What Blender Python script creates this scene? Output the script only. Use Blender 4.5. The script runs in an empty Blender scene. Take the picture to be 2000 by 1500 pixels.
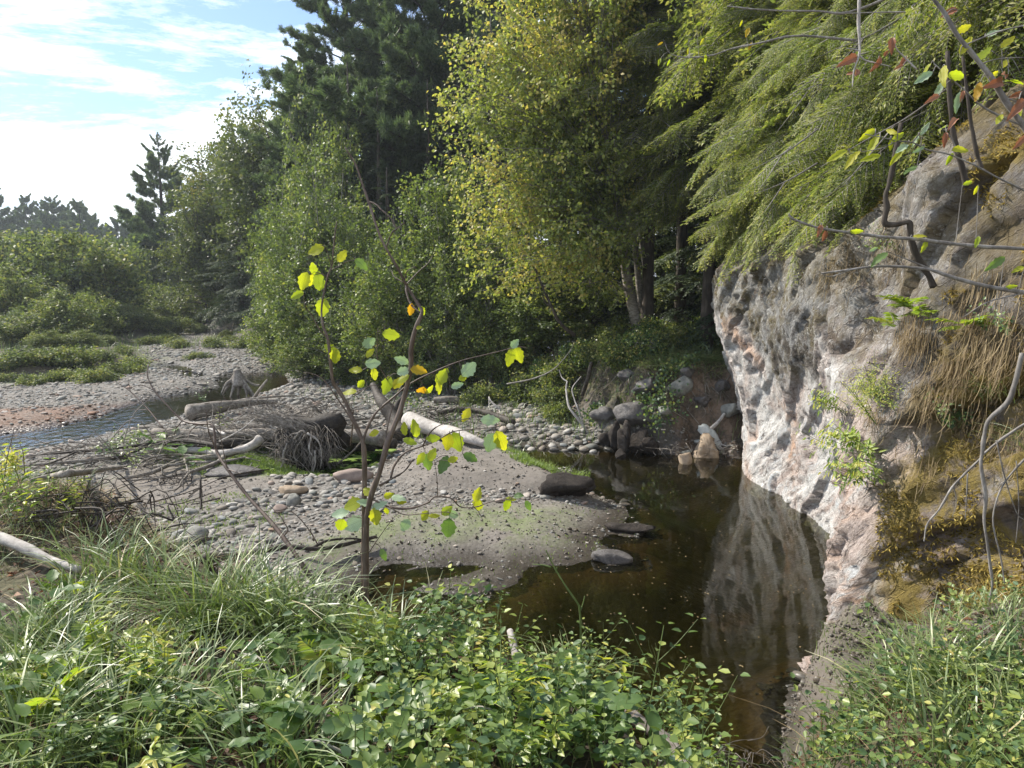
import bpy, math, random
import numpy as np
from mathutils import Vector, Matrix
R = math.radians
rng = np.random.default_rng(7)
random.seed(7)
sc = bpy.context.scene
col = sc.collection

# ---------------------------------------------------------------- camera, sky, sun, exposure
CAMZ = 3.2
PITCH = math.atan(190.0/1455.0)
cam = bpy.data.cameras.new('camera')
cam.sensor_width = 36.0
cam.lens = 1455.0/2000.0*36.0
cam.clip_start = 0.05
cam.clip_end = 3000
camo = bpy.data.objects.new('camera', cam)
camo.location = (0, 0, CAMZ)
camo.rotation_euler = (math.pi/2 - PITCH, 0, 0)
col.objects.link(camo)
sc.camera = camo

HAZE = 0.0006
SUN_AZ = R(-60)      # left of the view direction (+Y)
SUN_EL = R(43)
world = bpy.data.worlds.new('World')
sc.world = world
world.use_nodes = True
wn, wl = world.node_tree.nodes, world.node_tree.links
wn.clear()
def N(nodes, t, **kw):
    n = nodes.new(t)
    for k, v in kw.items():
        if k.startswith('i_'):
            n.inputs[k[2:].replace('_', ' ')].default_value = v
        else:
            setattr(n, k, v)
    return n
sky = N(wn, 'ShaderNodeTexSky', sky_type='NISHITA', sun_disc=False, sun_elevation=SUN_EL, sun_rotation=SUN_AZ,
        altitude=200, air_density=1.0, dust_density=0.5, ozone_density=3.0)
tc = N(wn, 'ShaderNodeTexCoord')
sep = N(wn, 'ShaderNodeSeparateXYZ')
wl.new(tc.outputs['Generated'], sep.inputs[0])
def math_node(nodes, links, op, a, b=None, c=None, clamp=False):
    n = nodes.new('ShaderNodeMath'); n.operation = op; n.use_clamp = clamp
    for i, v in enumerate((a, b, c)):
        if v is None: continue
        if isinstance(v, (int, float)): n.inputs[i].default_value = v
        else: links.new(v, n.inputs[i])
    return n.outputs[0]
zc = math_node(wn, wl, 'ADD', math_node(wn, wl, 'MAXIMUM', sep.outputs[2], 0.0), 0.10)
px_ = math_node(wn, wl, 'DIVIDE', sep.outputs[0], zc)
py_ = math_node(wn, wl, 'DIVIDE', sep.outputs[1], zc)
cmb = N(wn, 'ShaderNodeCombineXYZ')
wl.new(px_, cmb.inputs[0]); wl.new(py_, cmb.inputs[1])
mp = N(wn, 'ShaderNodeMapping')
mp.inputs['Rotation'].default_value = (0, 0, R(-25))
mp.inputs['Scale'].default_value = (0.5, 1.0, 1)
mp.inputs['Location'].default_value = (2.6, 0.9, 0)
wl.new(cmb.outputs[0], mp.inputs[0])
cn = N(wn, 'ShaderNodeTexNoise', i_Scale=1.0, i_Detail=10.0, i_Roughness=0.72, i_Distortion=0.35)
wl.new(mp.outputs[0], cn.inputs['Vector'])
# more cloud low in the sky
hz = math_node(wn, wl, 'MULTIPLY', math_node(wn, wl, 'SUBTRACT', 0.15, sep.outputs[2]), 1.9)
hzc = math_node(wn, wl, 'MAXIMUM', hz, 0.0)
cov = math_node(wn, wl, 'ADD', cn.outputs['Fac'], hzc)
cr = N(wn, 'ShaderNodeValToRGB')
cr.color_ramp.elements[0].position = 0.44; cr.color_ramp.elements[0].color = (0.07, 0.07, 0.07, 1)
cr.color_ramp.elements[1].position = 0.575; cr.color_ramp.elements[1].color = (1, 1, 1, 1)
wl.new(cov, cr.inputs[0])
mixc = N(wn, 'ShaderNodeMix', data_type='RGBA')
wl.new(cr.outputs[0], mixc.inputs['Factor'])
stn = N(wn, 'ShaderNodeMix', data_type='RGBA', blend_type='MULTIPLY')
stn.inputs['Factor'].default_value = 1.0
wl.new(sky.outputs[0], stn.inputs['A'])
stn.inputs['B'].default_value = (0.58, 0.70, 0.86, 1)
wl.new(stn.outputs['Result'], mixc.inputs['A'])
mixc.inputs['B'].default_value = (8.0, 8.4, 8.7, 1)
bg = N(wn, 'ShaderNodeBackground')
bg.inputs['Strength'].default_value = 0.14
wl.new(mixc.outputs['Result'], bg.inputs['Color'])
wo = N(wn, 'ShaderNodeOutputWorld')
wl.new(bg.outputs[0], wo.inputs[0])

sl = bpy.data.lights.new('sun', 'SUN')
sl.energy = 5.0
sl.angle = R(0.8)
sl.color = (1.0, 0.93, 0.82)
so = bpy.data.objects.new('sun', sl)
sdir = Vector((math.sin(SUN_AZ)*math.cos(SUN_EL), math.cos(SUN_AZ)*math.cos(SUN_EL), math.sin(SUN_EL)))
so.rotation_euler = (-sdir).to_track_quat('-Z', 'Y').to_euler()
so.location = (0, 0, 40)
col.objects.link(so)

sc.view_settings.view_transform = 'Standard'
sc.view_settings.look = 'None'
sc.view_settings.exposure = 0.72
sc.view_settings.gamma = 1.0
sc.render.engine = 'CYCLES'
sc.cycles.max_bounces = 8
sc.cycles.diffuse_bounces = 3
sc.cycles.glossy_bounces = 3
sc.cycles.transmission_bounces = 4
sc.cycles.transparent_max_bounces = 12
sc.cycles.volume_bounces = 0
sc.cycles.sample_clamp_indirect = 4.0
sc.cycles.use_denoising = True

# ---------------------------------------------------------------- numeric helpers
def dirpx(px, py):
    u = (px-1000)/1455.0; v = (750-py)/1455.0
    cp, sp = math.cos(PITCH), math.sin(PITCH)
    return np.array([u, cp + v*sp, -sp + v*cp])
def P(px, py, D):
    d = dirpx(px, py); return np.array([0, 0, CAMZ]) + d*(D/d[1])
def G(px, py, z=0.0):
    d = dirpx(px, py); t = (z-CAMZ)/d[2]; return np.array([0, 0, CAMZ]) + d*t
def Gp(pts, z=0.0): return [tuple(G(a, b, z)[:2]) for a, b in pts]

def _h(ix, iy, iz, seed):
    h = (ix*374761393 + iy*668265263 + iz*2147483647 + seed*974634777) & 0xFFFFFFFF
    h = ((h ^ (h >> 13))*1274126177) & 0xFFFFFFFF
    h = ((h ^ (h >> 15))*2246822519) & 0xFFFFFFFF
    return ((h ^ (h >> 16)) & 0xFFFF)/32767.5 - 1.0
def vnoise(p, seed=0):
    p = np.asarray(p, float); f = np.floor(p); i = f.astype(np.int64); t = p-f
    t = t*t*t*(t*(t*6-15)+10)
    r = 0
    for dx in (0, 1):
        wx = t[:, 0] if dx else 1-t[:, 0]
        for dy in (0, 1):
            wy = t[:, 1] if dy else 1-t[:, 1]
            for dz in (0, 1):
                wz = t[:, 2] if dz else 1-t[:, 2]
                r = r + wx*wy*wz*_h(i[:, 0]+dx, i[:, 1]+dy, i[:, 2]+dz, seed)
    return r
def fbm(p, octv=4, seed=0, gain=0.5):
    p = np.asarray(p, float); a = 1.0; s = 0; tot = 0
    for o in range(octv):
        s = s + a*vnoise(p*(2.03**o) + 17.3*o, seed+o); tot += a; a *= gain
    return s/tot
def fbm2(x, y, sc_, octv=4, seed=0):
    x = np.asarray(x, float); sh = x.shape
    p = np.stack([np.ravel(x)*sc_, np.ravel(np.asarray(y, float))*sc_, np.full(x.size, 3.7)], 1)
    return fbm(p, octv, seed).reshape(sh)
def facets(p, sc_, seed, tilt=1.0):
    """angular broken-rock relief: every Voronoi cell is a tilted plane"""
    q = np.asarray(p, float)*sc_; f = np.floor(q).astype(np.int64); best = np.full(len(q), 1e9); sec = np.full(len(q), 1e9); val = np.zeros(len(q))
    for dx in (-1, 0, 1):
        for dy in (-1, 0, 1):
            for dz in (-1, 0, 1):
                i, j, k = f[:, 0]+dx, f[:, 1]+dy, f[:, 2]+dz
                c = np.stack([i+.5+.45*_h(i, j, k, seed), j+.5+.45*_h(i, j, k, seed+1), k+.5+.45*_h(i, j, k, seed+2)], 1)
                e = q-c; d = (e**2).sum(1)
                v = _h(i, j, k, seed+3)*.6 + tilt*(e[:, 0]*_h(i, j, k, seed+4)+e[:, 1]*_h(i, j, k, seed+5)+e[:, 2]*_h(i, j, k, seed+6))
                nb = d < best; sec = np.where(nb, best, np.minimum(sec, d)); val = np.where(nb, v, val); best = np.where(nb, d, best)
    return val, np.sqrt(sec)-np.sqrt(best)
def sstep(t):
    t = np.clip(t, 0, 1); return t*t*(3-2*t)
def sdpoly(x, y, poly):
    """signed distance, positive inside"""
    x = np.asarray(x, float); y = np.asarray(y, float)
    d = np.full(x.shape, 1e18); inside = np.zeros(x.shape, bool)
    n = len(poly)
    for k in range(n):
        ax, ay = poly[k]; bx, by = poly[(k+1) % n]
        ex, ey = bx-ax, by-ay
        t = np.clip(((x-ax)*ex + (y-ay)*ey)/(ex*ex+ey*ey+1e-12), 0, 1)
        d = np.minimum(d, (x-ax-t*ex)**2 + (y-ay-t*ey)**2)
        c = ((ay > y) != (by > y))
        with np.errstate(divide='ignore', invalid='ignore'):
            xi = ax + (y-ay)*ex/(ey if ey != 0 else 1e-12)
        inside ^= c & (x < xi)
    d = np.sqrt(d)
    return np.where(inside, d, -d)
def catmull(pts, n):
    pts = np.asarray(pts, float)
    if len(pts) == 2:
        t = np.linspace(0, 1, n)[:, None]; return pts[0]*(1-t)+pts[1]*t
    P_ = np.vstack([2*pts[0]-pts[1], pts, 2*pts[-1]-pts[-2]])
    seg = len(pts)-1
    u = np.linspace(0, seg, n); i = np.minimum(u.astype(int), seg-1); t = (u-i)[:, None]
    p0, p1, p2, p3 = P_[i], P_[i+1], P_[i+2], P_[i+3]
    return 0.5*((2*p1)+(-p0+p2)*t+(2*p0-5*p1+4*p2-p3)*t*t+(-p0+3*p1-3*p2+p3)*t**3)
def unit(v): return v/(np.linalg.norm(v, axis=-1, keepdims=True)+1e-12)

# ---------------------------------------------------------------- objects
def tag(o, label=None, cat=None, group=None, kind=None):
    if label: o['label'] = label
    if cat: o['category'] = cat
    if group: o['group'] = group
    if kind: o['kind'] = kind
    return o
def empty(name, loc, rz=0.0):
    o = bpy.data.objects.new(name, None); o.location = tuple(float(a) for a in loc); o.rotation_euler = (0, 0, rz)
    o.empty_display_size = 0.2
    col.objects.link(o); return o
def link(name, me, parent=None, loc=None, rot=None, scl=None):
    o = bpy.data.objects.new(name, me)
    if parent is not None: o.parent = parent
    if loc is not None: o.location = tuple(float(a) for a in loc)
    if rot is not None: o.rotation_euler = tuple(float(a) for a in rot)
    if scl is not None: o.scale = (scl,)*3 if isinstance(scl, (int, float)) else tuple(scl)
    col.objects.link(o); return o
def quadmesh(name, V, F, mat, smooth=False, attrs=None):
    """V (n,3); F (m,4) or (m,3)"""
    V = np.ascontiguousarray(V, np.float32); F = np.ascontiguousarray(F, np.int32)
    k = F.shape[1]; me = bpy.data.meshes.new(name)
    me.vertices.add(len(V)); me.vertices.foreach_set('co', V.ravel())
    me.loops.add(F.size); me.loops.foreach_set('vertex_index', F.ravel())
    me.polygons.add(len(F))
    me.polygons.foreach_set('loop_start', np.arange(0, F.size, k, dtype=np.int32))
    me.polygons.foreach_set('loop_total', np.full(len(F), k, np.int32))
    if smooth: me.polygons.foreach_set('use_smooth', np.ones(len(F), bool))
    for an, av in (attrs or {}).items():
        av = np.ascontiguousarray(av, np.float32)
        if av.ndim == 1:
            a = me.attributes.new(an, 'FLOAT', 'POINT'); a.data.foreach_set('value', av)
        else:
            a = me.attributes.new(an, 'FLOAT_VECTOR', 'POINT'); a.data.foreach_set('vector', av.ravel())
    me.update(calc_edges=True)
    if mat is not None: me.materials.append(mat)
    return me

class Tubes:
    """several tapered crooked tubes gathered in one mesh"""
    def __init__(s): s.V = []; s.F = []; s.n = 0; s.T = []
    def add(s, pts, r0, r1=None, seg=8, n=None, knob=0.12, cap=True, flat=1.0, rfun=None, tone=0.5):
        pts = np.asarray(pts, float)
        if n is None: n = max(4, min(60, 3*len(pts)))
        c = catmull(pts, n)
        r1 = r0*0.4 if r1 is None else r1
        t = np.linspace(0, 1, n)
        r = r0 + (r1-r0)*t
        if rfun is not None: r = r*rfun(t)
        T = unit(np.gradient(c, axis=0))
        up = np.array([0, 0, 1.0]) if abs(T[0, 2]) < 0.9 else np.array([1.0, 0, 0])
        A = unit(np.cross(T, up)); 
        for i in range(1, n):   # parallel transport
            a = A[i-1]-T[i]*np.dot(A[i-1], T[i]); A[i] = a/(np.linalg.norm(a)+1e-9)
        B = np.cross(T, A)
        ang = np.linspace(0, 2*np.pi, seg, endpoint=False)
        dirs = A[:, None, :]*np.cos(ang)[None, :, None] + B[:, None, :]*np.sin(ang)[None, :, None]
        rr = r[:, None]*np.ones(seg)[None]
        if knob > 0:
            q = (c[:, None, :] + dirs*r[:, None, None]).reshape(-1, 3)
            k = 1.0/(max(r0, 1e-3)*2.2)
            rr = rr*(1+knob*2.0*vnoise(q*k*0.5+s.n*0.37, 5).reshape(n, seg))
        v = c[:, None, :] + dirs*rr[:, :, None]
        if cap:
            v = v.reshape(-1, 3)
        v = v.reshape(-1, 3)
        i = np.arange(n-1)[:, None]*seg; j = np.arange(seg)[None, :]; j2 = (j+1) % seg
        F = np.stack([i+j, i+j2, i+seg+j2, i+seg+j], -1).reshape(-1, 4)
        extra = []
        if cap:
            base = len(v)
            v = np.vstack([v, c[0]-T[0]*r[0]*0.25, c[-1]+T[-1]*r[-1]*0.5])
            for jj in range(0, seg, 1):
                extra.append((base, (jj+1) % seg, jj, jj))
                e = (n-1)*seg
                extra.append((base+1, e+jj, e+(jj+1) % seg, e+(jj+1) % seg))
        s.V.append(v); s.F.append(F+s.n)
        if extra:
            s.F3 = getattr(s, 'F3', []); s.F3.append(np.array(extra)[:, :3]+s.n)
        s.T.append(np.full(len(v), tone)); s.n += len(v)
        return c
    def mesh(s, name, mat):
        V = np.vstack(s.V); F = np.vstack(s.F); F3 = getattr(s, 'F3', [])
        F3 = np.vstack(F3) if F3 else np.zeros((0, 3), int)
        me = bpy.data.meshes.new(name)
        me.vertices.add(len(V)); me.vertices.foreach_set('co', V.astype(np.float32).ravel())
        nl = F.size+F3.size
        me.loops.add(nl); me.loops.foreach_set('vertex_index', np.concatenate([F.ravel(), F3.ravel()]).astype(np.int32))
        me.polygons.add(len(F)+len(F3))
        ls = np.concatenate([np.arange(0, F.size, 4), F.size+np.arange(0, F3.size, 3)]).astype(np.int32)
        lt = np.concatenate([np.full(len(F), 4), np.full(len(F3), 3)]).astype(np.int32)
        me.polygons.foreach_set('loop_start', ls); me.polygons.foreach_set('loop_total', lt)
        me.polygons.foreach_set('use_smooth', np.ones(len(lt), bool))
        a = me.attributes.new('tone', 'FLOAT', 'POINT'); a.data.foreach_set('value', np.concatenate(s.T).astype(np.float32))
        me.update(calc_edges=True); me.materials.append(mat)
        return me
    def build(s, name, mat, parent=None): return link(name, s.mesh(name, mat), parent)

def leafset(C, D, Nn, L, W, tone, fold=0.15, hexa=False):
    """leaf blades: C base points, D axis, Nn blade normal. returns V,F,tone"""
    C = np.asarray(C); D = unit(D); S = unit(np.cross(D, Nn)); Nn = np.cross(S, D)
    L = np.broadcast_to(L, (len(C),))[:, None]; W = np.broadcast_to(W, (len(C),))[:, None]
    if not hexa:
        v = np.stack([C, C+D*L*.45+S*W*.5+Nn*W*fold, C+D*L-Nn*L*0.08, C+D*L*.45-S*W*.5+Nn*W*fold], 1)
        F = np.arange(len(C)*4).reshape(-1, 4)
        return v.reshape(-1, 3), F, np.repeat(tone, 4)
    v = np.stack([C, C+D*L*.3+S*W*.48+Nn*W*fold, C+D*L*.68+S*W*.36+Nn*W*fold-Nn*L*.05, C+D*L-Nn*L*.14,
                  C+D*L*.68-S*W*.36+Nn*W*fold-Nn*L*.05, C+D*L*.3-S*W*.48+Nn*W*fold], 1)
    b = np.arange(len(C))[:, None]*6
    F = np.concatenate([b+np.array([[0, 1, 2, 3]]), b+np.array([[0, 3, 4, 5]])], 0)
    return v.reshape(-1, 3), F, np.repeat(tone, 6)
class Blades:
    def __init__(s): s.V = []; s.F = []; s.T = []; s.n = 0
    def add(s, V, F, T): s.V.append(V); s.F.append(F+s.n); s.T.append(T); s.n += len(V)
    def mesh(s, name, mat, smooth=False): return quadmesh(name, np.vstack(s.V), np.vstack(s.F), mat, smooth, {'tone': np.concatenate(s.T)})
def rdir(n, r=None):
    r = r or rng
    v = r.normal(size=(n, 3)); return unit(v)
# ---------------------------------------------------------------- materials
class NT:
    def __init__(s, name):
        s.m = bpy.data.materials.new(name); s.m.use_nodes = True
        s.n = s.m.node_tree.nodes; s.l = s.m.node_tree.links; s.n.clear()
        s.out = s.n.new('ShaderNodeOutputMaterial')
    def new(s, t, **kw): return N(s.n, t, **kw)
    def link(s, a, b): s.l.new(a, b)
    def attr(s, name, kind='GEOMETRY'):
        a = s.n.new('ShaderNodeAttribute'); a.attribute_name = name; a.attribute_type = kind; return a
    def ramp(s, fac, stops, mode='LINEAR'):
        r = s.n.new('ShaderNodeValToRGB'); r.color_ramp.interpolation = mode
        e = r.color_ramp.elements
        while len(e) < len(stops): e.new(0.5)
        for k, (p, c) in enumerate(stops):
            e[k].position = p; e[k].color = (*c, 1) if len(c) == 3 else c
        s.l.new(fac, r.inputs[0]); return r.outputs[0]
    def noise(s, scale, detail=4, rough=0.5, vec=None, dist=0.0, out='Fac'):
        n = s.n.new('ShaderNodeTexNoise'); n.inputs['Scale'].default_value = scale; n.inputs['Detail'].default_value = detail
        n.inputs['Roughness'].default_value = rough; n.inputs['Distortion'].default_value = dist
        if vec is not None: s.l.new(vec, n.inputs['Vector'])
        return n.outputs[out]
    def mix(s, f, a, b, mode='MIX'):
        n = s.n.new('ShaderNodeMix'); n.data_type = 'RGBA'; n.blend_type = mode
        for k, v in (('Factor', f), ('A', a), ('B', b)):
            if isinstance(v, (int, float)): n.inputs[k].default_value = v
            elif isinstance(v, tuple): n.inputs[k].default_value = (*v, 1)
            else: s.l.new(v, n.inputs[k])
        return n.outputs['Result']
    def math(s, op, a, b=None, c=None, clamp=False): return math_node(s.n, s.l, op, a, b, c, clamp)
    def bump(s, h, strength=0.5, dist=0.02, normal=None):
        b = s.n.new('ShaderNodeBump'); b.inputs['Strength'].default_value = strength; b.inputs['Distance'].default_value = dist
        s.l.new(h, b.inputs['Height'])
        if normal is not None: s.l.new(normal, b.inputs['Normal'])
        return b.outputs[0]
    def geo(s): return s.n.new('ShaderNodeNewGeometry')
    def obj(s): return s.n.new('ShaderNodeTexCoord').outputs['Object']
    def principled(s, color, rough=0.7, spec=0.3, normal=None):
        p = s.n.new('ShaderNodeBsdfPrincipled')
        for k, v in (('Base Color', color), ('Roughness', rough)):
            if isinstance(v, (int, float)): p.inputs[k].default_value = v
            elif isinstance(v, tuple): p.inputs[k].default_value = (*v, 1)
            else: s.l.new(v, p.inputs[k])
        p.inputs['Specular IOR Level'].default_value = spec
        if normal is not None: s.l.new(normal, p.inputs['Normal'])
        return p

def leaf_mat(name, stops, trans=0.38, rough=0.5, spec=0.35, tmul=(1.5, 1.6, 0.7), bumpy=0.0, objrand=0.12):
    m = NT(name)
    t = m.attr('tone').outputs['Fac']
    oi = m.n.new('ShaderNodeObjectInfo').outputs['Random']
    t2 = m.math('ADD', t, m.math('MULTIPLY', m.math('SUBTRACT', oi, 0.5), objrand), clamp=True)
    c = m.ramp(t2, stops)
    p = m.principled(c, rough, spec)
    tr = m.n.new('ShaderNodeBsdfTranslucent')
    m.link(m.mix(1.0, c, tmul, 'MULTIPLY'), tr.inputs[0])
    ms = m.n.new('ShaderNodeMixShader'); ms.inputs[0].default_value = trans
    m.link(p.outputs[0], ms.inputs[1]); m.link(tr.outputs[0], ms.inputs[2]); m.link(ms.outputs[0], m.out.inputs[0])
    return m.m
M = {}
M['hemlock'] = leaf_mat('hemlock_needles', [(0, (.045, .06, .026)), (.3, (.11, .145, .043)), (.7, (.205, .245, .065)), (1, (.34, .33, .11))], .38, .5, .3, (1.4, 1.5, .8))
M['hemlock_shade'] = leaf_mat('shade_toned_hemlock_needles', [(0, (.022, .036, .024)), (.6, (.048, .07, .038)), (1, (.09, .115, .055))], .2, .6, .25, (1.2, 1.4, .7))  # same hemlock needles, with the shade of the wood put into the colour
M['pine'] = leaf_mat('pine_needles', [(0, (.045, .068, .045)), (.6, (.11, .15, .08)), (1, (.2, .24, .11))], .34, .55, .3, (1.2, 1.4, .7))
M['birch'] = leaf_mat('birch_leaves', [(0, (.07, .10, .04)), (.3, (.15, .19, .06)), (.62, (.27, .31, .09)), (.9, (.44, .41, .14)), (1, (.48, .34, .12))], .42, .5, .3)
M['alder'] = leaf_mat('alder_leaves', [(0, (.05, .075, .03)), (.4, (.11, .15, .05)), (.8, (.2, .25, .08)), (1, (.32, .32, .1))], .34, .5, .3)
M['shrub'] = leaf_mat('shrub_leaves', [(0, (.04, .06, .03)), (.35, (.1, .13, .05)), (.75, (.19, .23, .08)), (1, (.3, .28, .11))], .34, .55, .25)
M['autumn'] = leaf_mat('olive_tree_leaves', [(0, (.04, .06, .026)), (.5, (.10, .125, .045)), (.88, (.19, .2, .065)), (1, (.3, .22, .08))], .32, .5, .3)
M['herb'] = leaf_mat('herb_leaves', [(0, (.03, .065, .035)), (.35, (.07, .125, .05)), (.6, (.15, .21, .055)), (.84, (.32, .36, .09)), (1, (.48, .4, .14))], .27, .42, .45, (1.4, 1.6, .6))
M['broad'] = leaf_mat('broad_leaves', [(0, (.045, .10, .045)), (.4, (.11, .18, .05)), (.75, (.30, .37, .07)), (1, (.46, .42, .1))], .4, .4, .45, (1.4, 1.6, .5))
M['grass'] = leaf_mat('grass_blades', [(0, (.06, .10, .045)), (.5, (.15, .2, .075)), (.85, (.3, .34, .14)), (1, (.42, .35, .2))], .22, .4, .5, (1.3, 1.5, .7))
M['drygrass'] = leaf_mat('dry_grass_blades', [(0, (.1, .07, .04)), (.5, (.22, .16, .08)), (1, (.36, .28, .15))], .2, .6, .3, (1.2, 1.1, .8))
M['moss'] = leaf_mat('moss_fronds', [(0, (.10, .08, .025)), (.4, (.28, .21, .055)), (1, (.52, .41, .12))], .2, .8, .1, (1.2, 1.1, .6))
M['algae'] = leaf_mat('green_weed', [(0, (.07, .11, .035)), (.6, (.15, .22, .055)), (1, (.27, .34, .1))], .35, .5, .3)
M['deadleaf'] = leaf_mat('dead_brown_leaves', [(0, (.045, .022, .014)), (.6, (.11, .05, .03)), (1, (.25, .12, .06))], .15, .6, .3, (1.2, 1, .8))
M['flower'] = leaf_mat('aster_flowers', [(0, (.45, .42, .6)), (1, (.75, .75, .85))], .2, .6, .2, (1, 1, 1))

def sapling_leaf_mat(name, ca, cb, edge, trans, tm):
    """large leaf; uv-like attribute 'lf' = (across -1..1, along 0..1, 0)"""
    m = NT(name)
    a = m.attr('lf'); sp = m.n.new('ShaderNodeSeparateXYZ'); m.link(a.outputs['Vector'], sp.inputs[0])
    oi = m.n.new('ShaderNodeObjectInfo').outputs['Random']
    ax = m.math('ABSOLUTE', sp.outputs[0])
    # side veins: stripes running forward from the midrib
    s = m.math('SUBTRACT', sp.outputs[1], m.math('MULTIPLY', ax, 0.42))
    w = m.math('ABSOLUTE', m.math('SUBTRACT', m.math('FRACT', m.math('MULTIPLY', s, 9.0)), 0.5))
    vein = m.math('GREATER_THAN', w, 0.42)
    mid = m.math('LESS_THAN', ax, 0.05)
    v = m.math('MAXIMUM', vein, mid)
    ns = m.noise(30, 3, .6, m.obj())
    base = m.mix(m.ramp(m.math('ADD', m.math('MULTIPLY', oi, .6), m.math('MULTIPLY', ns, .5)), [(.25, (0, 0, 0)), (.8, (1, 1, 1))]), ca, cb)
    c = m.mix(m.math('MULTIPLY', v, 0.35), base, tuple(x*.55 for x in ca))
    sp2 = m.ramp(m.noise(55, 2, .5, m.obj()), [(.66, (0, 0, 0)), (.70, (1, 1, 1))])
    c = m.mix(m.math('MULTIPLY', sp2, .75), c, edge)
    bn = m.bump(m.math('ADD', w, m.math('MULTIPLY', mid, -1.0)), .35, .003)
    p = m.principled(c, .45, .35, bn)
    tr = m.n.new('ShaderNodeBsdfTranslucent'); m.link(m.mix(1.0, c, tm, 'MULTIPLY'), tr.inputs[0])
    ms = m.n.new('ShaderNodeMixShader'); ms.inputs[0].default_value = trans
    m.link(p.outputs[0], ms.inputs[1]); m.link(tr.outputs[0], ms.inputs[2]); m.link(ms.outputs[0], m.out.inputs[0])
    return m.m
M['leaf_y'] = sapling_leaf_mat('yellow_green_leaf', (.30, .40, .045), (.48, .46, .05), (.25, .1, .02), .55, (1.5, 1.5, .4))
M['leaf_w'] = sapling_leaf_mat('pale_leaf_underside', (.30, .40, .26), (.40, .5, .34), (.2, .24, .1), .3, (1.0, 1.2, .5))
M['leaf_g'] = sapling_leaf_mat('green_leaf', (.10, .17, .06), (.17, .25, .08), (.1, .08, .03), .4, (1.4, 1.6, .5))
M['leaf_o'] = sapling_leaf_mat('orange_leaf', (.5, .42, .03), (.5, .3, .03), (.3, .08, .02), .5, (1.4, 1.2, .4))
M['leaf_b'] = sapling_leaf_mat('brown_leaf', (.26, .11, .06), (.34, .17, .1), (.1, .05, .03), .25, (1.2, 1, .8))

def bark_mat(name, c0, c1, c2, scale=14, stretch=6, bump=.6, rough=.85, spec=.2, dist=.01):
    m = NT(name)
    o = m.obj(); mpn = m.n.new('ShaderNodeMapping'); mpn.inputs['Scale'].default_value = (1, 1, 1/stretch); m.link(o, mpn.inputs[0])
    n1 = m.noise(scale, 6, .65, mpn.outputs[0], .6); n2 = m.noise(scale*.18, 3, .5, o)
    c = m.ramp(n1, [(.3, c0), (.5, c1), (.72, c2)])
    c = m.mix(m.ramp(n2, [(.4, (0, 0, 0)), (.65, (.6, .6, .6))]), c, c0)
    t = m.attr('tone').outputs['Fac']
    c = m.mix(1.0, c, m.ramp(t, [(0, (.55, .55, .55)), (.5, (1, 1, 1)), (1, (1.45, 1.45, 1.45))]), 'MULTIPLY')
    p = m.principled(c, rough, spec, m.bump(n1, bump, dist)); m.link(p.outputs[0], m.out.inputs[0]); return m.m
M['bark_dark'] = bark_mat('dark_bark', (.03, .025, .02), (.075, .062, .05), (.14, .12, .1))
M['bark_birch'] = bark_mat('birch_bark', (.12, .1, .08), (.3, .27, .23), (.48, .45, .4), 9, .35)
M['bark_sap'] = bark_mat('sapling_bark', (.06, .04, .03), (.12, .085, .065), (.2, .16, .13), 40, 3, .4, .55, .4, .002)
M['bark_grey'] = bark_mat('grey_twig_bark', (.1, .09, .08), (.24, .22, .2), (.42, .4, .37), 30, 3, .5, .7, .3, .003)
M['drift'] = bark_mat('weathered_driftwood', (.09, .075, .06), (.25, .225, .195), (.42, .39, .35), 18, 1.0, .7, .85, .2, .012)
M['drift_pale'] = bark_mat('bleached_driftwood', (.24, .22, .2), (.44, .41, .38), (.62, .6, .56), 16, 1.0, .7, .8, .2, .01)
M['drift_dark'] = bark_mat('dark_wood', (.02, .016, .013), (.055, .045, .036), (.13, .11, .09), 16, 1.0, .8, .7, .3, .012)  # darkest driftwood tone, for stumps, roots and lower logs
M['stem_g'] = bark_mat('green_stem', (.08, .12, .03), (.13, .18, .05), (.2, .24, .08), 30, 4, .1, .5, .4, .001)
M['stem_r'] = bark_mat('reddish_stem', (.12, .05, .03), (.2, .1, .06), (.28, .2, .1), 30, 4, .1, .5, .4, .001)

def stone_mat(name, kind='GEOMETRY', wet=False):
    m = NT(name)
    if kind == 'INSTANCER':
        t = m.attr('tone', 'INSTANCER').outputs['Fac']; wv = m.attr('wetness', 'INSTANCER').outputs['Fac']; og = m.attr('rust', 'INSTANCER').outputs['Fac']
        vec = m.geo().outputs['Position']
    else:
        t = m.n.new('ShaderNodeObjectInfo').outputs['Random']; wv = None; og = None; vec = m.obj()
    c = m.ramp(t, [(0, (.12, .115, .11)), (.2, (.24, .23, .215)), (.36, (.17, .18, .165)), (.52, (.31, .295, .27)), (.66, (.2, .17, .14)), (.8, (.21, .23, .235)), (.93, (.44, .42, .39)), (1, (.27, .17, .12))])
    n = m.noise(45, 5, .7, vec); n2 = m.noise(9, 3, .5, vec)
    c = m.mix(1.0, c, m.ramp(n, [(.3, (.62, .6, .57)), (.7, (1.18, 1.18, 1.18))]), 'MULTIPLY')
    c = m.mix(m.ramp(n2, [(.45, (0, 0, 0)), (.7, (.45, .45, .45))]), c, (.24, .21, .16))
    rough = .8
    if og is not None: c = m.mix(og, c, m.mix(n, (.13, .06, .035), (.30, .15, .08)))
    if wv is not None:
        c = m.mix(wv, c, m.mix(1.0, c, (.38, .36, .33), 'MULTIPLY')); rough = m.math('SUBTRACT', .8, m.math('MULTIPLY', wv, .5))
    p = m.principled(c, rough, .35, m.bump(n, .35, .006)); m.link(p.outputs[0], m.out.inputs[0]); return m.m
M['pebble'] = stone_mat('pebble_stone', 'INSTANCER')
M['cobble'] = stone_mat('cobble_stone')
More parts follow.
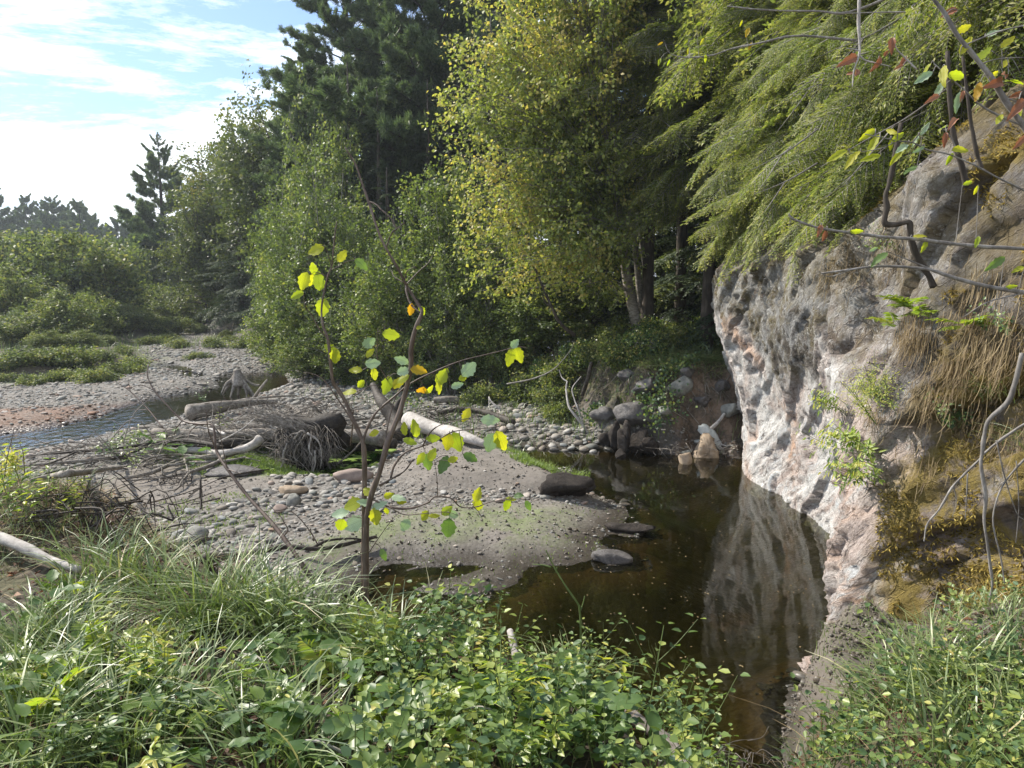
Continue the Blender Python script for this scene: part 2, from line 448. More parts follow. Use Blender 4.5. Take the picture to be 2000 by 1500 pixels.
def simple_rock(name, a, b, scale=8, rough=.8, spec=.3, bumpd=.02, bs=.8):
    m = NT(name); o = m.obj(); n = m.noise(scale, 8, .72, o, .4)
    p = m.principled(m.ramp(n, [(.3, a), (.7, b)]), rough, spec, m.bump(n, bs, bumpd)); m.link(p.outputs[0], m.out.inputs[0]); return m.m
M['peat'] = simple_rock('dark_peat', (.012, .01, .009), (.06, .05, .043), 9, .85, .2, .05, 1)
M['slate'] = simple_rock('pale_slate', (.34, .36, .34), (.6, .62, .6), 10, .6, .4, .01)
M['boulder'] = simple_rock('grey_boulder', (.1, .1, .09), (.3, .3, .27), 7, .8, .3, .02)
M['boulder_pink'] = simple_rock('pinkish_boulder', (.2, .15, .125), (.34, .27, .23), 7, .8, .3, .01)
M['mudrock'] = simple_rock('wet_mud_lump', (.05, .045, .042), (.15, .14, .135), 14, .6, .4, .03, 1)
M['rust_rock'] = simple_rock('tan_stained_rock', (.2, .15, .1), (.42, .33, .24), 7, .8, .3, .02)

def ground_mat():
    m = NT('ground_surface')
    A = m.attr('ga'); B = m.attr('gb')
    sa = m.n.new('ShaderNodeSeparateXYZ'); m.link(A.outputs['Vector'], sa.inputs[0])   # soil, gravel, green
    sb = m.n.new('ShaderNodeSeparateXYZ'); m.link(B.outputs['Vector'], sb.inputs[0])   # wet, rust, litter
    pos = m.geo().outputs['Position']
    n1 = m.noise(3.0, 8, .65, pos); n2 = m.noise(28, 6, .7, pos); n3 = m.noise(.7, 4, .5, pos)
    silt = m.mix(n2, (.12, .105, .09), (.28, .25, .22))
    silt = m.mix(m.ramp(n1, [(.42, (0, 0, 0)), (.6, (.85, .85, .85))]), silt, m.mix(n2, (.09, .08, .07), (.2, .18, .155)))
    silt = m.mix(m.ramp(m.noise(60, 4, .8, pos), [(.62, (0, 0, 0)), (.68, (.8, .8, .8))]), silt, (.07, .055, .045))
    vo = m.n.new('ShaderNodeTexVoronoi'); vo.inputs['Scale'].default_value = 16; m.link(pos, vo.inputs['Vector']); vo.inputs['Randomness'].default_value = 1
    vs = m.n.new('ShaderNodeSeparateColor'); m.link(vo.outputs['Color'], vs.inputs[0])
    vo2 = m.n.new('ShaderNodeTexVoronoi'); vo2.inputs['Scale'].default_value = 55; m.link(pos, vo2.inputs['Vector'])
    vs2 = m.n.new('ShaderNodeSeparateColor'); m.link(vo2.outputs['Color'], vs2.inputs[0])
    pcol = [(0, (.1, .095, .09)), (.3, (.2, .19, .175)), (.6, (.15, .14, .125)), (.85, (.3, .29, .27)), (1, (.2, .15, .11))]
    g1 = m.mix(.5, m.ramp(vs.outputs[0], pcol), m.ramp(vs2.outputs[0], pcol))
    g1 = m.mix(1.0, g1, m.ramp(vo.outputs['Distance'], [(.3, (1, 1, 1)), (.75, (.5, .48, .45))]), 'MULTIPLY')
    c = m.mix(sa.outputs[1], silt, g1)
    gm = m.math('MULTIPLY', sa.outputs[2], m.ramp(m.noise(2.2, 6, .7, pos), [(.38, (0, 0, 0)), (.6, (1, 1, 1))]))
    c = m.mix(gm, c, m.mix(n2, (.08, .13, .03), (.2, .27, .06)))
    soil = m.mix(n2, (.022, .017, .012), (.10, .078, .056))
    soil = m.mix(m.ramp(n1, [(.45, (0, 0, 0)), (.6, (1, 1, 1))]), soil, (.075, .07, .035))
    c = m.mix(sa.outputs[0], c, soil)
    lit = m.mix(n2, (.09, .065, .045), (.32, .23, .165))
    lit = m.mix(m.ramp(n1, [(.45, (0, 0, 0)), (.58, (1, 1, 1))]), lit, m.mix(n2, (.04, .032, .025), (.15, .12, .095)))
    c = m.mix(sb.outputs[2], c, lit)
    c = m.mix(m.math('MULTIPLY', sb.outputs[1], m.ramp(n1, [(.3, (.3, .3, .3)), (.6, (1, 1, 1))])), c, m.mix(n2, (.10, .05, .03), (.30, .15, .08)))
    wt = m.math('MINIMUM', sb.outputs[0], 1.0)
    c = m.mix(wt, c, m.mix(1.0, c, (.33, .31, .28), 'MULTIPLY'))
    spz = m.n.new('ShaderNodeSeparateXYZ'); m.link(pos, spz.inputs[0])
    bed = m.mix(m.noise(2.5, 6, .7, pos), (.03, .028, .012), (.12, .10, .045))
    bed = m.mix(m.ramp(m.math('ADD', spz.outputs[2], .5), [(.36, (0, 0, 0)), (.47, (1, 1, 1))]), bed, m.mix(n2, (.12, .07, .035), (.24, .16, .09)))
    c = m.mix(m.math('GREATER_THAN', sb.outputs[0], 1.5), c, bed)
    rough = m.math('SUBTRACT', .9, m.math('MULTIPLY', wt, .55))
    h = m.math('ADD', m.math('MULTIPLY', n2, .5), m.math('MULTIPLY', m.math('SUBTRACT', 1.0, vo.outputs['Distance']), m.math('MULTIPLY', sa.outputs[1], 1.4)))
    p = m.principled(c, rough, .35, m.bump(h, .7, .025)); m.link(p.outputs[0], m.out.inputs[0]); return m.m
M['ground'] = ground_mat()

def cliff_mat():
    m = NT('schist_cliff')
    A = m.attr('ca'); sa = m.n.new('ShaderNodeSeparateXYZ'); m.link(A.outputs['Vector'], sa.inputs[0])  # moss, upper-grey, dirt
    S = m.attr('cs')                                                                                 # strata coords
    pos = m.geo().outputs['Position']
    B = m.attr('cb'); sb = m.n.new('ShaderNodeSeparateXYZ'); m.link(B.outputs['Vector'], sb.inputs[0])  # painted shade of cracks and hollows, hollow mask
    n1 = m.noise(.8, 7, .6, S.outputs['Vector'], .6)
    n2 = m.noise(3.2, 10, .72, S.outputs['Vector'], .3)
    n3 = m.noise(.9, 4, .55, pos, .5); n4 = m.noise(22, 6, .75, pos); n5 = m.noise(3.2, 6, .7, pos, .5)
    pale = m.mix(n2, (.44, .43, .41), (.72, .71, .69))
    brown = m.mix(n2, (.31, .25, .22), (.58, .49, .445))
    orange = m.mix(n4, (.40, .21, .12), (.58, .38, .25))
    c = m.mix(m.ramp(m.math('ADD', n1, m.math('MULTIPLY', sb.outputs[2], .25)), [(.45, (0, 0, 0)), (.62, (1, 1, 1))]), pale, brown)
    c = m.mix(m.ramp(n3, [(.52, (0, 0, 0)), (.66, (.8, .8, .8))]), c, orange)
    bluish = m.mix(n4, (.36, .39, .41), (.66, .69, .70))
    c = m.mix(m.ramp(m.noise(1.7, 5, .6, S.outputs['Vector'], 1.0), [(.56, (0, 0, 0)), (.66, (.8, .8, .8))]), c, bluish)
    # grey, lichened upper rock
    up = m.mix(n2, (.07, .07, .068), (.42, .42, .41))
    up = m.mix(m.ramp(n5, [(.46, (0, 0, 0)), (.6, (1, 1, 1))]), up, m.mix(n4, (.065, .055, .03), (.19, .16, .09)))
    up = m.mix(m.ramp(m.noise(9, 5, .8, pos), [(.58, (0, 0, 0)), (.66, (1, 1, 1))]), up, (.5, .5, .48))
    up = m.mix(m.ramp(m.noise(1.9, 7, .72, pos, .5), [(.53, (0, 0, 0)), (.6, (.92, .92, .92))]), up, m.mix(n4, (.018, .015, .012), (.09, .075, .055)))  # dark holes painted into the upper rock's colour, standing in for shade
    c = m.mix(sa.outputs[1], c, up)
    # fissures, pits painted dark as if shaded, and speckle
    S3 = S.outputs['Vector']
    def cracks(scale, w, vec):
        wv = m.n.new('ShaderNodeVectorMath'); wv.operation = 'ADD'; sc3 = m.n.new('ShaderNodeVectorMath'); sc3.operation = 'SCALE'; sc3.inputs['Scale'].default_value = .35/scale**.5
        m.link(m.noise(scale*1.3, 4, .6, vec, out='Color'), sc3.inputs[0]); m.link(vec, wv.inputs[0]); m.link(sc3.outputs[0], wv.inputs[1])
        v = m.n.new('ShaderNodeTexVoronoi'); v.feature = 'DISTANCE_TO_EDGE'; v.inputs['Scale'].default_value = scale; m.link(wv.outputs[0], v.inputs['Vector'])
        return m.ramp(v.outputs['Distance'], [(0, (1, 1, 1)), (w, (0, 0, 0))])
    k1 = cracks(.8, .022, S3); k2 = cracks(2.2, .02, S3); gate = m.ramp(n3, [(.46, (0, 0, 0)), (.6, (1, 1, 1))]); gate2 = m.ramp(n5, [(.46, (0, 0, 0)), (.62, (1, 1, 1))])
    n6 = m.noise(6, 9, .78, S3, .3)
    n7 = m.noise(30, 5, .8, pos)
    c = m.mix(m.ramp(n6, [(.38, (.9, .9, .9)), (.46, (0, 0, 0))]), c, (.16, .13, .115))
    n8 = m.noise(14, 8, .8, S3, .3)
    c = m.mix(m.ramp(n8, [(.36, (.85, .85, .85)), (.43, (0, 0, 0))]), c, (.10, .08, .07))
    c = m.mix(m.ramp(n8, [(.58, (0, 0, 0)), (.66, (.7, .7, .7))]), c, (.78, .77, .75))
    c = m.mix(1.0, c, m.ramp(n7, [(.32, (.6, .58, .56)), (.5, (1, 1, 1)), (.7, (1.18, 1.18, 1.18))]), 'MULTIPLY')
    c = m.mix(m.math('MULTIPLY', k2, m.math('MULTIPLY', gate2, .75)), c, (.1, .08, .07))
    c = m.mix(m.math('MULTIPLY', k1, m.math('MULTIPLY', gate, .9)), c, (.05, .042, .038))
    earth = m.mix(n4, (.035, .028, .022), (.17, .14, .11))
    c = m.mix(m.math('MULTIPLY', sa.outputs[2], m.ramp(n5, [(.3, (.35, .35, .35)), (.55, (1, 1, 1))])), c, earth)
    moss = m.mix(m.noise(70, 5, .8, pos), (.045, .035, .014), (.36, .27, .075))
    c = m.mix(m.math('MULTIPLY', sa.outputs[0], m.ramp(m.noise(2.6, 8, .75, pos), [(.42, (0, 0, 0)), (.52, (1, 1, 1))])), c, moss)
    c = m.mix(sb.outputs[0], c, (.06, .052, .045))  # darkens the lowered cracks and hollows, shade put into the colour
    h = m.math('ADD', m.math('MULTIPLY', n2, .8), m.math('ADD', m.math('MULTIPLY', n7, .5), m.math('MULTIPLY', n6, .9)))
    h = m.math('ADD', m.math('SUBTRACT', h, m.math('MULTIPLY', k2, .5)), m.math('MULTIPLY', n8, .7))
    p = m.principled(c, .8, .25, m.bump(h, .8, .05)); m.link(p.outputs[0], m.out.inputs[0]); return m.m
M['cliff'] = cliff_mat()

def water_mat(name, tint, rscale, rstr, deepf=0.0, scum=None, rdist=.02, stretch=(1, 1, 1), gr=.03):
    m = NT(name)
    pos = m.geo().outputs['Position']
    mpn = m.n.new('ShaderNodeMapping'); mpn.inputs['Scale'].default_value = stretch; m.link(pos, mpn.inputs[0])
    n = m.noise(rscale, 4, .5, mpn.outputs[0], .3)
    nb = m.bump(n, rstr, rdist)
    gl = m.n.new('ShaderNodeBsdfGlossy'); gl.inputs['Roughness'].default_value = gr; m.link(nb, gl.inputs['Normal'])
    gl.inputs[0].default_value = (1, 1, 1, 1)
    tr = m.n.new('ShaderNodeBsdfTransparent'); tr.inputs[0].default_value = (*tint, 1)
    fr = m.n.new('ShaderNodeFresnel'); fr.inputs['IOR'].default_value = 1.36; m.link(nb, fr.inputs['Normal'])
    ms = m.n.new('ShaderNodeMixShader'); m.link(fr.outputs[0], ms.inputs[0]); m.link(tr.outputs[0], ms.inputs[1]); m.link(gl.outputs[0], ms.inputs[2])
    res = ms.outputs[0]
    if scum:
        d = m.principled(m.mix(m.noise(14, 5, .7, pos), *scum[:2]), .5, .4)
        ms2 = m.n.new('ShaderNodeMixShader'); m.link(m.ramp(m.noise(scum[2], 5, .65, mpn.outputs[0]), [(scum[3], (0, 0, 0)), (scum[3]+.06, (1, 1, 1))]), ms2.inputs[0])
        m.link(res, ms2.inputs[1]); m.link(d.outputs[0], ms2.inputs[2]); res = ms2.outputs[0]
    m.link(res, m.out.inputs[0]); return m.m
M['pool'] = water_mat('pool_water', (.50, .50, .34), 3.0, .12, rdist=.02, scum=((.25, .2, .1), (.5, .4, .2), 60, .72))
M['stream'] = water_mat('stream_water', (.6, .52, .38), 4.5, 1.0, rdist=.016, stretch=(1, .7, 1), gr=.04)
M['pond'] = water_mat('algae_water', (.25, .5, .1), 2.0, .05, scum=((.11, .2, .03), (.28, .38, .07), 2.6, .5))
# ---------------------------------------------------------------- terrain plan
POOL = Gp([(985, 868), (1060, 876), (1150, 880), (1190, 872), (1300, 884), (1385, 884), (1445, 890)]) + [(4.7, 13.0), (4.6, 9.5), (4.2, 7.6), (3.5, 6.4), (3.2, 5.6)] + \
    Gp([(1610, 1320), (1545, 1345), (1535, 1500), (1440, 1560), (1250, 1450), (1050, 1330), (900, 1290), (760, 1275), (655, 1245), (662, 1180), (715, 1128), (745, 1104), (792, 1100), (830, 1107),
        (800, 1112), (868, 1106), (930, 1101), (948, 1108), (900, 1126), (850, 1135), (808, 1152), (850, 1162), (930, 1163), (1000, 1146), (1018, 1128), (1030, 1106), (1100, 1104), (1165, 1092), (1185, 1105), (1232, 1102), (1225, 1082), (1180, 1070), (1166, 1060),
        (1188, 1042), (1225, 1048), (1250, 1046), (1262, 1036), (1230, 1022), (1200, 1030), (1226, 1008), (1220, 990), (1160, 965), (1115, 940), (1140, 925), (1100, 918), (1040, 900), (1010, 880)])
STREAM = Gp([(-260, 900), (-100, 865), (0, 849), (90, 838), (170, 820), (230, 800), (300, 780), (385, 766), (432, 757), (425, 742), (440, 730), (560, 727), (585, 745), (540, 762), (500, 772), (470, 790), (370, 806), (300, 828), (200, 850), (130, 868), (40, 884), (-60, 905), (-260, 960)])
RAPID = Gp([(375, 742), (352, 726), (318, 716), (330, 710), (366, 718), (400, 735)])
POND = Gp([(560, 900), (620, 885), (645, 868), (745, 862), (775, 880), (745, 902), (705, 920), (650, 932), (590, 925)])
RB = Gp([(540, 742), (600, 748), (700, 752), (800, 768), (900, 788), (1000, 802), (1090, 832), (1150, 862), (1190, 878), (1300, 886), (1445, 892)]) + [(6, 14), (14, 13), (60, 14), (200, 30), (200, 300), (-40, 300), (-30, 75), (-19, 46), (-10.5, 34)]
LB = Gp([(-900, 800), (-300, 772), (0, 756), (100, 751), (200, 738), (275, 724), (285, 702), (262, 682), (300, 668), (400, 655), (430, 650)]) + [(-60, 120), (-300, 300), (-400, 100), (-200, 12)]
NB = [(-40, 7.0), (-9, 6.0), (-5.2, 5.75), (-3.9, 5.5), (-3.1, 5.25), (-2.5, 4.55), (-1.7, 4.15), (-.8, 3.45), (-.15, 2.95), (.35, 2.5), (.62, 1.9), (.95, 1.6), (1.3, 1.7), (1.62, 2.7), (1.95, 3.2), (2.45, 3.5), (3.6, 3.9), (6, 2), (6, -40), (-40, -40)]
SHELF = [(1.95, 4.0), (2.10, 4.75), (2.32, 5.25), (2.6, 5.5), (3.2, 5.7), (3.4, 3.0), (1.85, 2.8)]
CB = Gp([(1449, 884), (1462, 930), (1520, 965), (1600, 1030), (1650, 1078), (1662, 1104), (1640, 1185), (1618, 1255), (1612, 1310)])
CBASE = [(8.5, 18.5), (6.2, 17.2), (4.9, 15.6)] + CB + [(2.75, 5.35), (2.98, 4.9), (3.12, 4.2), (3.2, 3.2), (3.25, 1.5), (3.3, -2.5)]
CLP = CBASE + [(60, -6), (80, 18.5)]
ALLW = [(POOL, .55, 1.6), (STREAM, .26, .7), (RAPID, .05, .4), (POND, .18, .5)]

SANDZ = Gp([(180, 960), (260, 930), (520, 925), (560, 960), (480, 985), (330, 1015), (230, 1030)])
MOUND = Gp([(760, 950), (800, 905), (900, 890), (1010, 915), (1130, 960), (1180, 990), (1000, 985), (820, 985)])
MUD = Gp([(560, 1120), (560, 1090), (700, 1040), (900, 1010), (1230, 1000), (1240, 1110), (1000, 1160), (760, 1160)])
COB1 = Gp([(470, 770), (600, 758), (780, 770), (900, 795), (1050, 815), (1140, 845), (1170, 885), (1050, 885), (980, 875), (900, 840), (760, 850), (560, 850), (500, 820)])
COB2 = Gp([(480, 965), (600, 930), (720, 925), (760, 960), (700, 1010), (560, 1030), (470, 1010)])
COB3 = Gp([(330, 1050), (430, 1010), (560, 1010), (520, 1060), (380, 1075)])
GREENZ = Gp([(380, 930), (480, 900), (560, 890), (740, 915), (680, 940), (520, 950), (420, 950)])
GREEN2 = Gp([(960, 900), (1010, 890), (1150, 915), (1130, 945), (1040, 960), (980, 925)])
RUST = Gp([(-300, 880), (-300, 815), (0, 812), (120, 808), (220, 795), (290, 782), (200, 818), (90, 838), (0, 850)])
LITTER = Gp([(1300, 870), (1330, 760), (1370, 700), (1450, 700), (1450, 860)], .6)

def waterd(x, y):
    d = np.full(np.shape(x), -1e9)
    for p, _, _ in ALLW: d = np.maximum(d, sdpoly(x, y, p))
    return d
def H(x, y, full=False):
    x = np.asarray(x, float); y = np.asarray(y, float)
    big = fbm2(x, y, .12, 3, 11); mid = fbm2(x, y, .7, 3, 12); fin = fbm2(x, y, 3.0, 3, 13); vf = fbm2(x, y, 11.0, 2, 14)
    z = .17 + .10*big + .06*mid + .028*fin + .010*vf + .22*sstep((y-26)/25)
    z += .22*sstep(sdpoly(x, y, MOUND)/.8+.3)
    z = np.maximum(z, .03)
    jit = .12*fin + .09*mid
    dw = np.full(x.shape, -1e9); zw = np.zeros(x.shape)
    for p, dep, wid in ALLW:
        sd = sdpoly(x, y, p) + jit*.35
        zi = -dep*sstep(sd/wid*.9+.02)*(1+.25*mid) - .01
        take = sd > dw; dw = np.where(take, sd, dw); zw = np.where(take, zi, zw)
    z = np.where(dw > 0, zw, .012 + z*sstep(-dw/.9+.02))
    sdr = sdpoly(x, y, RB) + .35*mid + .12*fin
    hr = 1.62 + .25*big + .10*mid + .055*np.clip(sdr-1.5, 0, 90) - .9*sstep((-x-2.2)/4.0)*sstep((34-y)/8)
    rag = .45*fbm2(x, y, 1.6, 4, 17)+.12*np.abs(fbm2(x, y, 5.0, 3, 18))
    er = sstep((sdr+.1+1.1*rag)/1.75)
    z = z + (hr - z)*er - .22*np.abs(fin)*er*(1-er)*4
    sdl = sdpoly(x, y, LB) + .5*mid + .15*fin
    z = z + ((.55+.2*mid+.02*np.clip(sdl, 0, 120)) - z)*sstep((sdl+.1)/1.5)
    sdn = sdpoly(x, y, NB) + .12*mid + .05*fin
    hb = 1.60 + .06*mid + .04*fin + .22*np.exp(-((x+3.3)**2/1.0 + (y-4.9)**2/.4))
    slope = 1.15
    en = sstep((sdn+slope)/slope); z = z + (hb - z)*en
    sds = sdpoly(x, y, SHELF) + .06*mid + .03*fin
    es = sstep((sds+.22)/.25); z = np.where(es > 0, np.maximum(z, z+(.78+.09*fin+.07*mid+.05*vf+.10*np.clip(4.4-y, 0, 3)-z)*es), z)
    sdc = sdpoly(x, y, CLP)
    hc = 3.6*sstep((sdc-.75)/1.6) + .55*np.clip(sdc-2.2, 0, 30)
    z = np.where(sdc > .75, np.maximum(z, hc+z*.1), z)
    if full: return z, dw, sdr, sdl, sdn, sds, sdc
    return z
def Hs(x, y): return float(H(np.array([x]), np.array([y]))[0])
def onground(px, py, it=14):
    """point where the sight line through a pixel meets the terrain"""
    d = dirpx(px, py); ts = np.geomspace(1.2, 160, 900)
    X = d[0]*ts; Y = d[1]*ts; Z = CAMZ+d[2]*ts
    hz_ = H(X, Y); k = np.argmax(Z < hz_)
    t = ts[k] if Z[k] < hz_[k] else ts[-1]
    return np.array([d[0]*t, d[1]*t, CAMZ+d[2]*t])

def axis(a0, a1, step, lo, hi, g):
    m = list(np.arange(a0, a1+step/2, step)); s = step; v = m[-1]
    while v < hi: s *= g; v += s; m.append(v)
    s = step; v = m[0]; pre = []
    while v > lo: s *= g; v -= s; pre.append(v)
    return np.array(pre[::-1]+m)
gx = axis(-7.5, 5.2, .055, -900, 900, 1.085)
gy = axis(1.6, 18.0, .055, -40, 1400, 1.03)
GX, GY = np.meshgrid(gx, gy)
Z, DW, SDR, SDL, SDN, SDS, SDC = H(GX, GY, True)
ny, nx = GX.shape
idx = np.arange(ny*nx).reshape(ny, nx)
F = np.stack([idx[:-1, :-1], idx[:-1, 1:], idx[1:, 1:], idx[1:, :-1]], -1).reshape(-1, 4)
V = np.stack([GX, GY, Z], -1).reshape(-1, 3)
nz = fbm2(GX, GY, .9, 3, 31)
soil = np.maximum.reduce([sstep((SDN+1.6)/1.0), sstep((SDR+.2)/1.0), sstep((SDL+.2)/.9), sstep((SDC-.2)/.4)])
shelfm = sstep((SDS+.3)/.3); soil = np.where(shelfm > .4, .5, soil)
gravel = np.ones_like(Z)*.95
for q in (SANDZ, MOUND): gravel -= .85*sstep(sdpoly(GX, GY, q)/.5+.6+.4*nz)
gravel -= .7*sstep(sdpoly(GX, GY, MUD)/.5+.5+.4*nz)
gravel = np.clip(gravel-.9*(shelfm > .4), 0.05, 1)*(1-sstep(DW/.3)*.6)
green = .9*sstep(sdpoly(GX, GY, GREENZ)/.6+.5) + .8*sstep(sdpoly(GX, GY, GREEN2)/.3+.4) + .55*sstep(sdpoly(GX, GY, MUD)/.6+.1)*sstep((-DW-.25)/.5)
green = np.clip(np.maximum(green, .5*sstep((SDL+1.5)/1.5)), 0, 1)
wet = sstep(1.15-(Z-.0)/(.12+.05*nz))*(DW > -2.2) + sstep((DW+.12)/.12)
wet = np.clip(wet, 0, 1)*(1-.3*soil)
wet = np.where((DW > .12) & (Z < -.03) & (sdpoly(GX, GY, POOL) > 0), 2.0, wet)
rust = np.clip(sstep(sdpoly(GX, GY, RUST)/.6+.3), 0, .6)
lit = sstep(sdpoly(GX, GY, LITTER)/.3+.4)*.85
ga = np.stack([soil, gravel, green], -1).reshape(-1, 3)
gb = np.stack([wet, rust, lit], -1).reshape(-1, 3)
g = link('ground', quadmesh('ground', V, F, M['ground'], True, {'ga': ga, 'gb': gb})); tag(g, kind='structure')

def sheet(name, poly, mat, z=0.0, pad=.5):
    xs = [p[0] for p in poly]; ys = [p[1] for p in poly]
    x0, x1, y0, y1 = min(xs)-pad, max(xs)+pad, min(ys)-pad, max(ys)+pad
    return tag(link(name, quadmesh(name, np.array([[x0, y0, z], [x1, y0, z], [x1, y1, z], [x0, y1, z]]), np.array([[0, 1, 2, 3]]), mat)), kind='structure')
xs = [p[0] for p in POOL]; pxs = min(xs)
def polysheet(name, poly, mat, z, grow):
    import bmesh
    p = np.array(poly); c = p.mean(0)
    # outward offset by vertex normals
    nrm = np.roll(p, -1, 0)-np.roll(p, 1, 0); nrm = unit(np.stack([nrm[:, 1], -nrm[:, 0]], 1))
    area = .5*np.sum(p[:, 0]*np.roll(p[:, 1], -1)-np.roll(p[:, 0], -1)*p[:, 1])
    if area < 0: nrm = -nrm
    q = p+nrm*grow
    bm = bmesh.new(); vs = [bm.verts.new((a, b, z)) for a, b in q]; f = bm.faces.new(vs)
    bmesh.ops.triangulate(bm, faces=[f]); me = bpy.data.meshes.new(name); 
    for f in bm.faces:
        if f.normal.z < 0: f.normal_flip()
    bm.to_mesh(me); bm.free(); me.materials.append(mat)
    return tag(link(name, me), kind='structure')
sheet('pool_water', POOL, M['pool'], 0.0, .3)
sheet('stream_water', STREAM, M['stream'], 0.004, .0)
sheet('rapid_water', RAPID, M['stream'], 0.012, .2)
sheet('pond_water', POND, M['pond'], 0.008, .1)

# ---------------------------------------------------------------- cliff
cb = catmull(np.array([(a, b, 0) for a, b in CBASE]), 900)[:, :2]
dl = np.concatenate([[0], np.cumsum(np.linalg.norm(np.diff(cb, axis=0), axis=1))])
Ltot = dl[-1]
# finer spacing where near
us = np.arange(0, Ltot, .036)
bx = np.interp(us, dl, cb[:, 0]); by = np.interp(us, dl, cb[:, 1])
k = 25; ker = np.hanning(k); ker /= ker.sum()
tx = np.gradient(np.convolve(np.pad(bx, k//2, mode='edge'), ker, 'valid')); ty = np.gradient(np.convolve(np.pad(by, k//2, mode='edge'), ker, 'valid'))
k = 45; ker = np.hanning(k); ker /= ker.sum()
tx = np.convolve(np.pad(tx, k//2, mode='edge'), ker, 'valid'); ty = np.convolve(np.pad(ty, k//2, mode='edge'), ker, 'valid')
tl = np.hypot(tx, ty); tx /= tl; ty /= tl
nxo, nyo = ty, -tx          # outward: to the water
if np.mean(nxo) > 0: nxo, nyo = -nxo, -nyo
uf = dl[np.argmin(np.hypot(cb[:, 0]-CB[0][0], cb[:, 1]-CB[0][1]))]       # u of the far corner
def uat(x, y): return dl[np.argmin(np.hypot(cb[:, 0]-x, cb[:, 1]-y))]
u_not = uat(*Gp([(1652, 1140)])[0])     # recess between the pale face and the mossy near mass
u_near = uat(2.75, 5.35)
vs_ = np.arange(-.75, 9.0, .036)
UU, VV = np.meshgrid(us, vs_)
BX = np.broadcast_to(bx, UU.shape); BY = np.broadcast_to(by, UU.shape)
NX = np.broadcast_to(nxo, UU.shape); NY = np.broadcast_to(nyo, UU.shape)
nearf = sstep((UU-u_not)/1.6)      # 0 far face, 1 near mass
lip = 3.5 + .35*fbm(np.stack([UU.ravel()*.6, np.zeros(UU.size), np.zeros(UU.size)], 1), 2, 41).reshape(UU.shape) + .7*nearf
# outward profile
prof_far = .55*sstep((VV-.6)/2.4) - .12*sstep((.7-VV)/.7)*0
prof_near = -.35*sstep((VV-.3)/2.8) - .10*sstep((VV-2.2)/2)
prof = prof_far*(1-nearf) + prof_near*nearf
back = np.clip(VV-lip, 0, 9)
zz = np.minimum(VV, lip) + back*.75
prof = prof - back*.75
rec = np.exp(-((UU-u_not+.05)/.34)**2)*sstep((VV-1.5)/.5)*(1-.7*sstep((VV-3.0)/.5))*1.1     # dark hollow high in the joint
rec += np.exp(-((UU-uf-.3)/.3)**2)*0
pts = np.stack([BX.ravel(), BY.ravel(), VV.ravel()], 1)
n_a = fbm(pts*.75, 4, 51).reshape(UU.shape); n_b = fbm(pts*2.6, 4, 52).reshape(UU.shape)
ca_, sa_ = math.cos(R(38)), math.sin(R(38))
su = UU*ca_ + VV*sa_; sv = -UU*sa_ + VV*ca_          # strata frame (dips along the face)
warp = .30*n_a + .10*n_b
q3 = np.stack([su.ravel()*.55, (sv+.6*warp).ravel()*1.9, .35*fbm(pts*.9+50, 3, 59)+3], 1)
f1, e1 = facets(q3, 1.0, 201, .9); f2, e2 = facets(q3+7, 2.4, 211, 1.1); f3, e3 = facets(q3*np.array([1, 1.5, 1])+3, 5.5, 221, 1.2)
f1, f2, f3, e1, e2 = [a.reshape(UU.shape) for a in (f1, f2, f3, e1, e2)]
n_f = fbm(pts*9, 3, 55, .6).reshape(UU.shape)
rgh = .6+.8*sstep((fbm(pts*.8+31, 3, 56).reshape(UU.shape)+.1)/.4)
amp = .5+.5*nearf
disp = .09*n_a*amp + .015*n_b + .17*f1*amp + .036*f2*rgh + .026*f3*rgh + .012*n_f
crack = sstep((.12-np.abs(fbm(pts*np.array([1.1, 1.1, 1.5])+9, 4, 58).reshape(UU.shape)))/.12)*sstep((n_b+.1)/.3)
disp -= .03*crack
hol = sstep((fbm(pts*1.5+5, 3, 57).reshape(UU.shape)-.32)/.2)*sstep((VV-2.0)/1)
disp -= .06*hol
off = prof + disp - rec
X = BX + NX*off; Y = BY + NY*off
ny, nx = UU.shape; idx = np.arange(ny*nx).reshape(ny, nx)
F = np.stack([idx[:-1, :-1], idx[1:, :-1], idx[1:, 1:], idx[:-1, 1:]], -1).reshape(-1, 4)
Vc = np.stack([X, Y, zz], -1).reshape(-1, 3)
moss = np.clip(sstep((UU-u_near+.25-.5*n_a)/.5)*(1-.9*sstep((VV-2.6)/.5)*sstep((.3-n_b)/.5)) + .25*sstep((VV-2.6)/.8), 0, 1)
moss = np.maximum(moss, .6*sstep(back/.6))
upper = np.clip(sstep((VV+.45*n_a*2-2.15)/.45)*(1-.2*nearf) + .0, 0, 1)
dirt = np.clip(sstep((UU-u_near+.15+.5*n_b)/.5)*(.9) + .9*sstep((back-.05)/.5), 0, 1)
ca2 = np.stack([moss, upper, dirt], -1).reshape(-1, 3)
csv = np.stack([su*1.0, (sv+.6*warp)*2.8, off*1.2], -1).reshape(-1, 3)
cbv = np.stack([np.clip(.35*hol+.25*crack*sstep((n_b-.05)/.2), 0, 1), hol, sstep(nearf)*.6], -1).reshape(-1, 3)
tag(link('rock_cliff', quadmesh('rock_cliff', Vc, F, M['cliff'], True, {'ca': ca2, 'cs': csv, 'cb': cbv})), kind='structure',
    label='pale banded schist cliff rising from the right side of the pool')
CG = dict(X=X, Y=Y, Z=zz, moss=moss, UU=UU, VV=VV, NX=NX, NY=NY, back=back)
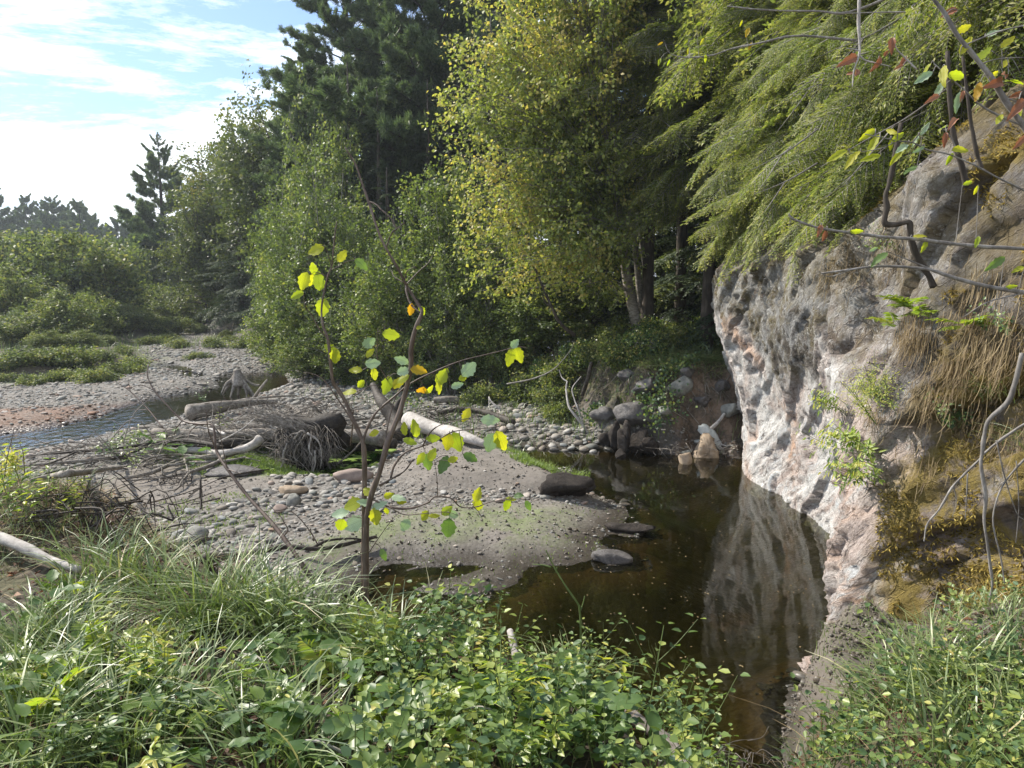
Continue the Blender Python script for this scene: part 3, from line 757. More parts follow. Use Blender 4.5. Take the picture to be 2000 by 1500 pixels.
# ---------------------------------------------------------------- vegetation meshes
def mesh2(name, bl, tb, matA, matB):
    """leaf blades and wood in one mesh, two material slots"""
    V = np.vstack(bl.V); F = np.vstack(bl.F); T = np.concatenate(bl.T)
    nb = len(F); 
    if tb is not None and tb.n:
        V2 = np.vstack(tb.V); F2 = np.vstack(tb.F); T2 = np.concatenate(tb.T)
        F = np.vstack([F, F2+len(V)]); V = np.vstack([V, V2]); T = np.concatenate([T, T2])
    me = quadmesh(name, V, F, matA, False, {'tone': T})
    me.materials.append(matB)
    mi = np.zeros(len(F), np.int32); mi[nb:] = 1
    me.polygons.foreach_set('material_index', mi)
    return me
def hemlock_bough(seed, L=2.8, spread=.34, wood=True, step=.075, lw=.024, droop=.3, fmat='hemlock', tb0=.3):
    r = np.random.default_rng(seed); bl = Blades(); tb = Tubes()
    n = int(L/step); s = np.linspace(.04, 1, n)
    cy = r.uniform(-.12, .12); 
    def main(t): return np.stack([t*L*(1-.1*t), cy*L*t*t, -droop*L*t**2.0+.05*L*t], -1)
    mp_ = main(s); mt = unit(np.gradient(mp_, axis=0))
    if wood: tb.add(main(np.linspace(0, 1, 7)), .022, .004, seg=4, n=8, cap=False, knob=0, tone=.6)
    C = []; D = []; Ln = []; T = []
    for i in range(n):
        for sg in (-1, 1):
            if r.random() < .1: continue
            tl_ = spread*L*(1-s[i])**.75*(.35+.65*min(1, s[i]*4))*r.uniform(.55, 1.15) + .09
            a = sg*R(r.uniform(42, 62)); ca, sa = math.cos(a), math.sin(a)
            d0 = mt[i]; side = unit(np.cross([0, 0, 1.0], d0))
            d = d0*ca + side*sa; d = d + np.array([0, 0, r.uniform(-.28, .12)])
            d /= np.linalg.norm(d)
            m = max(2, int(tl_/.042)); q = np.linspace(.1, 1, m)
            pts = mp_[i] + d*(q[:, None]*tl_); pts[:, 2] -= .35*tl_*q**2*r.uniform(.3, 1.2)
            if wood and tl_ > .25: tb.add(pts[[0, m//2, -1]], .006, .002, seg=3, n=4, cap=False, knob=0, tone=r.uniform(.5, 1))
            tn = r.uniform(.2, .8)
            sd2 = unit(np.cross([0, 0, 1.0], d))
            for s2 in (-1, 1):
                aa = R(52)
                dd = d*math.cos(aa) + s2*sd2*math.sin(aa) + r.normal(0, .18, (m, 3))
                ln = (.055+.10*(1-q)*min(1, tl_/.5))*r.uniform(.6, 1.2, m)
                C.append(pts); D.append(dd); Ln.append(ln); T.append(np.clip(tn+r.normal(0, .13, m)+.25*(s[i]-.5)+.18*q, 0, 1))
            C.append(pts[-1:]); D.append(d[None]); Ln.append(np.array([.08])); T.append(np.array([min(1, tn+.3)]))
    C = np.vstack(C); D = np.vstack(D); Ln = np.concatenate(Ln); T = np.concatenate(T)
    Nn = np.array([0, 0, 1.0]) + r.normal(0, .35, C.shape)
    v, f, t = leafset(C, D, unit(Nn), Ln, lw*r.uniform(.7, 1.3, len(C)), T, .1)
    bl.add(v, f, t)
    return mesh2('bough', bl, tb if wood else None, M[fmat], M['bark_grey'])
def pine_bough(seed, L=3.2, fmat='pine', ntuft=190, nl=.15, lw=.013, per=9, rise=.18):
    r = np.random.default_rng(seed); bl = Blades(); tb = Tubes()
    def main(t): t = np.asarray(t, float); return np.stack([t*L, 0*t + .06*L*np.sin(t*4+seed), rise*L*t**1.6-.05*L*t], -1)
    tb.add(main(np.linspace(0, 1, 6)), .04, .008, seg=4, n=7, cap=False, knob=0, tone=.2)
    tips = []
    for i in range(22):
        s = r.uniform(.2, 1); sg = r.choice((-1, 1)); p0 = main(s)
        l = .42*L*(1.05-s)*r.uniform(.6, 1.1)+.15; a = sg*R(r.uniform(28, 60))
        d = np.array([math.cos(a), math.sin(a), r.uniform(.0, .32)])
        p1 = p0 + d*l; p1[2] += .1*l
        tb.add([p0, (p0+p1)/2+np.array([0, 0, -.03]), p1], .012, .005, seg=3, n=4, cap=False, knob=0, tone=.2)
        k = max(2, int(ntuft*l/10.0*1.6)); q = r.uniform(.25, 1, k)[:, None]
        tips.append(p0+(p1-p0)*q + r.normal(0, .05, (k, 3)))
    tips.append(main(r.uniform(.45, 1, 16))+r.normal(0, .03, (16, 3)))
    tp = np.vstack(tips); n = len(tp)
    C = np.repeat(tp, per, 0); base = np.array([.75, 0, .38])
    D = unit(base + r.normal(0, .55, (n*per, 3)))
    tn = np.repeat(np.clip(r.normal(.5, .2, n)+.15*(tp[:, 0]/L-.5), 0, 1), per)
    v, f, t = leafset(C, D, rdir(n*per, r), nl*r.uniform(.7, 1.15, n*per), lw, np.clip(tn+r.normal(0, .08, n*per), 0, 1), 0)
    bl.add(v, f, t)
    return mesh2('bough', bl, tb, M[fmat], M['bark_dark'])
HB = [hemlock_bough(100+k, L=2.7+.2*k, wood=True) for k in range(4)]
HD = [hemlock_bough(140+k, L=3.2, step=.13, lw=.05, wood=False, fmat='hemlock_shade', droop=.2) for k in range(3)]
HM = [hemlock_bough(160+k, L=3.2, step=.12, lw=.045, wood=False, fmat='hemlock', droop=.22) for k in range(2)]
PB = [pine_bough(200+k, ntuft=150, lw=.02, nl=.2) for k in range(3)]
PFAR = [pine_bough(220+k, ntuft=150, per=7, nl=.42, lw=.085, L=3.6, rise=.25) for k in range(2)]

def place_conifer(name, label, cat, group, x, y, h, blen, n, meshes, tr, zlo=.12, top_r=.12, az=None, azs=None, pitch=(-12, 12), bark='bark_dark', seed=0, z0=None, lean=(0, 0), shape=.9, z0add=0, lenpow=.8, roll=16):
    r = np.random.default_rng(seed)
    z0 = (Hs(x, y) if z0 is None else z0) - .1
    o = empty(name, (x, y, z0)); tag(o, label, cat, group)
    tb = Tubes(); tp = np.array([[0, 0, 0], [lean[0]*.3, lean[1]*.3, h*.35], [lean[0]*.7, lean[1]*.7, h*.7], [lean[0], lean[1], h]])
    tb.add(tp, tr, tr*.08, seg=8, n=16, knob=.06); tb.build('trunk', M[bark], o)
    for k in range(n):
        f = zlo + (1-zlo)*((k+.5)/n)**1.05*.98
        c = np.array([lean[0]*f, lean[1]*f, h*f])
        a = (k*2.39996 + r.uniform(-.4, .4)) if az is None else az + r.uniform(-azs, azs)
        base_l = blen*max(top_r, (1-f**1.35)**lenpow*(.55+.45*min(1, (f-zlo)*6+.3)))*r.uniform(.75, 1.15)
        me = meshes[r.integers(len(meshes))]
        L0 = 3.1
        s = base_l/L0
        p = R(r.uniform(*pitch)) + (R(25)*max(0, f-.7)/.3)
        b = link('bough', me, o, c, (R(r.uniform(-roll, roll)), -p, a), (s*r.uniform(.8, 1.15), s*r.uniform(.8, 1.2), s*r.uniform(.8, 1.5)))
    return o

def crown(seed, h, blobs, nlimb, leaves, L, W, stems=1, trunk_r=.1, tone0=.5, tonevar=.18, yel=None, droop=.3, twig=.6, spread0=.3, limb_lo=.25, lean=None, hexa=False, vis=1.0):
    """broadleaf plant: returns (wood tubes, foliage blades). blobs = [(cx,cy,cz,rx,ry,rz), ...] local"""
    r = np.random.default_rng(seed); tb = Tubes(); bl = Blades()
    st = []
    for k in range(stems):
        a = r.uniform(0, 6.28); top = np.array(blobs[r.integers(len(blobs))][:3]) if stems > 1 or lean is None else np.array(lean)
        top = top + np.array([math.cos(a), math.sin(a), 0])*spread0*(stems > 1) + [0, 0, blobs[0][5]*.5]
        b = np.array([math.cos(a), math.sin(a), 0])*.1*(stems > 1)
        m1 = b+(top-b)*.35 + r.normal(0, .05*h*.3, 3)*[1, 1, .2]; m2 = b+(top-b)*.7 + r.normal(0, .05*h*.3, 3)*[1, 1, .2]
        c = tb.add([b, m1, m2, top], trunk_r, trunk_r*.15, seg=7, n=14, knob=.08)
        st.append(c)
    C = []; D = []; T = []
    vol = np.array([b[3]*b[4]*b[5] for b in blobs])**.67; vol = vol/vol.sum()
    per = max(1, int(leaves/(nlimb*7)))
    for i in range(nlimb):
        b = blobs[r.choice(len(blobs), p=vol)]
        d = rdir(1, r)[0]; e = np.array(b[:3]) + d*np.array(b[3:])*r.uniform(.45, 1.0)**.5
        c = st[r.integers(len(st))]; zt = limb_lo*h + max(0, e[2]-limb_lo*h)*r.uniform(.35, .8)
        k = np.argmin(abs(c[:, 2]-min(zt, e[2]))); s = c[k]
        m = (s+e)/2 + np.array([0, 0, .08*np.linalg.norm(e-s)])
        lc = tb.add([s, m, e], max(.008, trunk_r*.28), .004, seg=4, n=6, cap=False, knob=0)
        tn = r.normal(0, 1)
        for j in range(7):
            q = r.uniform(.35, 1.0); p0 = s+(e-s)*q; p0[2] = np.interp(q, np.linspace(0, 1, 6), lc[:, 2]); p0 = lc[min(5, int(q*5.99))]
            dd = unit((e-s)[None])[0]*.5 + rdir(1, r)[0]; dd[2] -= droop*.4; p1 = p0 + unit(dd[None])[0]*twig*r.uniform(.5, 1.1)
            if vis > 0 and j < 3: tb.add([p0, p1], .005*vis, .003, seg=3, n=2, cap=False, knob=0)
            u = r.uniform(0, 1, per)[:, None]
            pp = p0+(p1-p0)*u + r.normal(0, .045*max(1, L/.07), (per, 3))
            C.append(pp); dir_ = rdir(per, r)+unit(dd[None])*.5; dir_[:, 2] -= droop; D.append(dir_)
            T.append(np.full(per, tone0 + tonevar*.5*tn)+r.normal(0, tonevar*.6, per))
    C = np.vstack(C); D = np.vstack(D); T = np.concatenate(T)
    if yel is not None: T = T + yel(C)
    Nn = rdir(len(C), r)+np.array([-.3, -.3, .9])
    v, f, t = leafset(C, D, unit(Nn), L*r.uniform(.65, 1.2, len(C)), W*r.uniform(.7, 1.2, len(C)), np.clip(T, 0, 1), .12, hexa)
    bl.add(v, f, t)
    return tb, bl
def plant(name, label, cat, group, loc, tm, bm_, rz=0, s=1.0, wood='trunk'):
    o = empty(name, loc, rz); tag(o, label, cat, group); o.scale = (s, s, s) if isinstance(s, (int, float)) else s
    link(wood, tm, o); link('crown', bm_, o); return o
def XY(px, D, py=560): p = P(px, py, D); return p[0], p[1]
def topz(py, D): return CAMZ + (560-py)/1455.0*D

# ---- far pines
far = [(-150, 395, 118), (-70, 405, 124), (5, 398, 118), (34, 436, 140), (62, 412, 120), (92, 424, 128), (112, 414, 118), (140, 428, 122), (166, 424, 114), (188, 446, 118), (214, 470, 122), (238, 452, 120), (262, 478, 120), (296, 470, 130)]
far_lab = ['', '', 'leftmost far blue-green pine, cut by the left edge of the frame', 'small far pine between two taller ones at the left skyline', 'round-headed far pine on the left skyline', 'far pine with a narrow tip just right of the round-headed one',
           'tallest pine of the far middle row on the skyline', 'far pine with a forked top on the skyline', 'broad dark far pine whose branches slope down to the gap', 'lower far pine on the right shoulder of the far row', 'low hazy pine standing in the skyline gap', 'thin hazy pine rising alone right of the skyline gap', 'hazy short pine close behind the tall near pine', 'hazy pine half hidden behind the tall near pine']
for k, (px, ty, D) in enumerate(far):
    x, y = XY(px, D); z0 = Hs(x, y)
    place_conifer('pine_tree', far_lab[k] or 'far pine beyond the left edge of the frame', 'pine tree', 'pines along the far skyline', x, y, topz(ty-14, D)-z0+.6, 4.2, 64, PFAR, .25, zlo=.1, seed=300+k, pitch=(5, 30), lenpow=.5, top_r=.28)
# ---- tall pine and its neighbours at the left end of the forest
x, y = XY(325, 62); place_conifer('pine_tree', 'tall white pine with upswept branches standing out against the sky', 'pine tree', None, x, y, topz(272, 62)-Hs(x, y), 5.0, 62, [pine_bough(240, ntuft=230, per=8, nl=.26, lw=.035, L=3.4, rise=.3), pine_bough(241, ntuft=230, per=8, nl=.26, lw=.035, L=3.4, rise=.3)], .3, zlo=.12, seed=320, pitch=(8, 26), lenpow=.75)
for k, (px, ty, D, ms, lab) in enumerate([
    (352, 420, 56, HD, 'dark hemlock at the foot of the tall white pine'), (392, 400, 54, HD, 'dark hemlock hidden behind the olive tree'),
    (505, 330, 46, HD, 'dark hemlock right of the olive tree, reaching to the gravel'), (545, 250, 43, HD, 'tall dark hemlock at the left end of the high forest'),
    (470, 420, 43, HD, 'low dark hemlock in front of the olive tree'), (535, 420, 38, HD, 'dark hemlock whose skirt meets the left alder')]):
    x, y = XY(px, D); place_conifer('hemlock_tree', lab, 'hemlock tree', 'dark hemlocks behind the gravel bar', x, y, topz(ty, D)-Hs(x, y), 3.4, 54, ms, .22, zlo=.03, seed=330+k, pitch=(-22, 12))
# ---- high pines and dark hemlocks behind the alders
PBL = [pine_bough(250+k, fmat='pine', ntuft=300, per=9, nl=.19, lw=.024, L=3.4, rise=.1) for k in range(2)]
for k, (px, ty, D, ln, lab) in enumerate([(610, 90, 38, 3.4, 'pine with pale sunlit boughs at the left edge of the high forest'), (690, -170, 36, 4.8, 'tall white pine with open top branches against the sky'), (850, -210, 34, 6.4, 'tall white pine with a visible dark trunk near the top of the frame'), (975, -220, 36, 6.0, 'white pine behind the yellowing birch')]):
    x, y = XY(px, D); place_conifer('pine_tree', lab, 'pine tree', 'high pines behind the alders', x, y, topz(ty, D)-Hs(x, y), ln, 105, PBL, .3, zlo=.16, seed=350+k, pitch=(-4, 22), lenpow=.62)
dark = [(620, 260, 34), (690, 140, 31), (745, 190, 30), (790, 120, 32), (840, 170, 30), (900, 100, 31), (760, 330, 28), (960, 60, 30), (1030, -60, 30), (1100, -150, 29), (1180, -250, 28), (1260, -200, 27), (1330, -300, 26), (1410, -300, 25), (1230, 60, 24), (1345, -20, 22.5), (1150, -100, 36), (1000, -160, 42), (1300, -160, 36), (880, -20, 40), (1480, -350, 25), (1080, 250, 25), (920, 320, 26), (1560, -300, 21), (1640, -300, 20), (1740, -300, 19), (1850, -300, 18), (1290, 150, 28), (1400, 100, 22), (1960, -200, 17), (1500, -100, 19)]
for k, (px, ty, D) in enumerate(dark):
    x, y = XY(px, D)
    lab = ['dark hemlock behind the left alder', 'dark hemlock with a pointed top in front of the open pine', 'dark hemlock in the middle of the shaded gap', 'tall dark hemlock between the two white pines', 'dark hemlock left of the yellow birch crown', 'dark hemlock touching the upper left of the birch crown', 'short hemlock at the bottom of the shaded gap'][k] if k < 7 else ('shaded hemlock behind the left edge of the birch crown' if px < 1000 else 'shaded hemlock straight behind the birch crown' if px < 1190 else 'shaded hemlock in the dark wood between the birch trunks and the cliff' if px < 1425 else 'shaded hemlock on the hill above the cliff')
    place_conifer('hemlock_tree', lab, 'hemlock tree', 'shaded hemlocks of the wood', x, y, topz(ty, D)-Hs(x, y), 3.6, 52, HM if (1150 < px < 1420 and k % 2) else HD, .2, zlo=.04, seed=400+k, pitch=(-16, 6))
# ---- far bank broadleaf trees on the left
def variants(base, n, **kw): 
    out = []
    for k in range(n):
        t, b = crown(base+k, **kw); out.append((t.mesh('trunk', M[kw_m[0]]), b.mesh('crown', M[kw_m[1]])))
    return out
kw_m = ('bark_dark', 'autumn')
OL = variants(500, 2, h=12, blobs=[(0, 0, 8.2, 2.7, 2.7, 3.6), (.4, 0, 4.2, 3.0, 3.0, 3.4), (-.8, 0, 6, 2.4, 2.4, 3)], nlimb=170, leaves=17000, L=.22, W=.15, trunk_r=.2, tone0=.42, tonevar=.22, twig=1.0, yel=lambda C: .25*np.clip(C[:, 2]-8, 0, 3)/3)
for k, (px, ty, D, s, lab) in enumerate([(425, 268, 52, 1.0, 'olive broadleaf tree with a browning top right of the tall pine'), (480, 280, 49, .96, 'olive tree leaning against the dark hemlocks'), (512, 215, 46, 1, 'tall olive-green tree stepping up to the high forest'), (548, 140, 43, 1, 'pale feathery tree at the left shoulder of the high forest'), (455, 300, 51, 1, 'broadleaf tree filling the gap behind the olive tree'), (400, 330, 48, .85, 'yellow-tinged broadleaf tree low in front of the olive tree')]):
    x, y = XY(px, D); z0 = Hs(x, y); o = plant('broadleaf_tree', lab, 'tree', 'olive trees at the end of the gravel bar', (x, y, z0-.1), *OL[k % 2], rz=k*2.1, s=(topz(ty, D)-z0)/12.0)
    if k == 2: o.scale = (o.scale[0]*.9, o.scale[0]*.9, o.scale[0])
kw_m = ('bark_dark', 'shrub')
LS = variants(520, 3, h=4.6, blobs=[(0, 0, 2.7, 2.2, 2.2, 1.7), (1.2, .3, 1.7, 1.8, 1.8, 1.5), (-1.3, 0, 1.6, 1.7, 1.7, 1.4)], nlimb=130, leaves=13000, L=.19, W=.12, trunk_r=.05, stems=5, tone0=.48, tonevar=.36, twig=.7, spread0=.8, limb_lo=.02)
left = [(-120, 440, 52, 'grey-green tree left of the frame'), (20, 482, 50, 'olive-crowned tree at the left edge below the far pines'), (75, 466, 52, 'round olive-topped tree below the far pines'), (125, 476, 50, 'olive tree with a domed top right of the round one'), (168, 508, 48, 'yellowish tree at the right end of the olive row'),
        (215, 494, 74, 'brownish hazy tree in the skyline gap'), (-90, 520, 38, 'willow bush beyond the left edge'), (8, 515, 38, 'grey-green willow bush at the left edge'), (62, 528, 40, 'tall willow bush behind the bright green one'), (118, 556, 35, 'bright green rounded bush nearest the left gravel bar'), (170, 570, 38, 'dark-footed bush right of the bright green bush'),
        (30, 600, 33, 'low shaded bush at the left edge above the sedges'), (215, 572, 46, 'pale bush where the left bank bends'), (262, 556, 52, 'pale willow bush below the skyline gap'), (310, 548, 52, 'light green bush under the tall pine'), (345, 560, 50, 'round green bush against the hemlock skirts'),
        (290, 606, 46, 'low pale mound of willow on the far gravel'), (335, 612, 44, 'low grey-green mound beside the dry channel'), (385, 628, 45, 'low bush at the foot of the olive tree'), (240, 590, 42, 'thin-stemmed bush at the bend of the left bank'), (440, 640, 42, 'straggly low bush at the edge of the far gravel'), (80, 640, 31, 'knee-high bush on the left bank'), (150, 640, 32, 'sprawling low bush in front of the dark-footed bush'), (200, 650, 33, 'small bush at the end of the left bank')]
for k, (px, ty, D, lab) in enumerate(left):
    x, y = XY(px, D); z0 = Hs(x, y); s = (topz(ty, D)-z0)/4.5
    sw = s*(1.0 if s > .8 else 1.25 if s > .5 else 1.7)
    big = k < 6
    plant('willow_bush' if not big else 'broadleaf_tree', lab, 'bush' if not big else 'tree', 'bushes on the left bank' if not big else 'trees behind the left bank', (x, y, z0-.05), *((OL[k % 2]) if big else LS[k % 3]), rz=k*1.7,
          s=(sw, sw, s) if not big else (topz(ty, D)-z0)/12.0*1.0)
    if big: 
        o = bpy.data.objects[-1] if False else None
# wide, low skirts to hide the open trunks of the big left trees
for k, (px, D) in enumerate([(-40, 44), (40, 45), (100, 45), (150, 44), (195, 56), (250, 66), (300, 70), (360, 66), (-160, 60), (60, 60), (140, 66), (-20, 80), (100, 90), (200, 92), (270, 95)]):
    x, y = XY(px, D); z0 = Hs(x, y)
    plant('willow_bush', 'bushy thicket filling the ground between the left bushes and the far pines', 'bush', 'thicket behind the left bank', (x, y, z0-.1), *LS[(k+1) % 3], rz=k, s=(1.5, 1.5, .8+.012*D))

# ---- alders in front of the dark wood
kw_m = ('bark_grey', 'alder')
AL = variants(540, 3, h=7.2, blobs=[(0, 0, 5.4, 1.3, 1.3, 1.9), (.5, 0, 3.4, 1.9, 1.8, 2.0), (-.7, 0, 2.0, 2.0, 1.8, 1.7)], nlimb=150, leaves=17000, L=.125, W=.09, trunk_r=.04, stems=6, tone0=.5, tonevar=.34, twig=.6, spread0=.7, limb_lo=.05)
alders = [(612, 165, 32, 'tall light green tree at the left shoulder of the high forest'), (668, 225, 30, 'pale green tree standing against the shaded hemlocks'), (572, 330, 33, 'light green tree stepping down to the dark hemlock skirts'),
          (645, 288, 25.5, 'tall alder with a pointed top behind the lone sapling'), (585, 400, 26.5, 'alder at the left end of the thicket beside the dark hemlock'), (545, 500, 29, 'short alder overhanging the still water'), (610, 480, 25, 'round alder at the water end of the thicket'), (700, 400, 24.5, 'alder right of the pointed one'), (735, 450, 24, 'grey-green alder low in the dark gap'),
          (800, 370, 22.5, 'alder on the bank right of the dark gap'), (855, 318, 22, 'leafy alder whose top touches the birch'), (915, 300, 22, 'alder growing into the yellow birch'), (770, 470, 21.5, 'low alder at the bank edge'), (880, 455, 20.5, 'alder hanging over the sandy scarp'), (960, 420, 20.5, 'alder below the yellow birch leaves'), (1030, 440, 20.3, 'alder in front of the birch crown'), (1100, 470, 19.8, 'alder left of the birch trunks'), (665, 560, 22.8, 'low leafy alder at the toe of the bank'), (590, 590, 24, 'low bush of alder drooping to the cobbles')]
for k, (px, ty, D, lab) in enumerate(alders):
    x, y = XY(px, D); z0 = Hs(x, y); s = (topz(ty, D)-z0)/7.2
    sw = max(s, .62)*(1.15 if s < .6 else .95 if s < 1.2 else .7)
    plant('alder', lab, 'alder', 'alders in front of the dark wood', (x, y, z0-.05), *AL[k % 3], rz=k*2.4, s=(sw, sw, s))

# ---- birch with three trunks
x, y = XY(1243, 19.2, 640); zb = Hs(x, y)-.1
bo = empty('birch_tree', (x, y, zb)); tag(bo, 'birch with three pale trunks and yellowing leaves above the dirt bank', 'birch')
tb = Tubes()
Pl = lambda px, py, D: P(px, py, D)-np.array([x, y, zb])
for pts, r0 in (([(1246, 645, 19.2), (1232, 580, 19.1), (1218, 500, 19), (1205, 400, 18.8), (1188, 290, 18.6), (1150, 110, 18.4), (1118, -40, 18.2), (1080, -250, 18)], .15),
                ([(1256, 640, 19.3), (1250, 580, 19.3), (1240, 480, 19.3), (1222, 360, 19.2), (1200, 260, 19.1), (1190, 130, 19)], .09),
                ([(1268, 638, 19.3), (1265, 560, 19.4), (1252, 470, 19.4), (1246, 380, 19.5), (1240, 250, 19.5)], .075),
                ([(1222, 520, 19), (1205, 495, 18.9), (1190, 490, 18.8), (1160, 440, 18.6)], .06)):
    t_ = Tubes(); t_.add([Pl(*q) for q in pts], r0, r0*.35, seg=10, n=30, knob=.06); t_.build('trunk', M['bark_birch'], bo)
def yel(C):
    n = fbm(C*.55+3, 3, 61); return .16*sstep((-C[:, 0]-1.2)/2.0) + .5*np.clip(n, -.35, .6) + .08*np.clip(C[:, 2]-3, 0, 3)/3
bw, bb = crown(560, h=9, blobs=[tuple(Pl(1040, 260, 17.6))+(2.2, 1.7, 2.2), tuple(Pl(1010, 90, 17.8))+(1.7, 1.6, 2.0), tuple(Pl(1090, 400, 17.4))+(2.1, 1.6, 1.8), tuple(Pl(1010, 470, 17.8))+(1.5, 1.3, 1.3), tuple(Pl(1110, 60, 17.6))+(1.5, 1.7, 2.6), tuple(Pl(1150, -80, 18))+(2.0, 1.7, 2), tuple(Pl(985, 330, 17.8))+(1.3, 1.1, 1.3), tuple(Pl(960, 190, 17.8))+(1.2, 1.1, 1.2), tuple(Pl(1080, 530, 17.6))+(1.4, 1., .7)],
               nlimb=400, leaves=50000, L=.10, W=.075, trunk_r=.06, tone0=.5, tonevar=.28, yel=yel, twig=.7, lean=tuple(Pl(1130, 60, 18.4)), droop=.6, hexa=False)
link('branch', bw.mesh('branch', M['bark_grey']), bo); link('crown', bb.mesh('crown', M['birch']), bo)

# ---- sunlit hemlocks leaning out over the cliff
hl = [(4.6, 17.6, 10.5, 3.4, 60, 'sunlit hemlock right of the birch trunks, hanging over the far cliff corner'), (5.7, 14.6, 11, 4.0, 52, 'sunlit hemlock on the cliff top above the pale face'), (6.3, 12.2, 11, 4.2, 52, 'bright hemlock whose boughs droop over the grey rock'), (6.9, 10.0, 10, 4.2, 46, 'hemlock on the right cliff top with bare grey twigs below'),
      (7.2, 8.0, 10, 3.9, 40, 'hemlock at the upper right corner, shading the rock top'), (6.5, 17.8, 12, 4.2, 44, 'hemlock behind the others on the cliff top'), (8.4, 13.5, 12, 4.4, 46, 'hemlock second from the cliff edge, top out of frame'),
      (3.4, 18.8, 12, 3.4, 56, 'yellow-green hemlock directly right of the birch crown'), (4.6, 20.5, 13, 3.6, 56, 'hemlock behind the birch and the cliff corner'),
      (4.4, 12.4, 3.6, 2.1, 56, 'small hemlock leaning over the lip of the pale face'), (4.35, 10.6, 3.4, 1.95, 56, 'small hemlock drooping over the middle of the rock top'), (4.3, 9.0, 3.2, 1.8, 50, 'small hemlock over the dark hollow of the cliff'),
      (4.3, 7.6, 3.4, 1.8, 46, 'small hemlock hanging over the near rock top'), (4.6, 6.3, 3.4, 2.0, 44, 'hemlock at the right edge whose boughs shade the mossy wall')]
_gx, _gy, _gz = CG['X'][60:], CG['Y'][60:], CG['Z'][60:]
def ztop(x, y):
    d = (_gx-x)**2+(_gy-y)**2; k = d.argmin(); return max(Hs(x, y), float(_gz.ravel()[k]) if d.ravel()[k] < .25 else -9)
for k, (x, y, h, bl_, n, lab) in enumerate(hl):
    place_conifer('hemlock_tree', lab, 'hemlock tree', 'sunlit hemlocks on the cliff', x, y, h, bl_, int(n*1.5), HB, .17, zlo=(.34, .16, .03, .02, .02, .3, .03, .32, .32, .03, .03, .03, .03, .03)[k], az=R(205) if k < 9 else R(195), azs=R(80) if k < 9 else R(60), pitch=(-26, 20) if k < 9 else (-58, 5), seed=600+k, shape=1, lenpow=.35, roll=38, z0=ztop(x, y))
# ---------------------------------------------------------------- stones
def proj(Pts):
    q = np.asarray(Pts, float)-np.array([0, 0, CAMZ]); cp, sp = math.cos(PITCH), math.sin(PITCH)
    f = q[..., 1]*cp - q[..., 2]*sp; u = q[..., 1]*sp + q[..., 2]*cp
    f = np.where(f < .05, .05, f)
    return 1000+1455*q[..., 0]/f, 750-1455*u/f, f
_cx, _cy, _cf = proj(np.stack([CG['X'], CG['Y'], CG['Z']], -1))
def oncliff(px, py, out=0.0):
    d2 = (_cx-px)**2+(_cy-py)**2; k = np.where(d2 < 14**2, _cf, 1e9).argmin()
    if d2.ravel()[k] >= 14**2: k = d2.argmin()
    i = np.unravel_index(k, _cx.shape)
    return np.array([CG['X'][i]+CG['NX'][i]*out, CG['Y'][i]+CG['NY'][i]*out, CG['Z'][i]]), np.array([CG['NX'][i], CG['NY'][i], 0])
_ix = np.searchsorted
def Hf(x, y):
    i = np.clip(_ix(gx, x)-1, 0, len(gx)-2); j = np.clip(_ix(gy, y)-1, 0, len(gy)-2)
    tx_ = (x-gx[i])/(gx[i+1]-gx[i]); ty_ = (y-gy[j])/(gy[j+1]-gy[j])
    return (Z[j, i]*(1-tx_)+Z[j, i+1]*tx_)*(1-ty_)+(Z[j+1, i]*(1-tx_)+Z[j+1, i+1]*tx_)*ty_
_ts = np.geomspace(1.3, 150, 2500)
def ong(px, py, dz=0.0):
    d = dirpx(px, py); X_ = d[0]*_ts; Y_ = d[1]*_ts; Z_ = CAMZ+d[2]*_ts
    hit = Z_ < np.maximum(Hf(X_, Y_), 0)+dz
    t = _ts[np.argmax(hit)] if hit.any() else _ts[-1]
    return np.array([d[0]*t, d[1]*t, CAMZ+d[2]*t])

def rock_mesh(name, seed, mat, sub=2, sc_=(1, 1, .6), rough=.25, facet=0, smooth=True):
    import bmesh
    bm = bmesh.new(); bmesh.ops.create_icosphere(bm, subdivisions=sub, radius=1.0)
    v = np.array([w.co[:] for w in bm.verts])
    d = fbm(v*1.1+seed*3.1, 3, seed)
    v2 = v*(1+rough*d*1.6)[:, None]
    r = np.random.default_rng(seed)
    for k in range(facet):
        nrm = rdir(1, r)[0]; h = r.uniform(.45, .8); s = v2@nrm; m = s > h
        v2[m] -= (s[m]-h)[:, None]*nrm*.92
    if sub >= 3: v2 = v2*(1+.06*fbm(v*5+seed, 3, seed+9))[:, None]
    v2 = v2*np.array(sc_)
    F_ = np.array([[q.index for q in f.verts] for f in bm.faces]); bm.free()
    return quadmesh(name, v2, F_, mat, smooth)
n = 120000
r = np.random.default_rng(21)
qy = 5.6 + (42-5.6)*r.random(n)**1.35; qx = r.uniform(-1, 1, n)*(3+.62*qy)-2.0
qx = np.where(qx > 6, r.uniform(-8, 2, n), qx)
def masks(qx, qy):
    nz_ = fbm2(qx, qy, .8, 3, 77)
    cob = np.maximum.reduce([sstep(sdpoly(qx, qy, c)/.5+.5+.6*nz_) for c in (COB1, COB2, COB3)])
    sand = np.maximum(np.maximum(sstep(sdpoly(qx, qy, SANDZ)/.4+.6+.5*nz_), sstep(sdpoly(qx, qy, MOUND)/.4+.6+.4*nz_)), sstep(sdpoly(qx, qy, MUD)/.4+.6+.4*nz_))
    grn = np.maximum(sstep(sdpoly(qx, qy, GREENZ)/.4+.5), 0)
    sdn = sdpoly(qx, qy, NB); sdr = sdpoly(qx, qy, RB); sdl = sdpoly(qx, qy, LB); sdc = sdpoly(qx, qy, CLP)
    ok = (sdn < -1.0) & (sdr < .3) & (sdl < .1) & (sdc < -.1)
    return cob, sand, grn, ok
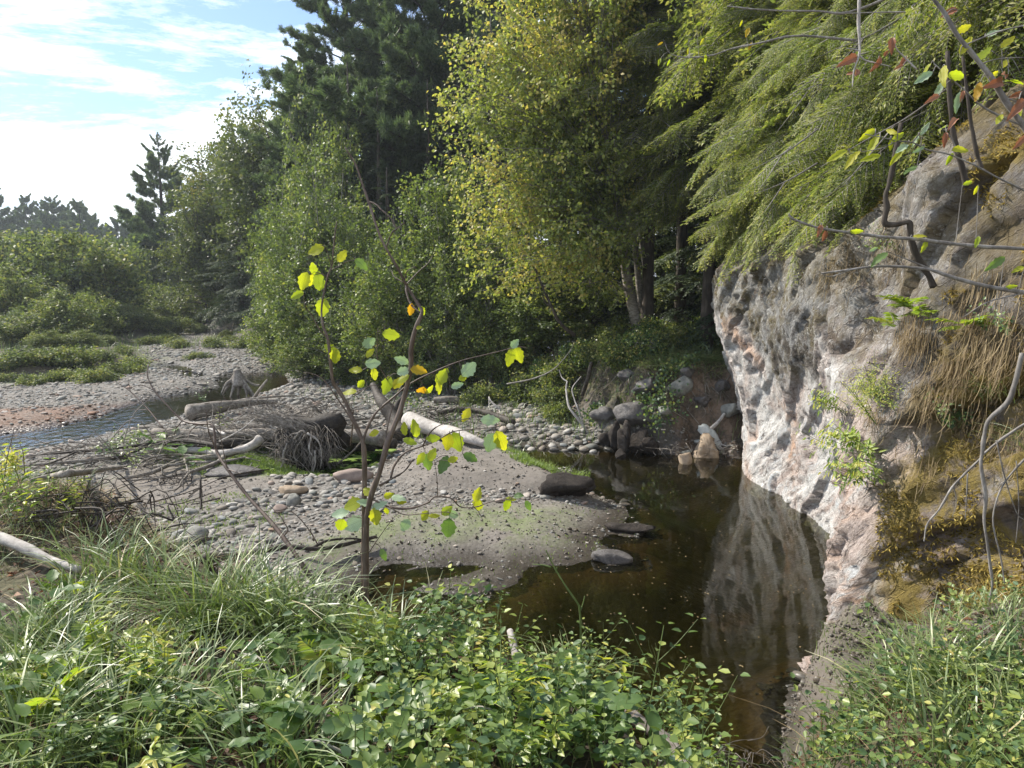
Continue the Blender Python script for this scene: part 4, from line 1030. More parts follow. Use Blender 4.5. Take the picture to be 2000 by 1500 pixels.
cob, sand, grn, ok = masks(qx, qy)
hz_ = Hf(qx, qy)
dens = np.clip(1-.93*sand-.8*grn, .02, 1)*(1-.65*cob)*np.clip(.75+1.1*fbm2(qx, qy, .5, 4, 79), .12, 1)
dens = np.where(hz_ < -.0, np.where(hz_ > -.05, .5*dens, 0.0), dens)
keep = ok & (r.random(n) < dens)
qx, qy, cob, sand, hz_ = qx[keep], qy[keep], cob[keep], sand[keep], hz_[keep]
n = len(qx)
size = np.exp(r.normal(np.log(.021), .5, n))*(1+.25*sstep((qy-22)/10))*(1+.018*np.clip(qy-8, 0, 40))
size = np.where(r.random(n) < cob*.85, r.uniform(.028, .078, n), size*(1-.35*sand))
size = np.clip(size, .012, .13)
def gn_scatter(name, pts, scl, rot, tone, wetv, rustv, mat, sub=2):
    me = bpy.data.meshes.new(name); me.vertices.add(len(pts)); me.vertices.foreach_set('co', pts.astype(np.float32).ravel())
    for an, av in (('scl', scl), ('rot', rot)):
        a = me.attributes.new(an, 'FLOAT_VECTOR', 'POINT'); a.data.foreach_set('vector', av.astype(np.float32).ravel())
    for an, av in (('tone', tone), ('wetness', wetv), ('rust', rustv)):
        a = me.attributes.new(an, 'FLOAT', 'POINT'); a.data.foreach_set('value', av.astype(np.float32))
    me.materials.append(mat)
    o = link(name, me)
    ng = bpy.data.node_groups.new(name, 'GeometryNodeTree')
    ng.interface.new_socket('Geometry', in_out='INPUT', socket_type='NodeSocketGeometry'); ng.interface.new_socket('Geometry', in_out='OUTPUT', socket_type='NodeSocketGeometry')
    gi = ng.nodes.new('NodeGroupInput'); go = ng.nodes.new('NodeGroupOutput')
    ic = ng.nodes.new('GeometryNodeMeshIcoSphere'); ic.inputs['Subdivisions'].default_value = sub; ic.inputs['Radius'].default_value = 1
    # a light dent so that the stones are not perfect ellipsoids
    sp_ = ng.nodes.new('GeometryNodeSetPosition'); nt = ng.nodes.new('ShaderNodeTexNoise'); nt.inputs['Scale'].default_value = 1.1; nt.inputs['Detail'].default_value = 1
    ps = ng.nodes.new('GeometryNodeInputPosition'); sub_ = ng.nodes.new('ShaderNodeVectorMath'); sub_.operation = 'SUBTRACT'; sub_.inputs[1].default_value = (.5, .5, .5)
    ml = ng.nodes.new('ShaderNodeVectorMath'); ml.operation = 'SCALE'; ml.inputs['Scale'].default_value = 1.1
    ng.links.new(ps.outputs[0], nt.inputs['Vector']); ng.links.new(nt.outputs['Color'], sub_.inputs[0]); ng.links.new(sub_.outputs[0], ml.inputs[0])
    ng.links.new(ic.outputs[0], sp_.inputs['Geometry']); ng.links.new(ml.outputs[0], sp_.inputs['Offset'])
    ss = ng.nodes.new('GeometryNodeSetShadeSmooth'); ng.links.new(sp_.outputs[0], ss.inputs[0])
    sm = ng.nodes.new('GeometryNodeSetMaterial'); sm.inputs['Material'].default_value = mat; ng.links.new(ss.outputs[0], sm.inputs[0])
    ip = ng.nodes.new('GeometryNodeInstanceOnPoints')
    def na(nm, ty):
        q = ng.nodes.new('GeometryNodeInputNamedAttribute'); q.data_type = ty; q.inputs['Name'].default_value = nm; return q.outputs['Attribute']
    mp2 = ng.nodes.new('GeometryNodeMeshToPoints'); ng.links.new(gi.outputs[0], mp2.inputs[0])
    ng.links.new(mp2.outputs[0], ip.inputs['Points']); ng.links.new(sm.outputs[0], ip.inputs['Instance'])
    ng.links.new(na('rot', 'FLOAT_VECTOR'), ip.inputs['Rotation']); ng.links.new(na('scl', 'FLOAT_VECTOR'), ip.inputs['Scale'])
    ng.links.new(ip.outputs[0], go.inputs[0])
    md = o.modifiers.new('scatter', 'NODES'); md.node_group = ng
    return o
scl = np.stack([size*r.uniform(.8, 1.5, n), size*r.uniform(.65, 1.05, n), size*r.uniform(.3, .6, n)], 1)
rot = np.stack([r.normal(0, .22, n), r.normal(0, .22, n), r.uniform(0, 6.28, n)], 1)
dwp = waterd(qx, qy)
wetv = np.clip(sstep((.045-hz_)/.05), 0, 1); rustv = np.clip(sstep(sdpoly(qx, qy, RUST)/.6+.4)*r.uniform(-.1, 1.0, n), 0, .85)
pts = np.stack([qx, qy, hz_+scl[:, 2]*.3], 1)
o = gn_scatter('gravel_stones', pts, scl, rot, r.random(n), wetv, rustv, M['pebble']); tag(o, 'loose grey river pebbles covering the bars', 'gravel', kind='stuff')

# the largest cobbles one by one
CM = [rock_mesh('cobble', 60+k, M['cobble'], 2, (1.15, .85, .5), .16) for k in range(7)]
cn_ = 0
def scatter_cobbles(poly, m, smin, smax, label, seed):
    global cn_
    r = np.random.default_rng(seed); p = np.array(poly); done = 0; tries = 0; placed = []
    while done < m and tries < 8000:
        tries += 1
        x = r.uniform(p[:, 0].min(), p[:, 0].max()); y = r.uniform(p[:, 1].min(), p[:, 1].max())
        if sdpoly(np.array([x]), np.array([y]), poly)[0] < 0: continue
        s = r.uniform(smin, smax)
        if any((x-a)**2+(y-b)**2 < (.75*(s+c))**2 for a, b, c in placed): continue
        h = float(Hf(np.array([x]), np.array([y]))[0])
        if h < -.03: continue
        placed.append((x, y, s)); done += 1
        o = link('cobble', CM[r.integers(7)], None, (x, y, h+s*.22), (r.normal(0, .2), r.normal(0, .2), r.uniform(0, 6.28)), s)
        tag(o, label, 'cobble', 'cobbles: '+label)
scatter_cobbles(COB2, 70, .035, .085, 'rounded grey cobble in the patch behind the sapling stems', 1)
scatter_cobbles(COB3, 28, .04, .075, 'pale cobble on the sand between bank and driftwood', 2)
scatter_cobbles(Gp([(890, 800), (1050, 815), (1140, 845), (1170, 882), (1050, 882), (980, 872)]), 110, .07, .125, 'rounded cobble at the shallow head of the pool', 3)
scatter_cobbles(Gp([(560, 765), (700, 770), (730, 820), (640, 830), (560, 800)]), 50, .08, .13, 'large pale cobble behind the log jam', 4)

def boulder(name, px, py, sx, sy, sz, mat, label, cat, seed, rot=(0, 0, 0), facet=4, base=None, sink=.2, sub=3, rough=.25):
    p = ong(px, py) if base is None else np.array(base)
    o = link(name, rock_mesh(name, seed, M[mat], sub, (sx, sy, sz), rough, facet), None, (p[0], p[1], p[2]+sz*(1-2*sink)), rot); tag(o, label, cat); return o
boulder('boulder', 378, 1060, .20, .15, .14, 'boulder', 'dark grey boulder standing in the sand left of the sapling', 'boulder', 71, (0, 0, .4))
boulder('boulder', 340, 1058, .10, .08, .07, 'boulder', 'small round grey boulder just left of the dark grey one', 'boulder', 72)
boulder('boulder', 690, 938, .30, .12, .11, 'boulder_pink', 'long pinkish boulder at the edge of the green puddle', 'boulder', 73, (0, 0, .35), facet=2)
boulder('boulder', 572, 964, .22, .14, .09, 'rust_rock', 'tan flat boulder left of the cobble patch', 'boulder', 74, (0, 0, .2), facet=2)
boulder('boulder', 575, 985, .11, .09, .10, 'boulder', 'round pale boulder by the cobble patch', 'boulder', 75)
boulder('boulder', 548, 1002, .09, .08, .08, 'boulder_pink', 'small brown boulder below the round pale one', 'boulder', 76)
boulder('mud_block', 1105, 962, .38, .25, .20, 'peat', 'crumbly dark mud block on the spit of sand beside the pool', 'mud block', 77, (0, 0, .1), 1, rough=.5)
boulder('mud_block', 1085, 970, .12, .1, .07, 'peat', 'small dark mud lump left of the crumbly block', 'mud block', 78, rough=.5)
boulder('mud_block', 1138, 958, .28, .2, .12, 'peat', 'long dark mud lump at the right end of the crumbly block', 'mud block', 79, rough=.5)
boulder('mud_block', 1235, 1036, .34, .12, .06, 'peat', 'flat black mud ledge running into the pool', 'mud block', 80, (0, 0, -.25), rough=.4)
boulder('rock', 1198, 1094, .26, .17, .085, 'mudrock', 'flat grey rock lying in the shallow water off the sandbar', 'rock', 81, (0, 0, -.1), base=(*G(1198, 1094, 0)[:2], -.0), rough=.2)
boulder('mud_block', 455, 925, .5, .3, .07, 'mudrock', 'low mud hump in the grass below the logs', 'mud block', 82, rough=.3, facet=1)
# dark peat lumps and slabs at the far end of the pool
pl = [(1188, 868, .16, .2), (1205, 872, .18, .28), (1222, 880, .17, .33), (1245, 876, .22, .26), (1268, 880, .2, .22), (1290, 872, .24, .16), (1215, 892, .1, .1), (1320, 862, .3, .16), (1350, 842, .3, .2)]
for k, (px, py, w, h) in enumerate(pl):
    p = G(px, py+10, .0); boulder('peat_lump', px, py, w, w*.8, h, 'peat', ['blocky black peat lump leftmost at the pool head', 'black peat lump second from the left at the pool head', 'tall wedge of black peat at the waterline', 'broad black peat lump right of the wedge', 'black peat lump below the hanging vines', 'flat black peat lump before the rooty bank', 'tiny black lump in the water before the wedge', 'dark earth lump left of the white slab', 'dark earth lump behind the white slab'][k], 'peat lump', 90+k, (0, 0, k), 5, base=(p[0], p[1]+.15, .05), rough=.45)
boulder('rock', 1340, 890, .14, .12, .17, 'rust_rock', 'tan rounded rock left of the wedge-shaped boulder', 'rock', 101, base=(*G(1338, 905, 0)[:2], 0), facet=6, sink=.25)
def plate(name, outl, D, thick, mat, label, cat, seed, bulge=.04, dy=0.0, lean_=0.0):
    """broken slab: an outline with real thickness, crumpled faces and a crooked rim"""
    import bmesh
    r = np.random.default_rng(seed); W = np.array([P(a, b, D) for a, b in outl]); c = W.mean(0); W = W-c
    n = len(W)*3; k = np.linspace(0, len(W), n, endpoint=False); i = k.astype(int) % len(W); t = (k-np.floor(k))[:, None]; rim = W[i]*(1-t)+W[(i+1) % len(W)]*t; rim = rim*(1+r.normal(0, .025, (n, 1)))
    rings = []; 
    for q, yy in ((.0, -.5), (.45, -.56), (.85, -.5), (1.0, -.2), (1.0, .25), (.8, .5), (.4, .55), (0, .5)):
        v = rim*q; v[:, 1] += yy*thick + r.normal(0, bulge*thick, n) + lean_*v[:, 2]; rings.append(v)
    V_ = np.vstack(rings); idx_ = np.arange(len(rings)*n).reshape(len(rings), n); F_ = np.stack([idx_[:-1], np.roll(idx_[:-1], -1, 1), np.roll(idx_[1:], -1, 1), idx_[1:]], -1).reshape(-1, 4)
    V_ = V_ + .04*np.stack([vnoise(V_*9+seed, 1), vnoise(V_*9+seed, 2), vnoise(V_*9+seed, 3)], 1)*min(1, thick*4)
    o = link(name, quadmesh(name, V_, F_, M[mat]), None, c); tag(o, label, cat); return o
plate('boulder', [(1346, 908), (1350, 892), (1362, 872), (1374, 853), (1385, 847), (1396, 860), (1402, 880), (1404, 912), (1370, 918)], 13.9, .30, 'rust_rock', 'wedge-shaped tan boulder leaning at the cliff foot in the water', 'boulder', 102, lean_=.25)
plate('rock_slab', [(1366, 833), (1378, 829), (1392, 836), (1402, 850), (1410, 866), (1413, 882), (1405, 884), (1396, 872), (1384, 862), (1372, 852), (1364, 842)], 14.25, .10, 'slate', 'white curved slate slab standing behind the wedge boulder', 'slab', 103, lean_=.35)
plate('rock_slab', [(1352, 862), (1372, 856), (1380, 862), (1374, 870), (1356, 872)], 14.4, .2, 'slate', 'small white slate piece left of the curved slab', 'slab', 104)
plate('boulder', [(1392, 838), (1410, 826), (1428, 830), (1440, 850), (1442, 890), (1415, 892), (1400, 870)], 14.7, .5, 'peat', 'dark rock in the shaded corner against the cliff', 'boulder', 108)
plate('boulder', [(1330, 850), (1350, 838), (1378, 836), (1390, 850), (1370, 862), (1340, 868)], 14.8, .5, 'mudrock', 'dark slate shelf behind the white slab', 'boulder', 109)
boulder('boulder', 1328, 770, .26, .2, .26, 'boulder', 'grey layered rock bedded in the dirt bank', 'boulder', 105, (0, .4, .3), facet=7)
boulder('boulder', 1250, 830, .5, .3, .3, 'mudrock', 'dark rounded rock under the trailing vines of the bank', 'boulder', 106, facet=3)
boulder('boulder', 890, 742, .4, .3, .12, 'mudrock', 'sandy clod slipped from the scarp behind the sapling', 'boulder', 107, facet=2)

# ---------------------------------------------------------------- driftwood
def logobj(name, pts, r0, r1, mat, label, cat='log', z=None, knob=.12, seg=12, n=40, forks=(), group=None, raw=False):
    W = pts if raw else [ong(p[0], p[1], p[2]*.85+.02) for p in pts]
    o = empty(name, W[0]); tag(o, label, cat, group)
    L = [np.array(w)-np.array(W[0]) for w in W]
    tb = Tubes(); tb.add(L, r0, r1, seg=seg, n=n, knob=knob); tb.build('stem', M[mat], o)
    for fk in forks:
        fp, a, b = fk[:3]
        fw = [np.array(q if raw else ong(q[0], q[1], q[2]*.85+.02))-np.array(W[0]) for q in fp]
        tb = Tubes(); tb.add(fw, a, b, seg=7, n=max(8, 5*len(fp)), knob=knob*.7); tb.build('branch', M[mat], o)
    return o
logobj('log', [(300, 846, .22), (420, 850, .28), (560, 850, .35), (690, 852, .4), (748, 856, .4)], .10, .15, 'drift', 'long grey log lying across the middle of the jam')
logobj('log', [(335, 868, .12), (440, 866, .18), (540, 858, .2), (650, 862, .22), (730, 868, .2)], .08, .14, 'drift_dark', 'dark log under the long grey log')
logobj('log', [(370, 806, .2), (402, 800, .22), (450, 792, .22), (495, 786, .2), (540, 784, .15)], .22, .07, 'drift', 'thick hollow-ended log beside the stream riffle', knob=.18)
logobj('log', [(290, 880, .12), (380, 879, .16), (430, 885, .2), (470, 879, .25), (495, 868, .38), (507, 857, .52)], .045, .075, 'drift_pale', 'peeled branch with an upturned cut end in front of the jam')
logobj('log', [(470, 876, .2), (440, 889, .15), (400, 893, .12), (350, 900, .1), (290, 925, .1), (230, 935, .08)], .07, .02, 'drift', 'forking grey limb spreading left over the sand',
       forks=[([(440, 889, .15), (420, 905, .12), (370, 922, .1), (320, 932, .1), (240, 940, .08)], .045, .012), ([(400, 893, .12), (330, 888, .2), (280, 900, .15), (262, 925, .06)], .03, .008), ([(370, 922, .1), (355, 940, .1), (345, 955, .04), (320, 960, .04)], .02, .006), ([(350, 900, .1), (300, 897, .2), (272, 915, .15)], .022, .006), ([(360, 897, .16), (366, 915, .1), (362, 940, .06), (340, 960, .03)], .02, .008)])
logobj('fallen_limb', [(430, 872, .3), (400, 866, .35), (360, 860, .35), (300, 866, .3), (230, 875, .25), (150, 882, .2), (60, 890, .15)], .05, .015, 'drift_dark', 'long dark limb curving from the jam towards the left bank', 'limb',
       forks=[([(300, 866, .3), (240, 890, .2), (170, 905, .15), (90, 925, .1)], .025, .008), ([(230, 875, .25), (180, 868, .25), (130, 862, .2)], .02, .006), ([(150, 882, .2), (110, 900, .15), (60, 915, .1)], .018, .006)])
logobj('fallen_limb', [(330, 895, .1), (250, 892, .1), (180, 898, .12), (100, 905, .1), (20, 912, .1)], .045, .02, 'drift', 'straight grey limb lying left of the jam near the stream', 'limb')
logobj('fallen_limb', [(300, 905, .1), (240, 912, .1), (160, 922, .12), (100, 930, .1), (60, 938, .1)], .035, .012, 'drift', 'thin grey limb below the straight limb', 'limb')
logobj('log', [(800, 822, .32), (822, 830, .30), (860, 840, .24), (905, 852, .15), (948, 868, .06)], .21, .07, 'drift_pale', 'bleached white log tapering down to the pool', knob=.1, seg=16)
logobj('log', [(728, 752, .95), (745, 782, .7), (765, 812, .45), (778, 838, .2), (786, 852, .1)], .085, .16, 'drift_dark', 'dark leaning stub rising behind the bleached log', knob=.2)
logobj('log', [(770, 852, .1), (772, 815, .3), (778, 790, .55), (790, 772, .8)], .22, .10, 'drift_dark', 'black broken stump overgrown with vines', knob=.35, seg=14)
logobj('log', [(848, 782, .1), (880, 780, .12), (915, 782, .1)], .09, .07, 'drift', 'short brown log against the far bank behind the cobbles')
logobj('log', [(855, 808, .15), (900, 800, .15), (950, 806, .12), (1002, 826, .05)], .05, .09, 'drift_dark', 'dark bowed log on the far cobbles')
logobj('log', [(560, 792, .15), (600, 812, .2), (660, 822, .2), (740, 815, .15)], .05, .03, 'drift', 'thin grey log on the pale cobbles behind the jam')
logobj('fallen_limb', [(700, 838, .2), (650, 832, .3), (600, 842, .25), (540, 838, .25)], .035, .02, 'drift', 'thin limb resting on the long grey log', 'limb')
logobj('fallen_limb', [(402, 1092, .1), (450, 1085, .12), (500, 1078, .12), (560, 1068, .12), (625, 1072, .12), (680, 1062, .1), (735, 1048, .1)], .035, .02, 'drift_dark', 'long dark limb on the mud left of the sapling foot', 'limb', forks=[([(610, 1070, .12), (640, 1056, .18), (690, 1052, .16), (730, 1058, .1)], .02, .008)])
logobj('fallen_limb', [(425, 936, .05), (455, 928, .06), (500, 920, .06), (525, 917, .05)], .02, .01, 'drift_dark', 'short dark stick on the sand below the jam', 'stick')
logobj('fallen_limb', [(280, 985, .04), (330, 972, .05), (370, 960, .05), (430, 935, .05)], .012, .006, 'drift_dark', 'thin curved stick on the pale sand', 'stick')
jam = [([(455, 838, .25), (520, 832, .45), (600, 838, .5), (650, 850, .45)], .07, .04, 'drift', 'grey log bridging the back of the jam'), ([(400, 872, .12), (470, 868, .15), (560, 872, .2), (600, 878, .15)], .06, .05, 'drift_dark', 'black log in the shade under the jam front'),
       ([(330, 856, .2), (400, 842, .32), (460, 846, .35), (510, 858, .3)], .045, .03, 'drift', 'weathered limb angled over the left end of the jam'), ([(520, 826, .5), (555, 845, .5), (580, 866, .35), (600, 880, .2)], .035, .02, 'drift_pale', 'pale limb sliding down the front of the jam'),
       ([(640, 878, .05), (690, 872, .1), (740, 868, .15), (770, 866, .2)], .09, .11, 'drift_dark', 'dark log along the back of the green puddle'), ([(380, 828, .15), (440, 822, .3), (500, 816, .3)], .04, .02, 'drift', 'thin grey limb behind the jam'),
       ([(540, 800, .3), (560, 822, .5), (585, 845, .5)], .03, .05, 'drift', 'grey limb rising from the root wad to the back'), ([(430, 862, .4), (470, 840, .7), (500, 815, .9)], .018, .006, 'drift_pale', 'pale broken stick standing up out of the jam'),
       ([(440, 848, .5), (410, 838, .5), (385, 834, .55)], .025, .015, 'drift_pale', 'short split pale stick on top of the jam'), ([(660, 905, .1), (690, 880, .3), (715, 850, .6)], .02, .01, 'drift', 'thin stick leaning at the right of the root wad'),
       ([(300, 912, .08), (370, 905, .12), (440, 900, .15), (480, 892, .2)], .03, .015, 'drift', 'slender limb along the front of the jam'), ([(560, 812, .4), (620, 800, .5), (690, 806, .5), (735, 825, .3)], .025, .01, 'drift', 'arched thin limb behind the root wad')]
for pts_, a_, b_, m_, l_ in jam: logobj('fallen_limb' if a_ < .04 else 'log', pts_, a_, b_, m_, l_, 'limb' if a_ < .04 else 'log')
# upturned stump like a tent of roots
so_ = ong(467, 772, .02); st = empty('stump', so_); tag(st, 'upturned grey stump spreading its roots like a tent by the still water', 'stump')
D0 = so_[1]; U = lambda px, py, dy=0: P(px, py, D0+dy)-so_
tb = Tubes(); tb.add([U(463, 722), U(466, 738), U(468, 752)], .10, .17, seg=12, n=14, knob=.3); tb.build('stem', M['drift'], st)
for k, (pts) in enumerate([[(464, 726), (452, 745), (440, 762), (434, 772)], [(465, 730), (458, 750), (452, 770), (448, 780)], [(467, 735), (468, 755), (465, 772), (470, 784)], [(468, 735), (478, 755), (482, 770), (478, 782)], [(466, 730), (484, 745), (498, 752), (508, 752)], [(468, 730), (480, 750), (494, 768), (500, 776)], [(470, 745), (486, 765), (492, 772), (505, 778)], [(462, 740), (445, 748), (438, 756), (432, 768)]]):
    t = Tubes(); t.add([U(a, b, (-.25 if k % 2 else .25)*j/3) for j, (a, b) in enumerate(pts)], .065, .02, seg=7, n=14, knob=.25); t.build('root', M['drift'], st)
logobj('fallen_limb', [(498, 775, .1), (508, 760, .35), (522, 742, .62)], .05, .03, 'drift', 'short pale stub pointing up right of the tent stump', 'stub')
logobj('fallen_limb', [(440, 790, .1), (470, 782, .2), (520, 776, .25), (580, 772, .15)], .05, .02, 'drift', 'grey limb at the foot of the tent stump', 'limb')
# root wad with a curtain of roots
rw = ong(608, 862, .45); ro = empty('root_wad', rw); tag(ro, 'dark root wad with hanging pale rootlets at the green puddle', 'root wad')
D0 = rw[1]; r = np.random.default_rng(5)
U = lambda px, py, dy=0: P(px, py, D0+dy)-rw
me_ = rock_mesh('root_core', 111, M['drift_dark'], 3, (.62, .34, .46), .6, 2); link('root_core', me_, ro, U(606, 858, .1))
tb = Tubes()
for k in range(230):
    a0 = r.uniform(538, 655); b0 = r.uniform(830, 880); dx = r.normal(0, 26); dn = r.uniform(20, 62)
    tb.add([U(a0, b0, -.15), U(a0+dx*.4, b0+dn*.35, -.4+r.normal(0, .06)), U(a0+dx, b0+dn, -.38+r.normal(0, .1))], r.uniform(.004, .013), .002, seg=4, n=8, knob=.3, cap=False, tone=r.uniform(.0, .6))
for k in range(60):   # stiff roots pointing up-left over the log
    a0 = r.uniform(575, 630); tb.add([U(a0, 850, -.1), U(a0-r.uniform(10, 50), 835-r.uniform(0, 14), -.25), U(a0-r.uniform(40, 130), 815-r.uniform(-10, 25), -.2)], .014, .003, seg=4, n=9, knob=.2, cap=False, tone=r.uniform(.2, .8))
tag(tb.build('rootlets', M['drift'], ro), kind='stuff')
for k, pts in enumerate([[(574, 858), (588, 842), (600, 852), (604, 880), (608, 905)], [(600, 846), (622, 862), (628, 890), (626, 915)], [(596, 850), (580, 872), (574, 890), (582, 905)], [(560, 866), (554, 885), (552, 905), (540, 920), (515, 928)], [(540, 866), (552, 880), (556, 900), (550, 912)], [(608, 850), (604, 878), (612, 896), (606, 930)], [(585, 846), (566, 850), (556, 872)], [(615, 880), (616, 905), (612, 920), (618, 930)]]):
    t = Tubes(); t.add([U(a, b, -.45) for a, b in pts], .017, .005, seg=6, n=18, knob=.35, tone=.5); t.build('root', M['drift_pale' if k % 2 else 'drift'], ro)
# second tangle right behind it and brushwood
def tangle(name, px, py, z, m, w, h, mat, label, cat, seed, kind=None, rr=.008, tone=(.1, .8), curl=.4):
    r = np.random.default_rng(seed); c = ong(px, py, z*.6 if z < .6 else .05); tb = Tubes()
    for k in range(m):
        p0 = c+np.array([r.normal(0, w*.5), r.normal(0, w*.3), r.uniform(-.2, .8)*h]); d = rdir(1, r)[0]*np.array([1, .6, .45]); l = r.uniform(.3, 1)*w
        tb.add([p0, p0+d*l*.5+r.normal(0, curl*.15, 3), p0+d*l+np.array([0, 0, -.1*l])+r.normal(0, curl*.2, 3)], rr*r.uniform(.5, 1.6), .002, seg=4, n=8, knob=.2, cap=False, tone=r.uniform(*tone))
    o = tb.build(name, M[mat]); tag(o, label, cat, kind=kind); return o
tangle('twig_pile', 535, 845, .35, 190, 1.4, .4, 'drift', 'tangle of grey twigs lodged on the long log', 'twigs', 1, 'stuff')
tangle('twig_pile', 600, 825, .3, 170, 1.1, .5, 'drift', 'heap of bent twigs behind the root wad', 'twigs', 2, 'stuff')
tangle('twig_pile', 500, 805, .3, 45, 1.1, .3, 'drift_dark', 'dark twigs above the hollow-ended log', 'twigs', 3, 'stuff')
tangle('twig_pile', 430, 855, .3, 120, 1.2, .3, 'drift', 'twigs caught at the left end of the jam', 'twigs', 4, 'stuff')
tangle('twig_pile', 230, 900, .12, 150, 2.6, .2, 'drift', 'grey brushwood strewn left of the jam', 'twigs', 5, 'stuff')
tangle('twig_pile', 650, 812, .4, 60, .45, .5, 'drift_dark', 'small dark root clump behind the root wad', 'twigs', 6, 'stuff', curl=.2)
tangle('twig_pile', 860, 815, .2, 60, .6, .35, 'drift_dark', 'dark root clump behind the bleached log', 'twigs', 7, 'stuff')
tangle('twig_pile', 335, 940, .05, 40, .35, .1, 'drift_dark', 'little clump of dead stems on the sand', 'twigs', 8, 'stuff')
tangle('twig_pile', 1395, 885, .1, 35, .6, .15, 'drift', 'broken sticks and litter at the cliff foot', 'twigs', 9, 'stuff')
tangle('twig_pile', 1310, 880, .12, 30, .5, .1, 'drift', 'drift sticks along the far waterline', 'twigs', 10, 'stuff')
# pale dead branches and posts on the far bank
def wlog(name, pts, r0, r1, mat, label, cat, forks=()):
    W = [ong(p[0], p[1]) if len(p) == 2 else P(*p) for p in pts]; return logobj(name, W, r0, r1, mat, label, cat, raw=True, knob=.08, seg=7, n=26, forks=[([P(*q) for q in f[0]], f[1], f[2]) for f in forks])
wlog('dead_branch', [(1158, 862, 15.4), (1150, 850, 15.3), (1138, 830, 15.3), (1118, 805, 15.4), (1110, 790, 15.5), (1106, 760, 15.7), (1108, 745, 15.8)], .035, .018, 'drift_pale', 'pale crooked dead branch dipping from the bank into the pool head', 'dead branch', forks=[([(1140, 832, 15.3), (1130, 800, 15.3), (1122, 780, 15.4), (1118, 758, 15.5), (1135, 735, 15.7)], .022, .008), ([(1108, 745, 15.8), (1098, 738, 15.9), (1092, 722, 16)], .018, .006)])
wlog('dead_branch', [(992, 812, 17.5), (975, 798, 17.4), (960, 785, 17.5), (955, 775, 17.6)], .035, .018, 'drift_pale', 'short pale branch standing at the back of the cobbles', 'dead branch', forks=[([(975, 798, 17.4), (978, 812, 17.2), (988, 832, 17)], .018, .008), ([(955, 775, 17.6), (957, 800, 17.3), (970, 815, 17.1)], .012, .006)])
wlog('dead_branch', [(1137, 772, 16.3), (1146, 745, 16.2), (1155, 708, 16.1)], .05, .04, 'drift_dark', 'dark post-like dead stem leaning on the vegetated bank', 'dead stem')
wlog('dead_branch', [(990, 750, 17.5), (1040, 740, 17.2), (1080, 722, 17), (1110, 690, 16.9), (1122, 668, 16.9)], .02, .008, 'bark_grey', 'thin grey branch arching over the bank shrubs', 'dead branch')
wlog('dead_branch', [(1122, 655, 17.2), (1095, 632, 17), (1078, 600, 16.9), (1060, 560, 16.9), (1045, 525, 17)], .05, .02, 'bark_dark', 'bare dark stem slanting up left of the birch trunks', 'dead branch', forks=[([(1078, 600, 16.9), (1065, 590, 16.8), (1058, 570, 16.8)], .02, .01)])
wlog('dead_branch', [(1300, 757, 15), (1318, 775, 14.9), (1332, 797, 14.8)], .05, .05, 'drift', 'short weathered snag sticking out of the dirt bank', 'snag', forks=[([(1310, 750, 15), (1325, 770, 14.9), (1335, 785, 14.8)], .04, .03)])
wlog('dead_branch', [(1388, 838, 14.3), (1402, 825, 14.3), (1415, 808, 14.4)], .04, .03, 'drift_pale', 'pale broken stick above the white slab', 'snag')
wlog('dead_branch', [(1280, 884, 14.6), (1310, 880, 14.5), (1345, 876, 14.5), (1370, 878, 14.4)], .025, .015, 'drift_pale', 'straight pale stick along the far waterline', 'stick')
wlog('dead_branch', [(1398, 870, 14.2), (1425, 885, 14.0), (1440, 905, 13.6)], .03, .015, 'drift_pale', 'pale stick wedged between slab and cliff', 'stick', forks=[([(1402, 866, 14.2), (1430, 876, 14), (1446, 890, 13.8)], .02, .01)])
# foreground wood
wlog('log', [(-60, 1032, 4.35), (0, 1050, 4.2), (50, 1070, 4.05), (105, 1096, 3.95), (155, 1112, 3.85)], .040, .022, 'drift_pale', 'pale peeled branch lying in the grass at the left edge', 'branch')
wlog('log', [(996, 1232, 3.6), (1004, 1262, 3.5), (1012, 1300, 3.4), (1032, 1345, 3.3), (1060, 1380, 3.2)], .018, .024, 'drift_pale', 'thin weathered pole poking up between the leafy plants', 'branch')
wlog('log', [(888, 1362, 3.05), (915, 1392, 3.0), (945, 1425, 2.95), (985, 1455, 2.9)], .035, .03, 'drift', 'short grey log end lying in the foreground leaves', 'log')
wlog('log', [(1045, 1355, 3.2), (1080, 1395, 3.1), (1120, 1430, 3.0)], .03, .04, 'drift', 'grey log in the shade beneath the foreground plants', 'log')
wlog('log', [(1205, 1372, 3.3), (1250, 1410, 3.15), (1300, 1445, 3.05), (1345, 1500, 2.9), (1370, 1540, 2.8)], .035, .03, 'drift', 'split grey log sloping down at the bottom of the frame', 'log')
wlog('log', [(1060, 1460, 2.9), (1100, 1485, 2.85), (1140, 1520, 2.75)], .045, .04, 'drift', 'rough log end at the bottom edge of the frame', 'log')
wlog('log', [(960, 1382, 3.0), (1005, 1375, 3.0), (1030, 1362, 3.0), (1055, 1345, 3.0)], .006, .004, 'drift_pale', 'thin pale twig across the foreground logs', 'twig')

